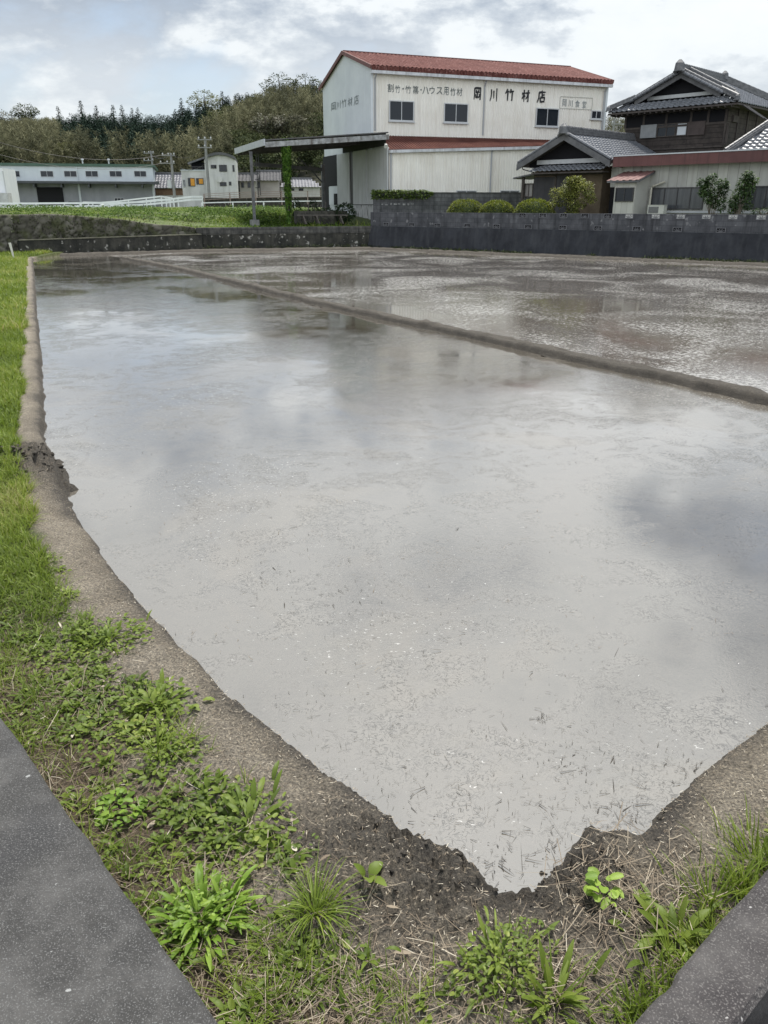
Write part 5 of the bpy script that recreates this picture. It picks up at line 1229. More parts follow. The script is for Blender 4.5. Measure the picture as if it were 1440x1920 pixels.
def shrub(lab, px, top, cls, seed):
    gb = GW.hy(px, 398, 1.1); P = GW.w(gb[0], 1.1, 0); s = (GW.hy(px + 10, 370, 1.1)[0] - GW.hy(px - 10, 370, 1.1)[0]) / 20 * .8; z0 = 1.3
    cl = []
    for (qx, qy, r_) in cls:
        z = GW.hy(qx, qy, 1.1)[1] - z0; dx = (qx - px) * s; cl.append((dx * math.cos(GW.ang), dx * math.sin(GW.ang) + random.Random(qx).uniform(-.25, .25), z, r_))
    crown_tree('garden_shrub', lab, 'shrub', (P[0], P[1], z0), cl, M_shr, 2300, (.07, .14), [([(rnd.uniform(-.1, .1), 0, -.1), (c[0] * .35, c[1] * .4, c[2] * .5), c[:3]], [.02, .013, .006]) for c in cl], seed, mat('pale_stem', (0.13, 0.11, 0.085), rough=.9), 'open shrubs in front of the annex windows')
shrub('wider leafy shrub with bare stems in front of the annex curtain window', 1335, 335, [(1310, 343, .24), (1325, 340, .22), (1318, 356, .24), (1333, 362, .22), (1345, 345, .24), (1352, 356, .22), (1350, 372, .22), (1335, 378, .16), (1342, 385, .14), (1322, 372, .2), (1308, 362, .18), (1352, 389, .17), (1326, 330, .12)], 31)
shrub('taller darker leafy shrub at the right of the annex window', 1382, 325, [(1392, 333, .25), (1383, 345, .26), (1402, 343, .22), (1410, 338, .12), (1375, 362, .26), (1392, 360, .25), (1398, 372, .18), (1368, 378, .24), (1380, 380, .26), (1400, 352, .2), (1386, 391, .2), (1405, 386, .17), (1372, 394, .18), (1390, 326, .13)], 32)
leafy('bush', 'low trailing plant on the wall top at the right edge', 'bush', GW.w(GW.hy(1432, 398, .3)[0], .35, ztop - .05), .55, .25, .14, 350, M_dkleaf, (.05, .1), seed=12)
# ------------------------------------------------------------------ far side of the road: sheds, houses, poles
M_bluew = mat('pale_blue_siding', (0.45, 0.49, 0.52), (0.52, 0.56, 0.58), scale=.4, rough=.6, streak=((0.40, 0.44, 0.46), .4, (1, 1, .15)))
M_lgrey = mat('grey_shutter_wall', (0.22, 0.23, 0.25), (0.28, 0.29, 0.31), scale=.5, rough=.7, streak=((0.17, 0.175, 0.19), .5, (1, 1, .15)))
M_green = mat('green_roof_edge', (0.03, 0.075, 0.05), (0.05, 0.10, 0.07), scale=1, rough=.5)
W0 = Frame((*at(289, 345, 112)[:2], 1.5), R(13))
wh = thing('storage_shed', 'long pale blue-grey storage building with a green roof edge and six dark windows', 'building', W0.loc, R(13))
xl = W0.hy(-70, 345, 0)[0]; zt = W0.hy(150, 312, 0)[1]; zc = W0.hy(150, 340, 0)[1]
mb = MB(); mb.box(xl, 0, 0, 14, zc, zt); mb.build('upper_wall', M_bluew, wh)
mb = MB(); mb.box(xl, -.1, .6, 14, 0, zc - .002); mb.build('lower_wall', M_lgrey, wh)
mb = MB(); mb.box(xl - .2, .25, -.2, 14.2, zt + .002, zt + .32); mb.build('roof', M_green, wh)
mb = MB(); mb.box(xl - .2, .7, -1.5, .0, zc - .30, zc - .02)
x = -1.5
while x > xl: mb.box(x - .1, x + .1, -1.3, .59, zc - .75, zc - .301); x -= 3.3
mb.build('canopy', mat('dark_canopy', (0.035, 0.04, 0.045), (0.055, 0.06, 0.065), scale=1, rough=.6), wh)
for px in (25, 88, 132, 172, 217, 263):
    x, z = W0.hy(px, 326, 0); window(wh, x - .78, x + .78, z - .37, z + .37, 0, M_frame, mull=1, b=.05, sill=False)
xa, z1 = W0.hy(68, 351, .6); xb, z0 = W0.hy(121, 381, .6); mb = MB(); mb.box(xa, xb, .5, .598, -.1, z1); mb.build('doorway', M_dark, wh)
xa, z1 = W0.hy(214, 371, .6); xb, z0 = W0.hy(233, 377, .6); window(wh, xa, xb, z0 - .2, z1, .6, M_frame, mull=2, sill=False)
mb = MB(); x = W0.hy(148, 350, .6)[0]; mb.box(x - .12, x + .12, .45, .598, 0, zc - .31); mb.box(-.32, -.1, .4, .598, 0, zc - .31); mb.tube([(x + .1, -.06, zt), (x + .1, -.06, zc)], .06, 6); mb.build('pillar', M_bluew, wh)
mb = MB()
for px in (155, 204): x, z = W0.hy(px, 305, 3); mb.tube([(x, 3, zt + .3), (x, 3, zt + .9)], .09, 7); mb.tube([(x, 3, zt + .9), (x, 3, zt + 1.1)], [.2, .12], 8)
mb.build('roof_vent', M_frame, wh)
# white shed at the left edge
E0 = Frame((*at(9, 350, 95)[:2], 1.6), R(8))
es = thing('white_shed', 'white shed corner with a lower stuccoed annexe at the left edge of the picture', 'shed', E0.loc, R(8))
zt1 = E0.hy(2, 315, 0)[1]; zm = E0.hy(2, 362, 0)[1]
mb = MB(); mb.box(-6, 0, 0, 5, 0, zt1); mb.build('wall', mat('white_wall', (0.6, 0.62, 0.64), (0.66, 0.67, 0.68), scale=1, rough=.7), es)
mb = MB(); mb.tube([(.06, -.06, 0), (.06, -.06, zt1 - .3)], .07, 7); mb.build('downpipe', M_frame, es)
mb = MB(); mb.box(-5, .58, -1.5, -.002, 0, zm); mb.build('annexe_wall', mat('stucco', (0.34, 0.34, 0.34), (0.5, 0.5, 0.5), scale=2, rough=.9), es)
# white house with barrel roof
B0 = Frame((*at(385, 340, 98)[:2], 1.6), R(8))
wo_ = thing('white_house', 'white rendered house with a barrel roof and orange window shutters', 'house', B0.loc, R(8))
M_rend = mat('white_render', (0.42, 0.42, 0.41), (0.52, 0.52, 0.51), scale=.8, rough=.85, streak=((0.30, 0.30, 0.29), .6, (2, 2, .3)))
x0 = B0.hy(386, 340, 0)[0]; x1 = B0.hy(443.5, 340, 0)[0]; zs_ = B0.hy(415, 303, 0)[1]; za = B0.hy(416, 291, 0)[1]
arc = [(x0 + (x1 - x0) * k / 12, zs_ + (za - zs_) * math.sin(math.pi * (0.06 + .88 * k / 12)) ** .75) for k in range(13)]
mb = MB(); mb.prism([(x0, 0, 0)] + [(a, 0, c) for a, c in arc] + [(x1, 0, 0)], (0, 8, 0)); mb.build('wall', M_rend, wo_)
mb = MB()
for (a, c), (b_, d_) in zip(arc[:-1], arc[1:]): mb.hexa([(a, -.35, c + .02), (b_, -.35, d_ + .02), (b_, 8.2, d_ + .02), (a, 8.2, c + .02), (a, -.35, c + .3), (b_, -.35, d_ + .3), (b_, 8.2, d_ + .3), (a, 8.2, c + .3)])
mb.build('roof', mat('dark_barrel_roof', (0.05, 0.052, 0.055), (0.08, 0.08, 0.082), scale=2, rough=.6), wo_)
xl_ = B0.hy(341, 340, .8)[0]; zl_ = B0.hy(360, 320, .8)[1]
mb = MB(); mb.box(xl_, x0 - .003, .8, 7, 0, zl_); mb.build('side_block', M_rend, wo_)
mb = MB(); mb.box(xl_ - .05, xl_ + 3.0, .7, 3.0, zl_ + .002, zl_ + .10); mb.build('parapet', M_bluew, wo_)
xq_ = B0.hy(358, 310, 2)[0]
mb = MB(); mb.box(xq_, x0 - .004, 2.5, 6, zl_, B0.hy(370, 304, 2.5)[1]); mb.build('balcony_recess', M_black, wo_)
mb = MB(); za_, zb_2 = B0.hy(356, 308, 1.6)[1], B0.hy(386, 297, 1.6)[1]; slab(mb, xq_ - .3, x0 - .01, 1.4, 6, za_, zb_2, za_ + .18, zb_2 + .18); mb.build('balcony_roof', M_tile2, wo_)
mb = MB(); zr_ = B0.hy(370, 313, 1.5)[1]
for k in range(9): xx = xq_ + (x0 - .2 - xq_) * k / 8; mb.box(xx - .02, xx + .02, 1.48, 1.52, zl_, zr_)
mb.box(xq_, x0 - .1, 1.46, 1.54, zr_ + .002, zr_ + .05); mb.build('railing', M_dframe, wo_)
for (a, b_, c, d_) in ((395, 309, 406, 316), (410.5, 309, 426, 322), (435.5, 309.5, 440, 322), (412, 341.5, 425, 349), (429, 340.5, 434, 347.5)):
    xa, z1 = B0.hy(a, b_, 0); xb, z0 = B0.hy(c, d_, 0); window(wo_, xa, xb, z0, z1, 0, M_dframe, mull=1 if c - a > 8 else 0, b=.06, sill=False)
M_orange = mat('orange_shutter', (0.50, 0.22, 0.02), (0.58, 0.27, 0.03), scale=3, rough=.7)
for (a, b_, c, d_) in ((352, 333.5, 366.5, 349.5), (367.5, 334, 382, 346)):
    xa, z1 = B0.hy(a, b_, .8); xb, z0 = B0.hy(c, d_, .8); window(wo_, xa, xb, z0, z1, .8, M_dframe, mull=1, b=.06, sill=False)
    mb = MB(); mb.box(xa + (xb - xa) * .38, xb - .05, .68, .735, z0 + .08, z1 - .08); mb.build('shutter', M_orange, wo_)
xa, z1 = B0.hy(341.5, 336, .8); xb, z0 = B0.hy(349, 351, .8); window(wo_, xa + .05, xb, z0, z1, .8, M_frame, mull=1, sill=False)
mb = MB(); x, z = B0.hy(412, 336, 0); mb.tube([(x, -.02, z), (x, -.3, z), (x, -.42, z)], [.04, .30, .34], 12); mb.build('satellite_dish', M_rend, wo_)
# tiled house between
def simple_house(label, px0, px1, yr0, yr1, yb, Y, mroof, mwall, low=None, name='tiled_house', ang=6, hip=.0):
    fr = Frame((*at((px0 + px1) / 2, yb, Y)[:2], 1.6), R(ang)); t = thing(name, label, 'house', fr.loc, R(ang))
    xa = fr.hy(px0, yr1, 0)[0]; xb = fr.hy(px1, yr1, 0)[0]; ze_ = fr.hy((px0 + px1) / 2, yr1, 0)[1]; zr__ = fr.hy((px0 + px1) / 2, yr0, 3)[1]
    v = np.array([0, 3.4, zr__ - ze_]); L = np.linalg.norm(v)
    h = hip * (xb - xa)
    tile_roof('roof', (xa, -.4, ze_), (1, 0, 0), v, [(0, 0), (xb - xa, 0), (xb - xa - h, L), (h, L)], mroof, t, pu=.42, pv=.42, amp=.05)
    mb = MB(); mb.hexa([(xa + h, 3, zr__ - .1), (xb - h, 3, zr__ - .1), (xb, 6.4, ze_), (xa, 6.4, ze_), (xa + h, 3, zr__), (xb - h, 3, zr__), (xb, 6.4, ze_ + .1), (xa, 6.4, ze_ + .1)]); mb.box(xa + h, xb - h, 2.85, 3.15, zr__ + .002, zr__ + .22); mb.build('ridge', M_tile2, t)
    mb = MB(); mb.box(xa + .3, xb - .3, .2, 6, 0, ze_ + .1)
    if not hip: mb.prism([(xa + .3, .2, ze_ + .1), (xa + .3, 6, ze_ + .1), (xa + .3, 3, zr__ - .15)], (xb - xa - .6, 0, 0))
    mb.build('wall', mwall, t)
    if low: xl2, z1 = fr.hy(px0 + 5, low[0], .15); xr2, z0 = fr.hy(px1 - 1, low[1], .15); mb = MB(); mb.box(xl2, xr2, .12, .198, z0, z1); mb.build('wainscot', low[2], t)
    return t, fr
M_tilef = mat('pale_grey_tile', (0.10, 0.10, 0.115), (0.21, 0.21, 0.23), scale=2.5, rough=.5)
M_beigew = mat('beige_wall', (0.28, 0.26, 0.235), (0.34, 0.32, 0.29), scale=1, rough=.85)
M_pinkw = mat('pinkish_wall', (0.30, 0.27, 0.26), (0.36, 0.33, 0.31), scale=1, rough=.85)
M_brn = mat('brown_boards', (0.12, 0.07, 0.045), (0.18, 0.11, 0.07), scale=3, rough=.8)
simple_house('low house with a silvery tiled roof and brown wainscot between storage building and utility poles', 286, 349, 326, 353, 370, 116, M_tilef, M_rend, (354, 366, M_brn))
M_dkroof = mat('dark_slate_roof', (0.06, 0.058, 0.062), (0.10, 0.097, 0.10), scale=2, rough=.7)
t_, fr_ = simple_house('small beige house with a dark roof just right of the white barrel-roofed house', 444, 484, 327, 340, 362, 104, M_dkroof, M_beigew)
for a in (452, 464): xa, z1 = fr_.hy(a, 342, .2); xb, z0 = fr_.hy(a + 6, 352, .2); window(t_, xa, xb, z0, z1, .2, M_dframe, mull=0, sill=False)
t_, fr_ = simple_house('wider pinkish-walled house with a dark gabled roof behind the shed posts', 479, 527, 322, 339, 362, 108, M_dkroof, M_pinkw)
xa, z1 = fr_.hy(484, 341, .2); xb, z0 = fr_.hy(488, 352, .2); window(t_, xa, xb, z0, z1, .2, M_dframe, mull=0, sill=False)
t_, fr_ = simple_house('low farmhouse with a blue-grey hipped tile roof seen under the open shed', 522, 604, 336, 351, 366, 112, M_tilef, M_rend, hip=.22)
for a in (543, 560): xa, z1 = fr_.hy(a, 353, .2); xb, z0 = fr_.hy(a + 9, 358, .2); window(t_, xa, xb, z0, z1, .2, M_dframe, mull=1, sill=False)

# guard rails along the road
M_rail = mat('white_guard_rail', (0.66, 0.68, 0.70), (0.74, 0.75, 0.76), scale=2, rough=.45)
def rail(label, pts, nrail=3, hgt=.62, name='guard_rail', m=None, gap=2.4, group=None, th=.07):
    P = np.array([at(*p) for p in pts]); t = thing(name, label, 'guard rail', (P[0][0], P[0][1], P[0][2] - hgt), 0, group); P = P - np.array([P[0][0], P[0][1], P[0][2] - hgt])
    for k in range(nrail):
        mb = MB()
        for a, b_ in zip(P[:-1], P[1:]): mb.bar(a - (0, 0, k * hgt / nrail * .95), b_ - (0, 0, k * hgt / nrail * .95), .06, th)
        mb.build('rail', m or M_rail, t)
    d = np.r_[0, np.cumsum(np.linalg.norm(np.diff(P, axis=0), axis=1))]; n = int(d[-1] / gap)
    for k in range(n + 1):
        s_ = d[-1] * k / n; p = np.array([np.interp(s_, d, P[:, i]) for i in range(3)]); b = MB(); b.box(p[0] - .05, p[0] + .05, p[1] + .035, p[1] + .13, p[2] - hgt - .5, p[2] + .03); b.build('post', m or M_rail, t)
    return t
rail('long white guard rail along the near edge of the road above the stone wall', [(-40, 381.5, 80), (60, 381.5, 80), (165, 380.8, 80), (220, 380.5, 81), (270, 378.5, 82), (320, 373.5, 83), (358, 369, 84), (379, 368.8, 85)], nrail=2, hgt=.55, th=.17)
rail('second white guard rail on the far side of the road rising to the bridge', [(165, 381.5, 95), (220, 377.5, 95), (262, 372.5, 94), (300, 368.6, 93), (312, 370, 90), (325, 373, 86)], nrail=2, hgt=.6, th=.14)
M_brnrail = mat('brown_railing', (0.20, 0.15, 0.13), (0.28, 0.22, 0.19), scale=3, rough=.6)
rail('brown pipe railing on the dark bridge abutment behind the open shed', [(382, 364, 86), (440, 361, 86), (500, 359.3, 86), (560, 358.5, 86), (625, 358, 86)], nrail=4, hgt=.75, name='bridge_railing', m=M_brnrail, gap=2.6, th=.05)
rail('single low white rail at the top of the grass bank behind the shed', [(378, 380.5, 74), (440, 378.8, 74), (520, 377.5, 74), (610, 376.8, 74)], nrail=1, hgt=.25, name='low_rail', th=.08)
mb = MB(); pa, pb = at(380, 371.5, 86.4), at(650, 369, 86.4)
mb.hexa([(pa[0], 86.3, 1.2), (pb[0], 86.3, 1.2), (pb[0], 87, 1.2), (pa[0], 87, 1.2), (pa[0], 86.3, pa[2]), (pb[0], 86.3, pb[2]), (pb[0], 87, pb[2]), (pa[0], 87, pa[2])])
tag(mb.build('abutment_wall', M_darkwall), 'dark concrete abutment wall under the brown bridge railing', 'wall')
# road strip
road = [at(p, 384, 88)[:2] for p in (-200, 165, 300, 420, 700)]
M_road2 = mat('road_asphalt', (0.10, 0.10, 0.10), (0.13, 0.13, 0.13), scale=3, rough=.9)

# parked cars peeping over the guard rail
def car(label, px, Y, c, ang):
    P = at(px, 384, Y); t = thing('parked_car', label, 'car', (P[0], P[1], P[2] - 1.05), ang, 'cars parked by the storage building')
    mb = MB(); sec = [(-1.9, .35), (1.9, .35), (1.95, .75), (1.2, .88), (.55, 1.36), (-1.1, 1.4), (-1.75, .95), (-1.95, .8)]
    mb.prism([(x, -.8, z) for x, z in sec], (0, 1.6, 0)); mb.build('body', mat('car_paint', c, rough=.25, spec=.6), t)
    mb = MB(); w = [(-1.45, .93), (.95, .93), (.5, 1.30), (-1.05, 1.33)]; mb.prism([(x, -.812, z) for x, z in w], (0, 1.624, 0)); mb.build('window', M_pane, t)
    for x in (-1.2, 1.2):
        for y in (-.78, .62): b = MB(); b.tube([(x, y, .32), (x, y + .18, .32)], .32, 14); b.build('wheel', M_dframe, t)
car('dark car parked left of the white one behind the guard rail', 151, 99, (0.02, 0.022, 0.025), R(8))
car('white car parked in front of the storage building behind the guard rail', 178, 98, (0.7, 0.71, 0.72), R(8))

# utility poles and wires
M_pole = mat('concrete_pole', (0.17, 0.17, 0.165), (0.24, 0.24, 0.235), scale=2, rough=.85)
M_ins = mat('white_insulator', (0.42, 0.42, 0.42), rough=.4)
def pole(label, px, ptop, pxb, Y, arms, trans=False, zb=1.6):
    T = at(px, ptop, Y); t = thing('utility_pole', label, 'utility pole', (T[0], Y, zb), 0, 'utility poles along the road'); h = T[2] - zb
    b = MB(); b.tube([(0, 0, -.3), (0, 0, h)], [.19, .12], 10); b.build('pole', M_pole, t)
    for (dz, w, off) in arms:
        b = MB(); b.box(off - w / 2, off + w / 2, -.18, -.10, h - dz - .05, h - dz + .05); o = b.build('crossarm', M_pole, t)
        for k in range(3):
            xx = off - w / 2 + .12 + (w - .24) * k / 2; b = MB(); b.tube([(xx, -.14, h - dz + .05), (xx, -.14, h - dz + .14), (xx, -.14, h - dz + .27)], [.03, .09, .05], 8); b.build('insulator', M_ins, o)
    if trans:
        b = MB(); b.tube([(-.42, -.05, h - 3.6), (-.42, -.05, h - 2.75)], .26, 12); b.build('transformer', M_frame, t)
    return np.array([T[0], Y, T[2]])
pA = pole('most distant utility pole rising behind the right end of the green-edged roof', 283, 283, 284, 126, [(.3, 1.5, -.3), (1.3, 1.5, -.45)])
pB = pole('utility pole with a grey transformer in front of the silvery tiled house', 320, 287, 326, 96, [(.25, 1.5, -.25), (1.05, 1.7, -.45)], True)
pC = pole('tallest utility pole standing before the white barrel-roofed house', 384, 257, 391, 90, [(.25, 1.5, 0), (1.0, 1.5, -.05)])
pD = pole('pole with crossarm seen in the gap between the cream building and the tiled house', 1152, 222, 1150, 85, [(.5, 1.6, .5)])
def wire(label, a, b_, sag, r=.018):
    a = np.array(a); b_ = np.array(b_); pts = [a + (b_ - a) * t - np.array([0, 0, sag * 4 * t * (1 - t)]) for t in np.linspace(0, 1, 14)]
    o = MB().tube(pts, r, 4).build('overhead_wire', M_dframe); tag(o, label, 'wire', 'overhead wires'); return o
for i, (dz, lab) in enumerate(((.1, 'uppermost wire from the left edge to the transformer pole'), (.9, 'lower wire from the left edge to the transformer pole'))):
    wire(lab, at(-40, 255 + 24 * i, 80), pB - (0.3, .14, dz), 1.2)
wire('wire slung between the transformer pole and the tallest pole', pB - (0, .14, .2), pC - (0, .14, 1.0), .6)
wire('wire from the distant pole to the transformer pole', pA - (0.3, .14, .2), pB - (0.2, .14, .3), .5)
wire('service wire dropping from the tallest pole to the roof of the white house', pC - (0, .14, 2.4), B0.w(x0 - 3, 2, zl_ + .4), .5)
wire('thin wire crossing the sky above the hill at the left edge', at(-60, 196, 150), at(48, 224, 200), .8, .035)

# white marker post at the far end of the left bank
p = gnd(27, 487, .10)
pt_ = at(18, 455, p[1])
o = MB().tube([(0, 0, -.1), ((pt_[0] - p[0]) * .5, 0, (pt_[2] - p[2]) * .5), (pt_[0] - p[0], 0, pt_[2] - p[2])], [.03, .045, .055], 8).build('marker_post', mat('white_plastic', (0.55, 0.54, 0.48), rough=.6), loc=p)
tag(o, 'leaning white marker post at the far end of the left grass bank', 'post')

# ------------------------------------------------------------------ wooded hill
SKY_PX = [-900, -500, -200, 0, 70, 130, 200, 260, 330, 380, 410, 440, 480, 520, 560, 600, 680, 800, 950, 1130, 1300, 1600, 2200]
SKY_PY = [270, 252, 243, 238, 231, 232, 228, 231, 229, 213, 205, 203, 192, 181, 176, 174, 170, 190, 212, 226, 242, 262, 300]
def sky_z(x, Y):
    px = 720 + 1578.0 * x / Y
    return H + (385 - np.interp(px, SKY_PX, SKY_PY)) / 1578.0 * Y
def hill_z(x, Y):
    zr_ = sky_z(x * 245 / np.maximum(Y, 150), 245) - 10.0
    a = np.clip((Y - 138) / 107, 0, 1); a = a ** .9
    z = 1.6 + (np.maximum(zr_, 3) - 1.6) * a
    return np.where(Y > 245, z - (Y - 245) * .12, z)
Yh = np.r_[134, np.linspace(140, 250, 23), 300, 400]; Xh = np.linspace(-420, 420, 85)
XX, YY = np.meshgrid(Xh, Yh); ZZ = hill_z(XX, YY) + (vnoise(XX, YY, .05, 6) - .5) * 2; ZZ[0] = 0.5
n0, n1_ = XX.shape; ii = np.arange(n0 * n1_).reshape(n0, n1_)
mesh_np('hill', np.stack([XX, YY, ZZ], -1), np.stack([ii[:-1, :-1], ii[:-1, 1:], ii[1:, 1:], ii[1:, :-1]], -1).reshape(-1, 4), mat('forest_floor', (0.02, 0.022, 0.012), (0.045, 0.045, 0.025), scale=.3, rough=1), smooth=True)['kind'] = 'structure'
rH = np.random.default_rng(77)
def add_bamboo(v, x, y, z, h, tint, k=52):
    s = rH.uniform(.25, 1, k) ** .8; a = rH.uniform(0, 6.28); bend = rH.uniform(.1, .5)
    bx = np.cos(a) * bend * s ** 2 * h * .35; by = np.sin(a) * bend * s ** 2 * h * .35
    spread = (1.05 - s) * .9 + .10; th = rH.uniform(0, 6.28, k); r_ = rH.uniform(.2, 1, k) * spread
    v.add(np.c_[x + bx + np.cos(th) * r_, y + by + np.sin(th) * r_, z + s * h], th, rH.uniform(.1, 1.2, k), rH.uniform(.3, 1.5, k), rH.uniform(.5, 1.0, k), rH.uniform(.055, .12, k), np.clip(tint + rH.normal(0, .10, k), 0, 1), nseg=1, prof='flat')
def add_cedar(v, x, y, z, h, tint, k=170):
    s = rH.uniform(.12, 1, k); th = rH.uniform(0, 6.28, k); L = (1.02 - s) ** .8 * h * .24 + .25
    st = rH.uniform(0, .5, k) * L
    v.add(np.c_[x + np.cos(th) * st, y + np.sin(th) * st, z + s * h], th, rH.uniform(-.1, .5, k), rH.uniform(.3, 1.1, k), L * .7, rH.uniform(.18, .38, k), np.clip(tint + rH.normal(0, .14, k), 0, 1), nseg=2)
def add_round(v, x, y, z, h, r_, tint, k=150, flat=.6, ls=(.28, .55)):
    d = rH.normal(size=(k, 3)); d /= np.linalg.norm(d, axis=1)[:, None]; th = np.arctan2(d[:, 1], d[:, 0])
    lum = 1 + .5 * (vnoise(th * 1.2 + x, d[:, 2] * 2 + y, 1.5, 3) - .5)
    P = d * (rH.uniform(.45, 1, k) ** .5 * r_ * lum)[:, None] * np.array([1, 1, flat])
    v.add(P + np.array([x, y, z + h - r_ * flat]), th + rH.uniform(-1, 1, k), d[:, 2] * .6 + rH.uniform(-.6, .6, k), .6, rH.uniform(*ls, k), rH.uniform(ls[0] * .6, ls[1] * .7, k), np.clip(tint + rH.normal(0, .16, k) + .1 * d[:, 2], 0, 1), nseg=2, roll=rH.uniform(-.6, .6, k))
M_bam = leaf_mat('bamboo_foliage', [(0, (0.062, 0.066, 0.042)), (.35, (0.130, 0.132, 0.080)), (.7, (0.210, 0.206, 0.125)), (1, (0.30, 0.29, 0.18))], trans=.3, spec=.05, rough=.8)
M_ced = leaf_mat('cedar_foliage', [(0, (0.014, 0.025, 0.021)), (.5, (0.032, 0.054, 0.040)), (1, (0.075, 0.105, 0.07))], trans=.1, spec=.05, rough=.8)
M_brd = leaf_mat('broadleaf_foliage', [(0, (0.016, 0.024, 0.012)), (.5, (0.045, 0.058, 0.025)), (1, (0.12, 0.13, 0.06))], trans=.2, spec=.08, rough=.8)
M_flw = leaf_mat('pale_blossom_foliage', [(0, (0.03, 0.035, 0.02)), (.45, (0.09, 0.095, 0.06)), (.75, (0.24, 0.23, 0.19)), (1, (0.42, 0.40, 0.36))], trans=.2, spec=.08, rough=.8)
M_yg = leaf_mat('yellow_oak_foliage', [(0, (0.045, 0.05, 0.018)), (.5, (0.11, 0.12, 0.04)), (1, (0.21, 0.21, 0.085))], trans=.25, spec=.08, rough=.8)
vb, vc, vr = Veg(), Veg(), Veg()
cnt = 0
for i in range(7600):
    Y = 138 + 112 * rH.random() ** .8; px = rH.uniform(-230, 1500); x = (px - 720) / 1578 * Y
    z = float(hill_z(np.array(x), np.array(Y)))
    if z - 1.6 < 0 or (px > 620 and rH.random() < .72): continue
    py = 385 - (z + 7 - H) / Y * 1578; sk = np.interp(px, SKY_PX, SKY_PY); up_ = (py - sk)   # how far below the skyline
    nz = float(vnoise(np.array(px / 60.), np.array(py / 60.), 1.0, 12, 2))
    hmax = float(sky_z(np.array(x), Y)) - z
    ced = (130 < px < 460 and up_ < 46 + 26 * nz and px < 400) or (170 < px < 275 and up_ < 75 and nz > .35) or (400 <= px < 480 and up_ < 24) or (px > 560 and nz > .62)
    if px < 120: ced = False
    if ced:
        if rH.random() < .45: continue
        h = rH.uniform(8, 10.5); h = min(h, max(5, hmax + rH.uniform(-.8, .9))); add_cedar(vc, x, Y, z, h, rH.uniform(.2, .65))
    elif (px > 430 and up_ < 30 and nz > .45) or (nz > .73) or (430 < px < 620 and up_ > 70 and nz > .38):
        if rH.random() < .6: continue
        h = rH.uniform(6, 9); h = min(h, max(4, hmax + .3)); add_round(vr, x, Y, z, h, rH.uniform(1.8, 3.2), rH.uniform(.2, .62), 260)
    else:
        h = rH.uniform(8, 11); h = min(h, max(4, hmax - 1.3 + rH.uniform(-.7, .5))); add_bamboo(vb, x, Y, z, h, np.clip(.42 + (nz - .5) * .9 + rH.normal(0, .16), .05, .95), 150)
    cnt += 1
print('forest', cnt)
o = vb.build('bamboo_grove', M_bam); o['kind'] = 'stuff'
o = vc.build('cedar_wood', M_ced); o['kind'] = 'stuff'
o = vr.build('mixed_wood', M_brd); o['kind'] = 'stuff'
def ridge_tree(kind, label, px, ptop, Y, r_, m, group=None, h=10):
    x = (px - 720) / 1578 * Y; zt = H + (385 - ptop) / 1578 * Y; z = zt - h
    t = thing(kind, label, 'tree', (x, Y, z), 0, group); v = Veg()
    if kind == 'cedar_tree': add_cedar(v, 0, 0, 0, h, .42, 320)
    else:
        add_round(v, 0, 0, 0, h, r_, .5, 420, .7); add_round(v, -r_ * .75, .3, 0, h - r_ * .45, r_ * .6, .5, 220, .6); add_round(v, r_ * .75, -.3, 0, h - r_ * .35, r_ * .6, .62, 220, .6); add_round(v, r_ * .2, -.8, 0, h - r_ * .75, r_ * .7, .4, 220, .6)
    v.build('crown', m, t)
    b = MB(); b.tube([(0, 0, -3), (.1, 0, h * .5), (0, .1, h * .92)], [.3, .22, .06], 7)
    if kind != 'cedar_tree':
        for k in range(4): a = k * 1.6; b.tube([(0.05, 0, h * .5), (math.cos(a) * r_ * .4, math.sin(a) * r_ * .4, h * .72), (math.cos(a) * r_ * .7, math.sin(a) * r_ * .7, h * .85)], [.14, .08, .03], 5)
    b.build('trunk', M_bark, t)
ridge_tree('broadleaf_tree', 'pale wide-crowned tree at the far left end of the ridge', 20, 221, 240, 3.4, M_flw)
ridge_tree('broadleaf_tree', 'dark flat-crowned tree standing up from the left ridge', 73, 214, 240, 2.9, M_brd)
for px, pt, lab in ((133, 219, 'leftmost cedar spire of the ridge'), (175, 210, 'tallest cedar in the left group on the ridge'), (202, 218, 'cedar spire between the tall left cedar and the paired ones'), (232, 217, 'left one of the paired sharp cedars on the ridge'), (248, 217, 'right one of the paired sharp cedars on the ridge'), (266, 222, 'first cedar right of the sharp pair'), (276, 221, 'small cedar further right of the sharp pair'), (356, 206, 'cedar at the foot of the higher right part of the ridge'), (430, 195, 'cedar spire on the steep middle of the ridge'), (455, 199, 'cedar between the steep middle and the leafy summit')):
    ridge_tree('cedar_tree', lab, px, pt, 243, 2, M_ced, 'cedars standing along the ridge')
ridge_tree('broadleaf_tree', 'large yellow-green oak above the white barrel-roofed house', 418, 229, 195, 4.3, M_yg, h=9)
ridge_tree('broadleaf_tree', 'rounded olive tree crowning the middle of the ridge', 398, 193, 240, 3.6, M_yg, h=11)
ridge_tree('broadleaf_tree', 'dense dark tree at the leafy summit', 533, 166, 242, 3.8, M_brd, h=11)
ridge_tree('broadleaf_tree', 'dark tree on the summit next to the cream gable', 580, 168, 242, 3.6, M_brd, h=11)
ridge_tree('flowering_tree', 'pale blossoming tree left above the ivy-clad post', 505, 231, 165, 2.3, M_flw, 'blossoming trees above the open shed', 6)
ridge_tree('flowering_tree', 'pale blossoming tree in the middle above the shed roof', 535, 234, 168, 2.4, M_flw, 'blossoming trees above the open shed', 6)
ridge_tree('flowering_tree', 'pale blossoming tree nearest the cream gable', 558, 233, 166, 1.8, M_flw, 'blossoming trees above the open shed', 6)
ridge_tree('broadleaf_tree', 'small yellowish tree over the green-edged storage roof', 140, 279, 150, 1.5, M_yg, h=5)
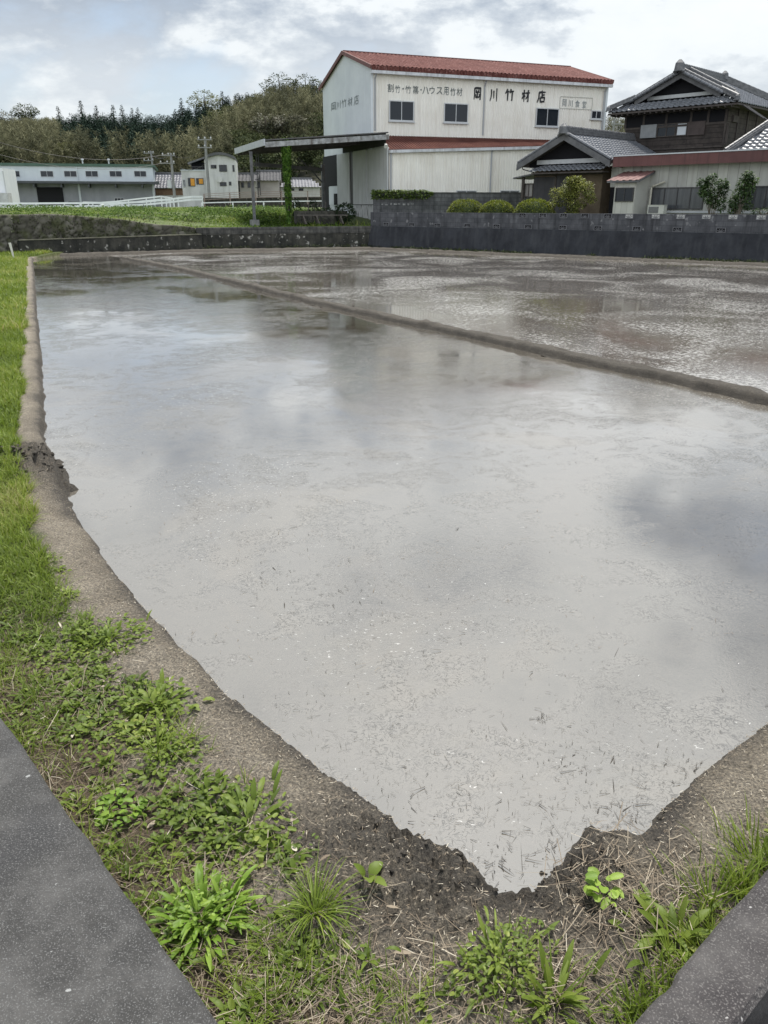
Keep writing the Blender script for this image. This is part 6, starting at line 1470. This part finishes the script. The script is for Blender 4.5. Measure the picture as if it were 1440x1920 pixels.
ridge_tree('broadleaf_tree', 'dark green bush-like tree at the left edge above the storage roof', 12, 286, 145, 2.2, M_brd, h=5)

# ------------------------------------------------------------------ grass bank beyond the stone wall
v = Veg(); n = 52000
x = U(-30, 1.5, n); t_ = U(0, 1, n) ** 1.5; wy = np.interp(x, WLx, WLy); y = wy + .15 + t_ * (82 - wy)
F1 = np.array([math.cos(FA), math.sin(FA)]); lx = (x - F0.loc[0]) * F1[0] + (y - F0.loc[1]) * F1[1]; ly = -(x - F0.loc[0]) * F1[1] + (y - F0.loc[1]) * F1[0]
keep = ~((lx > -1) & (ly > -3.5)) & ~((lx > xn + 3) & (ly > -3.6) & (ly < 4) & (rng.random(n) < .8))
x, y = x[keep], y[keep]; n = len(x)
nz = vnoise(x, y, .55, 3, 3); tall = np.clip((x + 13) / 6, .35, 1) * np.where(y > 46, 1, .6)
path = (x < -10.5) & (y - np.interp(x, WLx, WLy) < 1.0)
L = U(.16, .42, n) * (0.55 + nz) * tall * np.where(path, .3, 1)
v.add(np.c_[x, y, land_h(x, y) - .02], U(0, 6.28, n), U(.7, 1.5, n), U(.3, 1.3, n), L, U(.03, .075, n), np.clip(.5 + (nz - .5) * 1.5 + rng.normal(0, .2, n) + np.where(path, .3, 0), 0, 1), nseg=2, prof='blade')
M_meadow = leaf_mat('meadow_grass', [(0, (0.035, 0.065, 0.012)), (.4, (0.095, 0.16, 0.024)), (.75, (0.17, 0.24, 0.042)), (1, (0.27, 0.28, 0.10))], trans=.45, spec=.15)
v.build('grass', M_meadow)['kind'] = 'stuff'
# tall weeds and vines in the meadow: darker leafy patches
v = Veg(); n = 9000; cx_ = U(-24, -1, 60); cy_ = np.interp(cx_, WLx, WLy) + U(.8, 26, 60); kk = rng.integers(0, 60, n)
x = cx_[kk] + rng.normal(0, .7, n); y = cy_[kk] + rng.normal(0, .7, n); lx = (x - F0.loc[0]) * F1[0] + (y - F0.loc[1]) * F1[1]; ly = -(x - F0.loc[0]) * F1[1] + (y - F0.loc[1]) * F1[0]
ok = (y > np.interp(x, WLx, WLy) + .2) & ~((lx > -1) & (ly > -3.5)); x, y = x[ok], y[ok]; n = len(x)
v.add(np.c_[x, y, land_h(x, y) + U(0, .38, n)], U(0, 6.28, n), U(-.3, 1, n), .8, U(.1, .22, n), U(.06, .13, n), U(0, .8, n), nseg=2)
v.build('weeds', leaf_mat('meadow_weed_leaf', [(0, (0.03, 0.06, 0.015)), (1, (0.13, 0.20, 0.04))], spec=.1, rough=.7))['kind'] = 'stuff'
# weeds rooted in the walls and along the foot of them
v = Veg()
for (p_, q_, k, z0, z1, off) in (((-17.1, 38.2), (-9.7, 42.8), 700, .0, .25, .45), ((-17.1, 38.4), (-9.7, 43), 1800, .6, 1.8, .22), ((-9.7, 42.8), (-.7, 45.3), 900, 0, .2, .35), ((-.6, 45.2), (15.2, 32.5), 3800, .02, .13, .55), ((15.2, 32.5), (26, 24), 1800, .02, .13, .55), ((-18.6, 36.0), (-17.1, 38.2), 700, .1, 1.6, .25)):
    f = rng.random(k); p_, q_ = np.array(p_), np.array(q_); d_ = (q_ - p_) / np.linalg.norm(q_ - p_); nn = np.array([d_[1], -d_[0]])
    P = p_ + (q_ - p_) * f[:, None] + nn * (off * rng.random(k) ** .7)[:, None]
    mask = vnoise(P[:, 0], P[:, 1], .9, 5, 2) > .42
    P = P[mask]; k = len(P)
    v.add(np.c_[P, U(z0, z1, k)], U(0, 6.28, k), U(.2, 1.4, k), U(.4, 1.2, k), U(.07, .20, k), U(.02, .06, k), np.clip(rng.normal(.4, .25, k), 0, 1), nseg=2, prof='blade')
v.build('wall_weeds', leaf_mat('wall_weed_leaf', [(0, (0.02, 0.028, 0.012)), (.5, (0.05, 0.065, 0.02)), (1, (0.10, 0.13, 0.04))]))['kind'] = 'stuff'
# ------------------------------------------------------------------ grass and weeds on the near bank
def on_bank(x, y, dmin):
    d = outd(x, y)
    kl = (x - KA1[0]) * dl[1] - (y - KA1[1]) * dl[0]      # >0 on the field side of the left kerb
    kr = (x - b1_[0]) * dr[1] - (y - b1_[1]) * dr[0]    # <0 on the field side of the right kerb
    return (d > dmin) & (kl > .01) & (kr < -.01), d
def bz(x, y): return bank_h(x, y)
M_lawn = leaf_mat('short_grass', [(0, (0.070, 0.105, 0.014)), (.45, (0.150, 0.215, 0.024)), (.8, (0.23, 0.285, 0.045)), (1, (0.36, 0.34, 0.14))], trans=.4)
M_weed = leaf_mat('weed_leaf', [(0, (0.058, 0.092, 0.016)), (.45, (0.132, 0.190, 0.028)), (.8, (0.225, 0.285, 0.052)), (1, (0.34, 0.37, 0.10))], trans=.42, rough=.5, spec=.3)
M_straw = leaf_mat('dry_straw', [(0, (0.075, 0.055, 0.038)), (.5, (0.20, 0.16, 0.115)), (.85, (0.36, 0.31, 0.235)), (1, (0.55, 0.50, 0.41))], trans=.1, rough=.8)
# far strip of mown grass along the left bund
v = Veg()
for (n, y0, y1, L0, L1, w0) in ((42000, 3.4, 8, .05, .12, .007), (34000, 7, 16, .07, .14, .014), (26000, 14, 38.5, .10, .2, .03)):
    y = y0 + (y1 - y0) * rng.random(n); xs0 = np.interp(y, xs_ref[:, 1], xs_ref[:, 0]); x = xs0 - np.interp(y, [3.5, 6.5], [.40, .22]) - (U(0, 1, n) ** 1.3) * np.interp(y, [3, 8, 16, 38], [1.3, 1.5, 2.0, 4.0])
    ok, d = on_bank(x, y, .2); edge = vnoise(x, y, 2.5, 14, 3) * .24 + np.interp(y, [3.5, 6.5], [.30, .13])
    ok &= d > edge
    fade = np.clip((y - 3.4) / .9, 0, 1); ok &= rng.random(n) < np.maximum(fade, .25)
    x, y = x[ok], y[ok]; k = len(x); nz = vnoise(x, y, .9, 7, 3)
    v.add(np.c_[x, y, bz(x, y) - .01], U(0, 6.28, k), U(.6, 1.5, k), U(.2, 1.2, k), U(L0, L1, k) * (.6 + nz), U(.7, 1.4, k) * w0, np.clip(.52 + (nz - .5) * 1.1 + rng.normal(0, .18, k), 0, 1), nseg=2, prof='blade')
v.build('grass', M_lawn)['kind'] = 'stuff'

# one plant of each habit, scattered
def rosette(v, p, r, n, L, Wd, el, tint, nseg=4, prof='leaf', droop=(.3, 1.1), jit=.25):
    r_ = r
    n = int(n); az = rng.uniform(0, 6.28) + np.arange(n) * 2.4 + rng.normal(0, jit, n); rad = np.abs(rng.normal(0, r_, n))
    x = p[0] + np.cos(az) * rad; y = p[1] + np.sin(az) * rad
    v.add(np.c_[x, y, np.full(n, p[2]) + U(0, .01, n)], az, rng.uniform(*el, n), rng.uniform(*droop, n), rng.uniform(*L, n), rng.uniform(*Wd, n), np.clip(tint + rng.normal(0, .13, n), 0, 1), nseg=nseg, prof=prof)
def clover(v, p, n, R_, hgt, leaf, tint):
    n = int(n); a = rng.uniform(0, 6.28, n); rr_ = R_ * np.sqrt(rng.random(n)); x = p[0] + np.cos(a) * rr_; y = p[1] + np.sin(a) * rr_
    v.add(np.c_[x, y, p[2] + hgt * rng.uniform(.2, 1, n) * (1.1 - .6 * rr_ / R_)], a + rng.normal(0, .9, n), rng.uniform(-.2, .55, n), rng.uniform(.1, .6, n), leaf * rng.uniform(.7, 1.35, n), leaf * rng.uniform(.55, .95, n), np.clip(tint + rng.normal(0, .15, n), 0, 1), nseg=3, prof='round', roll=rng.uniform(-.4, .4, n))
def sample(n, x0, x1, y0, y1, dmin):
    x = U(x0, x1, n); y = U(y0, y1, n); ok, d = on_bank(x, y, dmin); return x[ok], y[ok], d[ok]
vw = Veg(); vg = Veg()
x, y, d = sample(17000, -2.6, 2.2, .75, 4.6, .33)
zz_ = bz(x, y)
cover = vnoise(x, y, 2.1, 33, 3); cover2 = vnoise(x, y, 4.5, 37, 2)
CORN = np.array(gnd(840, 1690, .1)[:2]); 
for i in range(len(x)):
    px_, py_, dd = x[i], y[i], d[i]
    bandL = math.exp(-((dd - .55) / .17) ** 2) * (1 if (px_ < -.25 and 2.0 < py_ < 3.6) else 0)
    dens = .40 + .5 * (cover[i] > .50) + (.30 if py_ < 1.75 else (.1 if py_ < 2.2 else 0)) + .65 * bandL
    if py_ > 3.3: dens = max(dens, .75)
    if math.hypot(px_ - CORN[0], py_ - CORN[1]) < .33 and py_ > 1.5: dens *= .12
    if px_ > .15 and dd < .55: dens *= .12
    if dd < .42 and py_ < 2.3: dens *= .25
    # thick growth along the foot of the kerbs
    kr_ = -((px_ - b1_[0]) * dr[1] - (py_ - b1_[1]) * dr[0])
    if 0 < kr_ < .16: dens = max(dens, .8)
    if rng.random() > dens * .62: continue
    p = (px_, py_, zz_[i] - .004); u = rng.random(); tn = .42 + (cover2[i] - .5) * .7
    if 0 < kr_ < .14 and u < .6: rosette(vg, p, .025, rng.integers(10, 22), (.06, .14), (.004, .008), (.7, 1.5), tn + .1, 3, 'blade')
    elif bandL > .35:
        if u < .6: rosette(vw, p, .014, rng.integers(4, 8), (.025, .065), (.010, .022), (.2, 1.2), tn + .05)
        else: clover(vw, p, rng.integers(6, 13), .05, .06, rng.uniform(.014, .026), tn)
    elif u < .34: clover(vw, p, rng.integers(5, 14), rng.uniform(.03, .065), rng.uniform(.02, .05), rng.uniform(.010, .024), tn + .05)
    elif u < .52: rosette(vw, p, .012, rng.integers(4, 8), (.025, .07), (.008, .02), (.2, 1.1), tn)
    else: rosette(vg, p, .025, rng.integers(6, 15), (.04, .12), (.002, .005), (.4, 1.5), tn + .05, 3, 'blade')
vw.build('weeds', M_weed)['kind'] = 'stuff'
vg.build('grass', M_lawn)['kind'] = 'stuff'
# single plants one can point at
def plant(kind, label, px, py, fn, m=None, group=None):
    p = gnd(px, py, .13); z = bank_z(p); p = gnd(px, py, z); t = thing(kind, label, 'plant', (p[0], p[1], z), 0, group); v = Veg(); fn(v); v.build('leaves', m or M_weed, t)
    return t
M_lime = leaf_mat('lime_leaf', [(0, (0.075, 0.14, 0.015)), (.5, (0.16, 0.27, 0.03)), (1, (0.30, 0.42, 0.07))], trans=.4)
O_ = (0, 0, 0)
def fern(v):
    rosette(v, O_, .075, 110, (.05, .11), (.009, .019), (.4, 1.45), .5, 5, 'leaf', (.4, 2.0), .9); rosette(v, (.07, .05, 0), .05, 40, (.04, .09), (.008, .015), (.4, 1.4), .65, 4, 'leaf', (.4, 1.9), .9); rosette(v, O_, .05, 30, (.06, .11), (.016, .028), (.0, .7), .4, 4); clover(v, O_, 60, .11, .12, .014, .7)
plant('rosette_weed', 'bright lime-green bushy rosette weed near the left concrete kerb', 375, 1725, fern, M_lime)
def tuft(v): rosette(v, O_, .035, 95, (.07, .20), (.003, .007), (.5, 1.5), .42, 6, 'blade', (.6, 2.4), 1.2)
plant('grass_tuft', 'large tuft of long arching grass below the mud corner', 590, 1715, tuft, M_lawn)
def tuft2(v): rosette(v, O_, .03, 40, (.10, .18), (.004, .007), (.7, 1.5), .55, 4, 'blade', (.4, 1.3))
plant('grass_tuft', 'smaller upright grass tuft beside the leafy band on the left', 295, 1420, tuft2, M_lawn)
def bushy(v):
    clover(v, O_, 150, .11, .07, .014, .6); clover(v, (.10, .05, 0), 90, .08, .05, .012, .5); clover(v, (-.09, -.06, 0), 70, .07, .05, .016, .45); clover(v, (.05, -.13, 0), 60, .08, .04, .013, .6); rosette(v, O_, .09, 40, (.04, .09), (.007, .016), (.3, 1.4), .5, 4, 'leaf', (.3, 1.6), .9); rosette(v, (.03, -.05, 0), .11, 70, (.04, .10), (.002, .004), (.4, 1.5), .6, 3, 'blade')
plant('leafy_weed', 'dense bright green leafy clump at the bottom centre under the muddy corner', 935, 1800, bushy)
def two(v): rosette(v, O_, .008, 4, (.06, .10), (.030, .045), (.7, 1.4), .55)
plant('leafy_weed', 'lone two-leaved plant on the dark mud heap', 690, 1650, two)
def pale(v): clover(v, O_, 20, .05, .06, .034, .9)
plant('leafy_weed', 'small pale-leaved seedling on the bare mud right of the corner', 1130, 1672, pale, M_lime)
def dock(v): rosette(v, O_, .07, 44, (.06, .12), (.016, .034), (.2, 1.3), .5, 4, 'leaf', (.3, 1.5), .7)
plant('leafy_weed', 'broad-leaved weed clump against the right kerb', 1262, 1760, dock)
plant('leafy_weed', 'large broad-leaved clump at the outer edge of the left bund', 290, 1325, lambda v: (rosette(v, O_, .10, 100, (.04, .085), (.014, .030), (.3, 1.3), .5, 4, 'leaf', (.3, 1.5), .8), clover(v, O_, 130, .2, .08, .024, .5)))
plant('leafy_weed', 'spreading weed clump higher up the outer edge of the left bund', 205, 1200, lambda v: (rosette(v, O_, .10, 90, (.035, .075), (.012, .026), (.3, 1.3), .5, 4, 'leaf', (.3, 1.5), .8), clover(v, O_, 140, .22, .08, .022, .5)))
plant('leafy_weed', 'round-leaved green clump halfway along the left kerb', 228, 1525, lambda v: clover(v, O_, 90, .085, .07, .024, .5), M_lime)
plant('leafy_weed', 'mixed leafy weed between the grass tuft and the left bund', 470, 1545, lambda v: (rosette(v, O_, .11, 60, (.05, .10), (.012, .026), (.1, 1.2), .4, 4, 'leaf', (.3, 1.5), .8), clover(v, O_, 110, .16, .06, .02, .5)))
plant('leafy_weed', 'two-toned weed at the bottom edge right of the clump', 1040, 1880, lambda v: (rosette(v, O_, .05, 22, (.07, .13), (.012, .026), (.6, 1.4), .55), rosette(v, O_, .06, 30, (.08, .15), (.004, .007), (.6, 1.5), .5, 3, 'blade')))
plant('grass_tuft', 'green grass tuft growing at the base of the right kerb', 1330, 1700, lambda v: rosette(v, O_, .08, 90, (.07, .15), (.004, .008), (.7, 1.5), .4, 3, 'blade'), M_lawn)
plant('grass_tuft', 'bright grass tuft at the right edge above the kerb', 1420, 1625, lambda v: rosette(v, O_, .09, 110, (.07, .15), (.004, .008), (.7, 1.5), .55, 3, 'blade'), M_lawn)

# dry straw and cut stems
v = Veg(); x, y, d = sample(80000, -2.6, 2.2, .75, 4.8, .30)
nz = vnoise(x, y, 2.4, 51, 3); ok = rng.random(len(x)) < np.where(d > .5, .18 + 1.2 * np.clip(nz - .38, 0, 1), .22); ok &= ~((y > 3.4) & (rng.random(len(x)) < .7)); x, y = x[ok], y[ok]; n = len(x)
v.add(np.c_[x, y, bz(x, y) + U(.002, .022, n)], U(0, 6.28, n), rng.normal(.05, .16, n), rng.normal(0, .3, n), U(.015, .09, n) * np.where(rng.random(n) < .10, 2.0, 1), U(.0009, .0026, n), np.clip(rng.normal(.42, .24, n), 0, 1), nseg=3, prof='flat', fold=.3)
# crumbs of straw trodden into the bund
x, y, d = sample(90000, -3.2, 2.2, .8, 7, .03); ok = d < .5; x, y = x[ok], y[ok]; n = len(x)
v.add(np.c_[x, y, bz(x, y) + U(.004, .012, n)], U(0, 6.28, n), rng.normal(.05, .2, n), 0, U(.004, .018, n), U(.0009, .0024, n), np.clip(rng.normal(.6, .28, n), 0, 1), nseg=1, prof='flat', fold=.3)
# heaps of raked straw at the right of the muddy corner
for (px, py, k, s) in ((1120, 1640, 120, .12), (1180, 1700, 130, .12), (1280, 1650, 110, .09), (1190, 1745, 90, .07), (650, 1880, 260, .10), (520, 1800, 200, .12), (800, 1880, 200, .12), (1000, 1890, 160, .1), (420, 1630, 200, .09), (1060, 1830, 120, .06), (230, 1330, 150, .08), (120, 1300, 120, .08)):
    c = gnd(px, py, .12); x = c[0] + rng.normal(0, s, k); y = c[1] + rng.normal(0, s, k)
    v.add(np.c_[x, y, bz(x, y) + U(.002, .02, k)], U(0, 6.28, k), rng.normal(.03, .15, k), rng.normal(0, .3, k), U(.03, .14, k), U(.001, .003, k), np.clip(rng.normal(.5, .22, k), 0, 1), nseg=3, prof='flat', fold=.3)
v.build('dry_straw', M_straw)['kind'] = 'stuff'
# dead leaves and pale flakes
v = Veg(); x, y, d = sample(260, -2.2, 1.5, .8, 4.2, .3); n = len(x)
v.add(np.c_[x, y, bz(x, y) + .015], U(0, 6.28, n), rng.normal(.1, .3, n), rng.normal(0, .5, n), U(.02, .06, n), U(.01, .02, n), U(.3, 1, n), nseg=3, roll=rng.normal(0, .3, n)); v.build('dead_leaves', M_straw)['kind'] = 'stuff'

# clods of wet mud
V = []; F = []; TT = []
base_v, base_f = [], []
nr, ns = 5, 8
for i in range(nr + 1):
    for j in range(ns): ph, th = math.pi * i / nr, 2 * math.pi * j / ns; base_v.append((math.sin(ph) * math.cos(th), math.sin(ph) * math.sin(th), math.cos(ph)))
for i in range(nr):
    for j in range(ns): base_f.append((i * ns + j, (i + 1) * ns + j, (i + 1) * ns + (j + 1) % ns, i * ns + (j + 1) % ns))
base_v = np.array(base_v); base_f = np.array(base_f)
cl = []
for c, r_, k, s0, s1 in ((CL1, .15, 110, .003, .013), (CL2, .15, 110, .003, .013), (CL3, .13, 40, .003, .010), (MUDP, .20, 150, .006, .032)):
    for _ in range(k): cl.append((c[0] + rng.normal(0, r_), c[1] + rng.normal(0, r_ * (1 if s1 < .04 else 2.2)), rng.uniform(s0, s1) * rng.uniform(.5, 1)))
sh = resample(shore[(shore[:, 1] < 2.6)], .03)
for p in sh: cl.append((p[0] + rng.normal(0, .03), p[1] + rng.normal(0, .03), rng.uniform(.004, .012)))
cl = [c for c in cl if outd(np.array([c[0]]), np.array([c[1]]))[0] > -.08]
for i, (cx_, cy_, s) in enumerate(cl):
    jit = 1 + (vnoise(base_v[:, 0] * 1.3 + i * 3.1, base_v[:, 1] * 1.3 + base_v[:, 2] * 2.1, 2.3, 5, 3) - .5) * 1.9
    z = max(bank_z((cx_, cy_)), -.006)
    V.append(base_v * jit[:, None] * np.array([s, s * rng.uniform(.6, 1.2), s * .55]) + np.array([cx_, cy_, z - s * .05])); F.append(base_f + i * len(base_v))
V = np.concatenate(V); mesh_np('mud_clods', V, np.concatenate(F), M_mud, tint=np.full(len(V), .22), smooth=True)['kind'] = 'stuff'

# bits of straw and weed afloat on the paddy
def afloat(v, x, y, L, Wd, tint):
    ok = outd(x, y) < -.03; x, y = x[ok], y[ok]; n = len(x); L = L[ok]; Wd = Wd[ok]
    v.add(np.c_[x, y, U(.003, .006, n)], U(0, 6.28, n), rng.normal(.05, .10, n), rng.normal(0, .25, n), L * np.exp(rng.normal(-.1, .55, n)), Wd * rng.uniform(.5, 1.1, n), tint[ok], nseg=3, prof='blade', fold=.15)
v = Veg(); vl = Veg()
n = 3400; yy = 1.7 + 22 * rng.random(n) ** 1.7; xx = U(-.62, .62, n) * (yy + 1.2)
xx, yy = xx[np.argsort(yy)], np.sort(yy)
pt = vnoise(xx, yy, .7, 90, 3) > .47
afloat(v, xx[pt], yy[pt], U(.006, .03, pt.sum()) * (1 + yy[pt] * .06), U(.001, .003, pt.sum()) * (1 + yy[pt] * .16), U(0, .6, pt.sum()))
pl = ~pt; afloat(vl, xx[pl], yy[pl], U(.008, .03, pl.sum()) * (1 + yy[pl] * .06), U(.001, .0028, pl.sum()) * (1 + yy[pl] * .14), U(.2, .65, pl.sum()))
for (px, py, k, s) in ((420, 815, 26, .35), (1080, 1430, 40, .08), (1110, 1500, 22, .12), (1195, 1530, 60, .07), (1290, 1440, 44, .05), (930, 1615, 26, .05), (1010, 1345, 22, .03), (960, 1560, 20, .12), (880, 1010, 16, .2), (490, 1085, 40, .18), (690, 1190, 40, .25), (830, 1185, 26, .14), (600, 1000, 20, .2), (720, 1090, 14, .1), (640, 1115, 30, .2), (1340, 890, 30, .4), (1000, 720, 40, .8), (1160, 1560, 50, .10), (1050, 1600, 40, .05), (770, 1500, 24, .15), (550, 1310, 24, .15), (1130, 780, 40, .7), (300, 900, 20, .4), (360, 830, 30, .5)):
    c = gnd(px, py, 0); x = c[0] + rng.normal(0, s, k); y = c[1] + rng.normal(0, s, k); afloat(v, x, y, U(.006, .03, k) * (1 + c[1] * .07), U(.0015, .005, k) * (1 + c[1] * .07), U(0, .35, k))
# curly fibres thick in the near corner
n = 1500; c = gnd(980, 1540, 0); x = c[0] + rng.normal(0, .55, n); y = c[1] + rng.normal(0, .38, n) + .1; afloat(v, x, y, U(.008, .030, n), U(.0010, .0022, n), U(.1, .9, n))
M_float = leaf_mat('wet_debris', [(0, (0.025, 0.022, 0.018)), (.5, (0.07, 0.06, 0.05)), (1, (0.20, 0.18, 0.15))], trans=0, rough=.5)
v.build('floating_debris', M_float)['kind'] = 'stuff'
vl.build('floating_straw', M_straw)['kind'] = 'stuff'
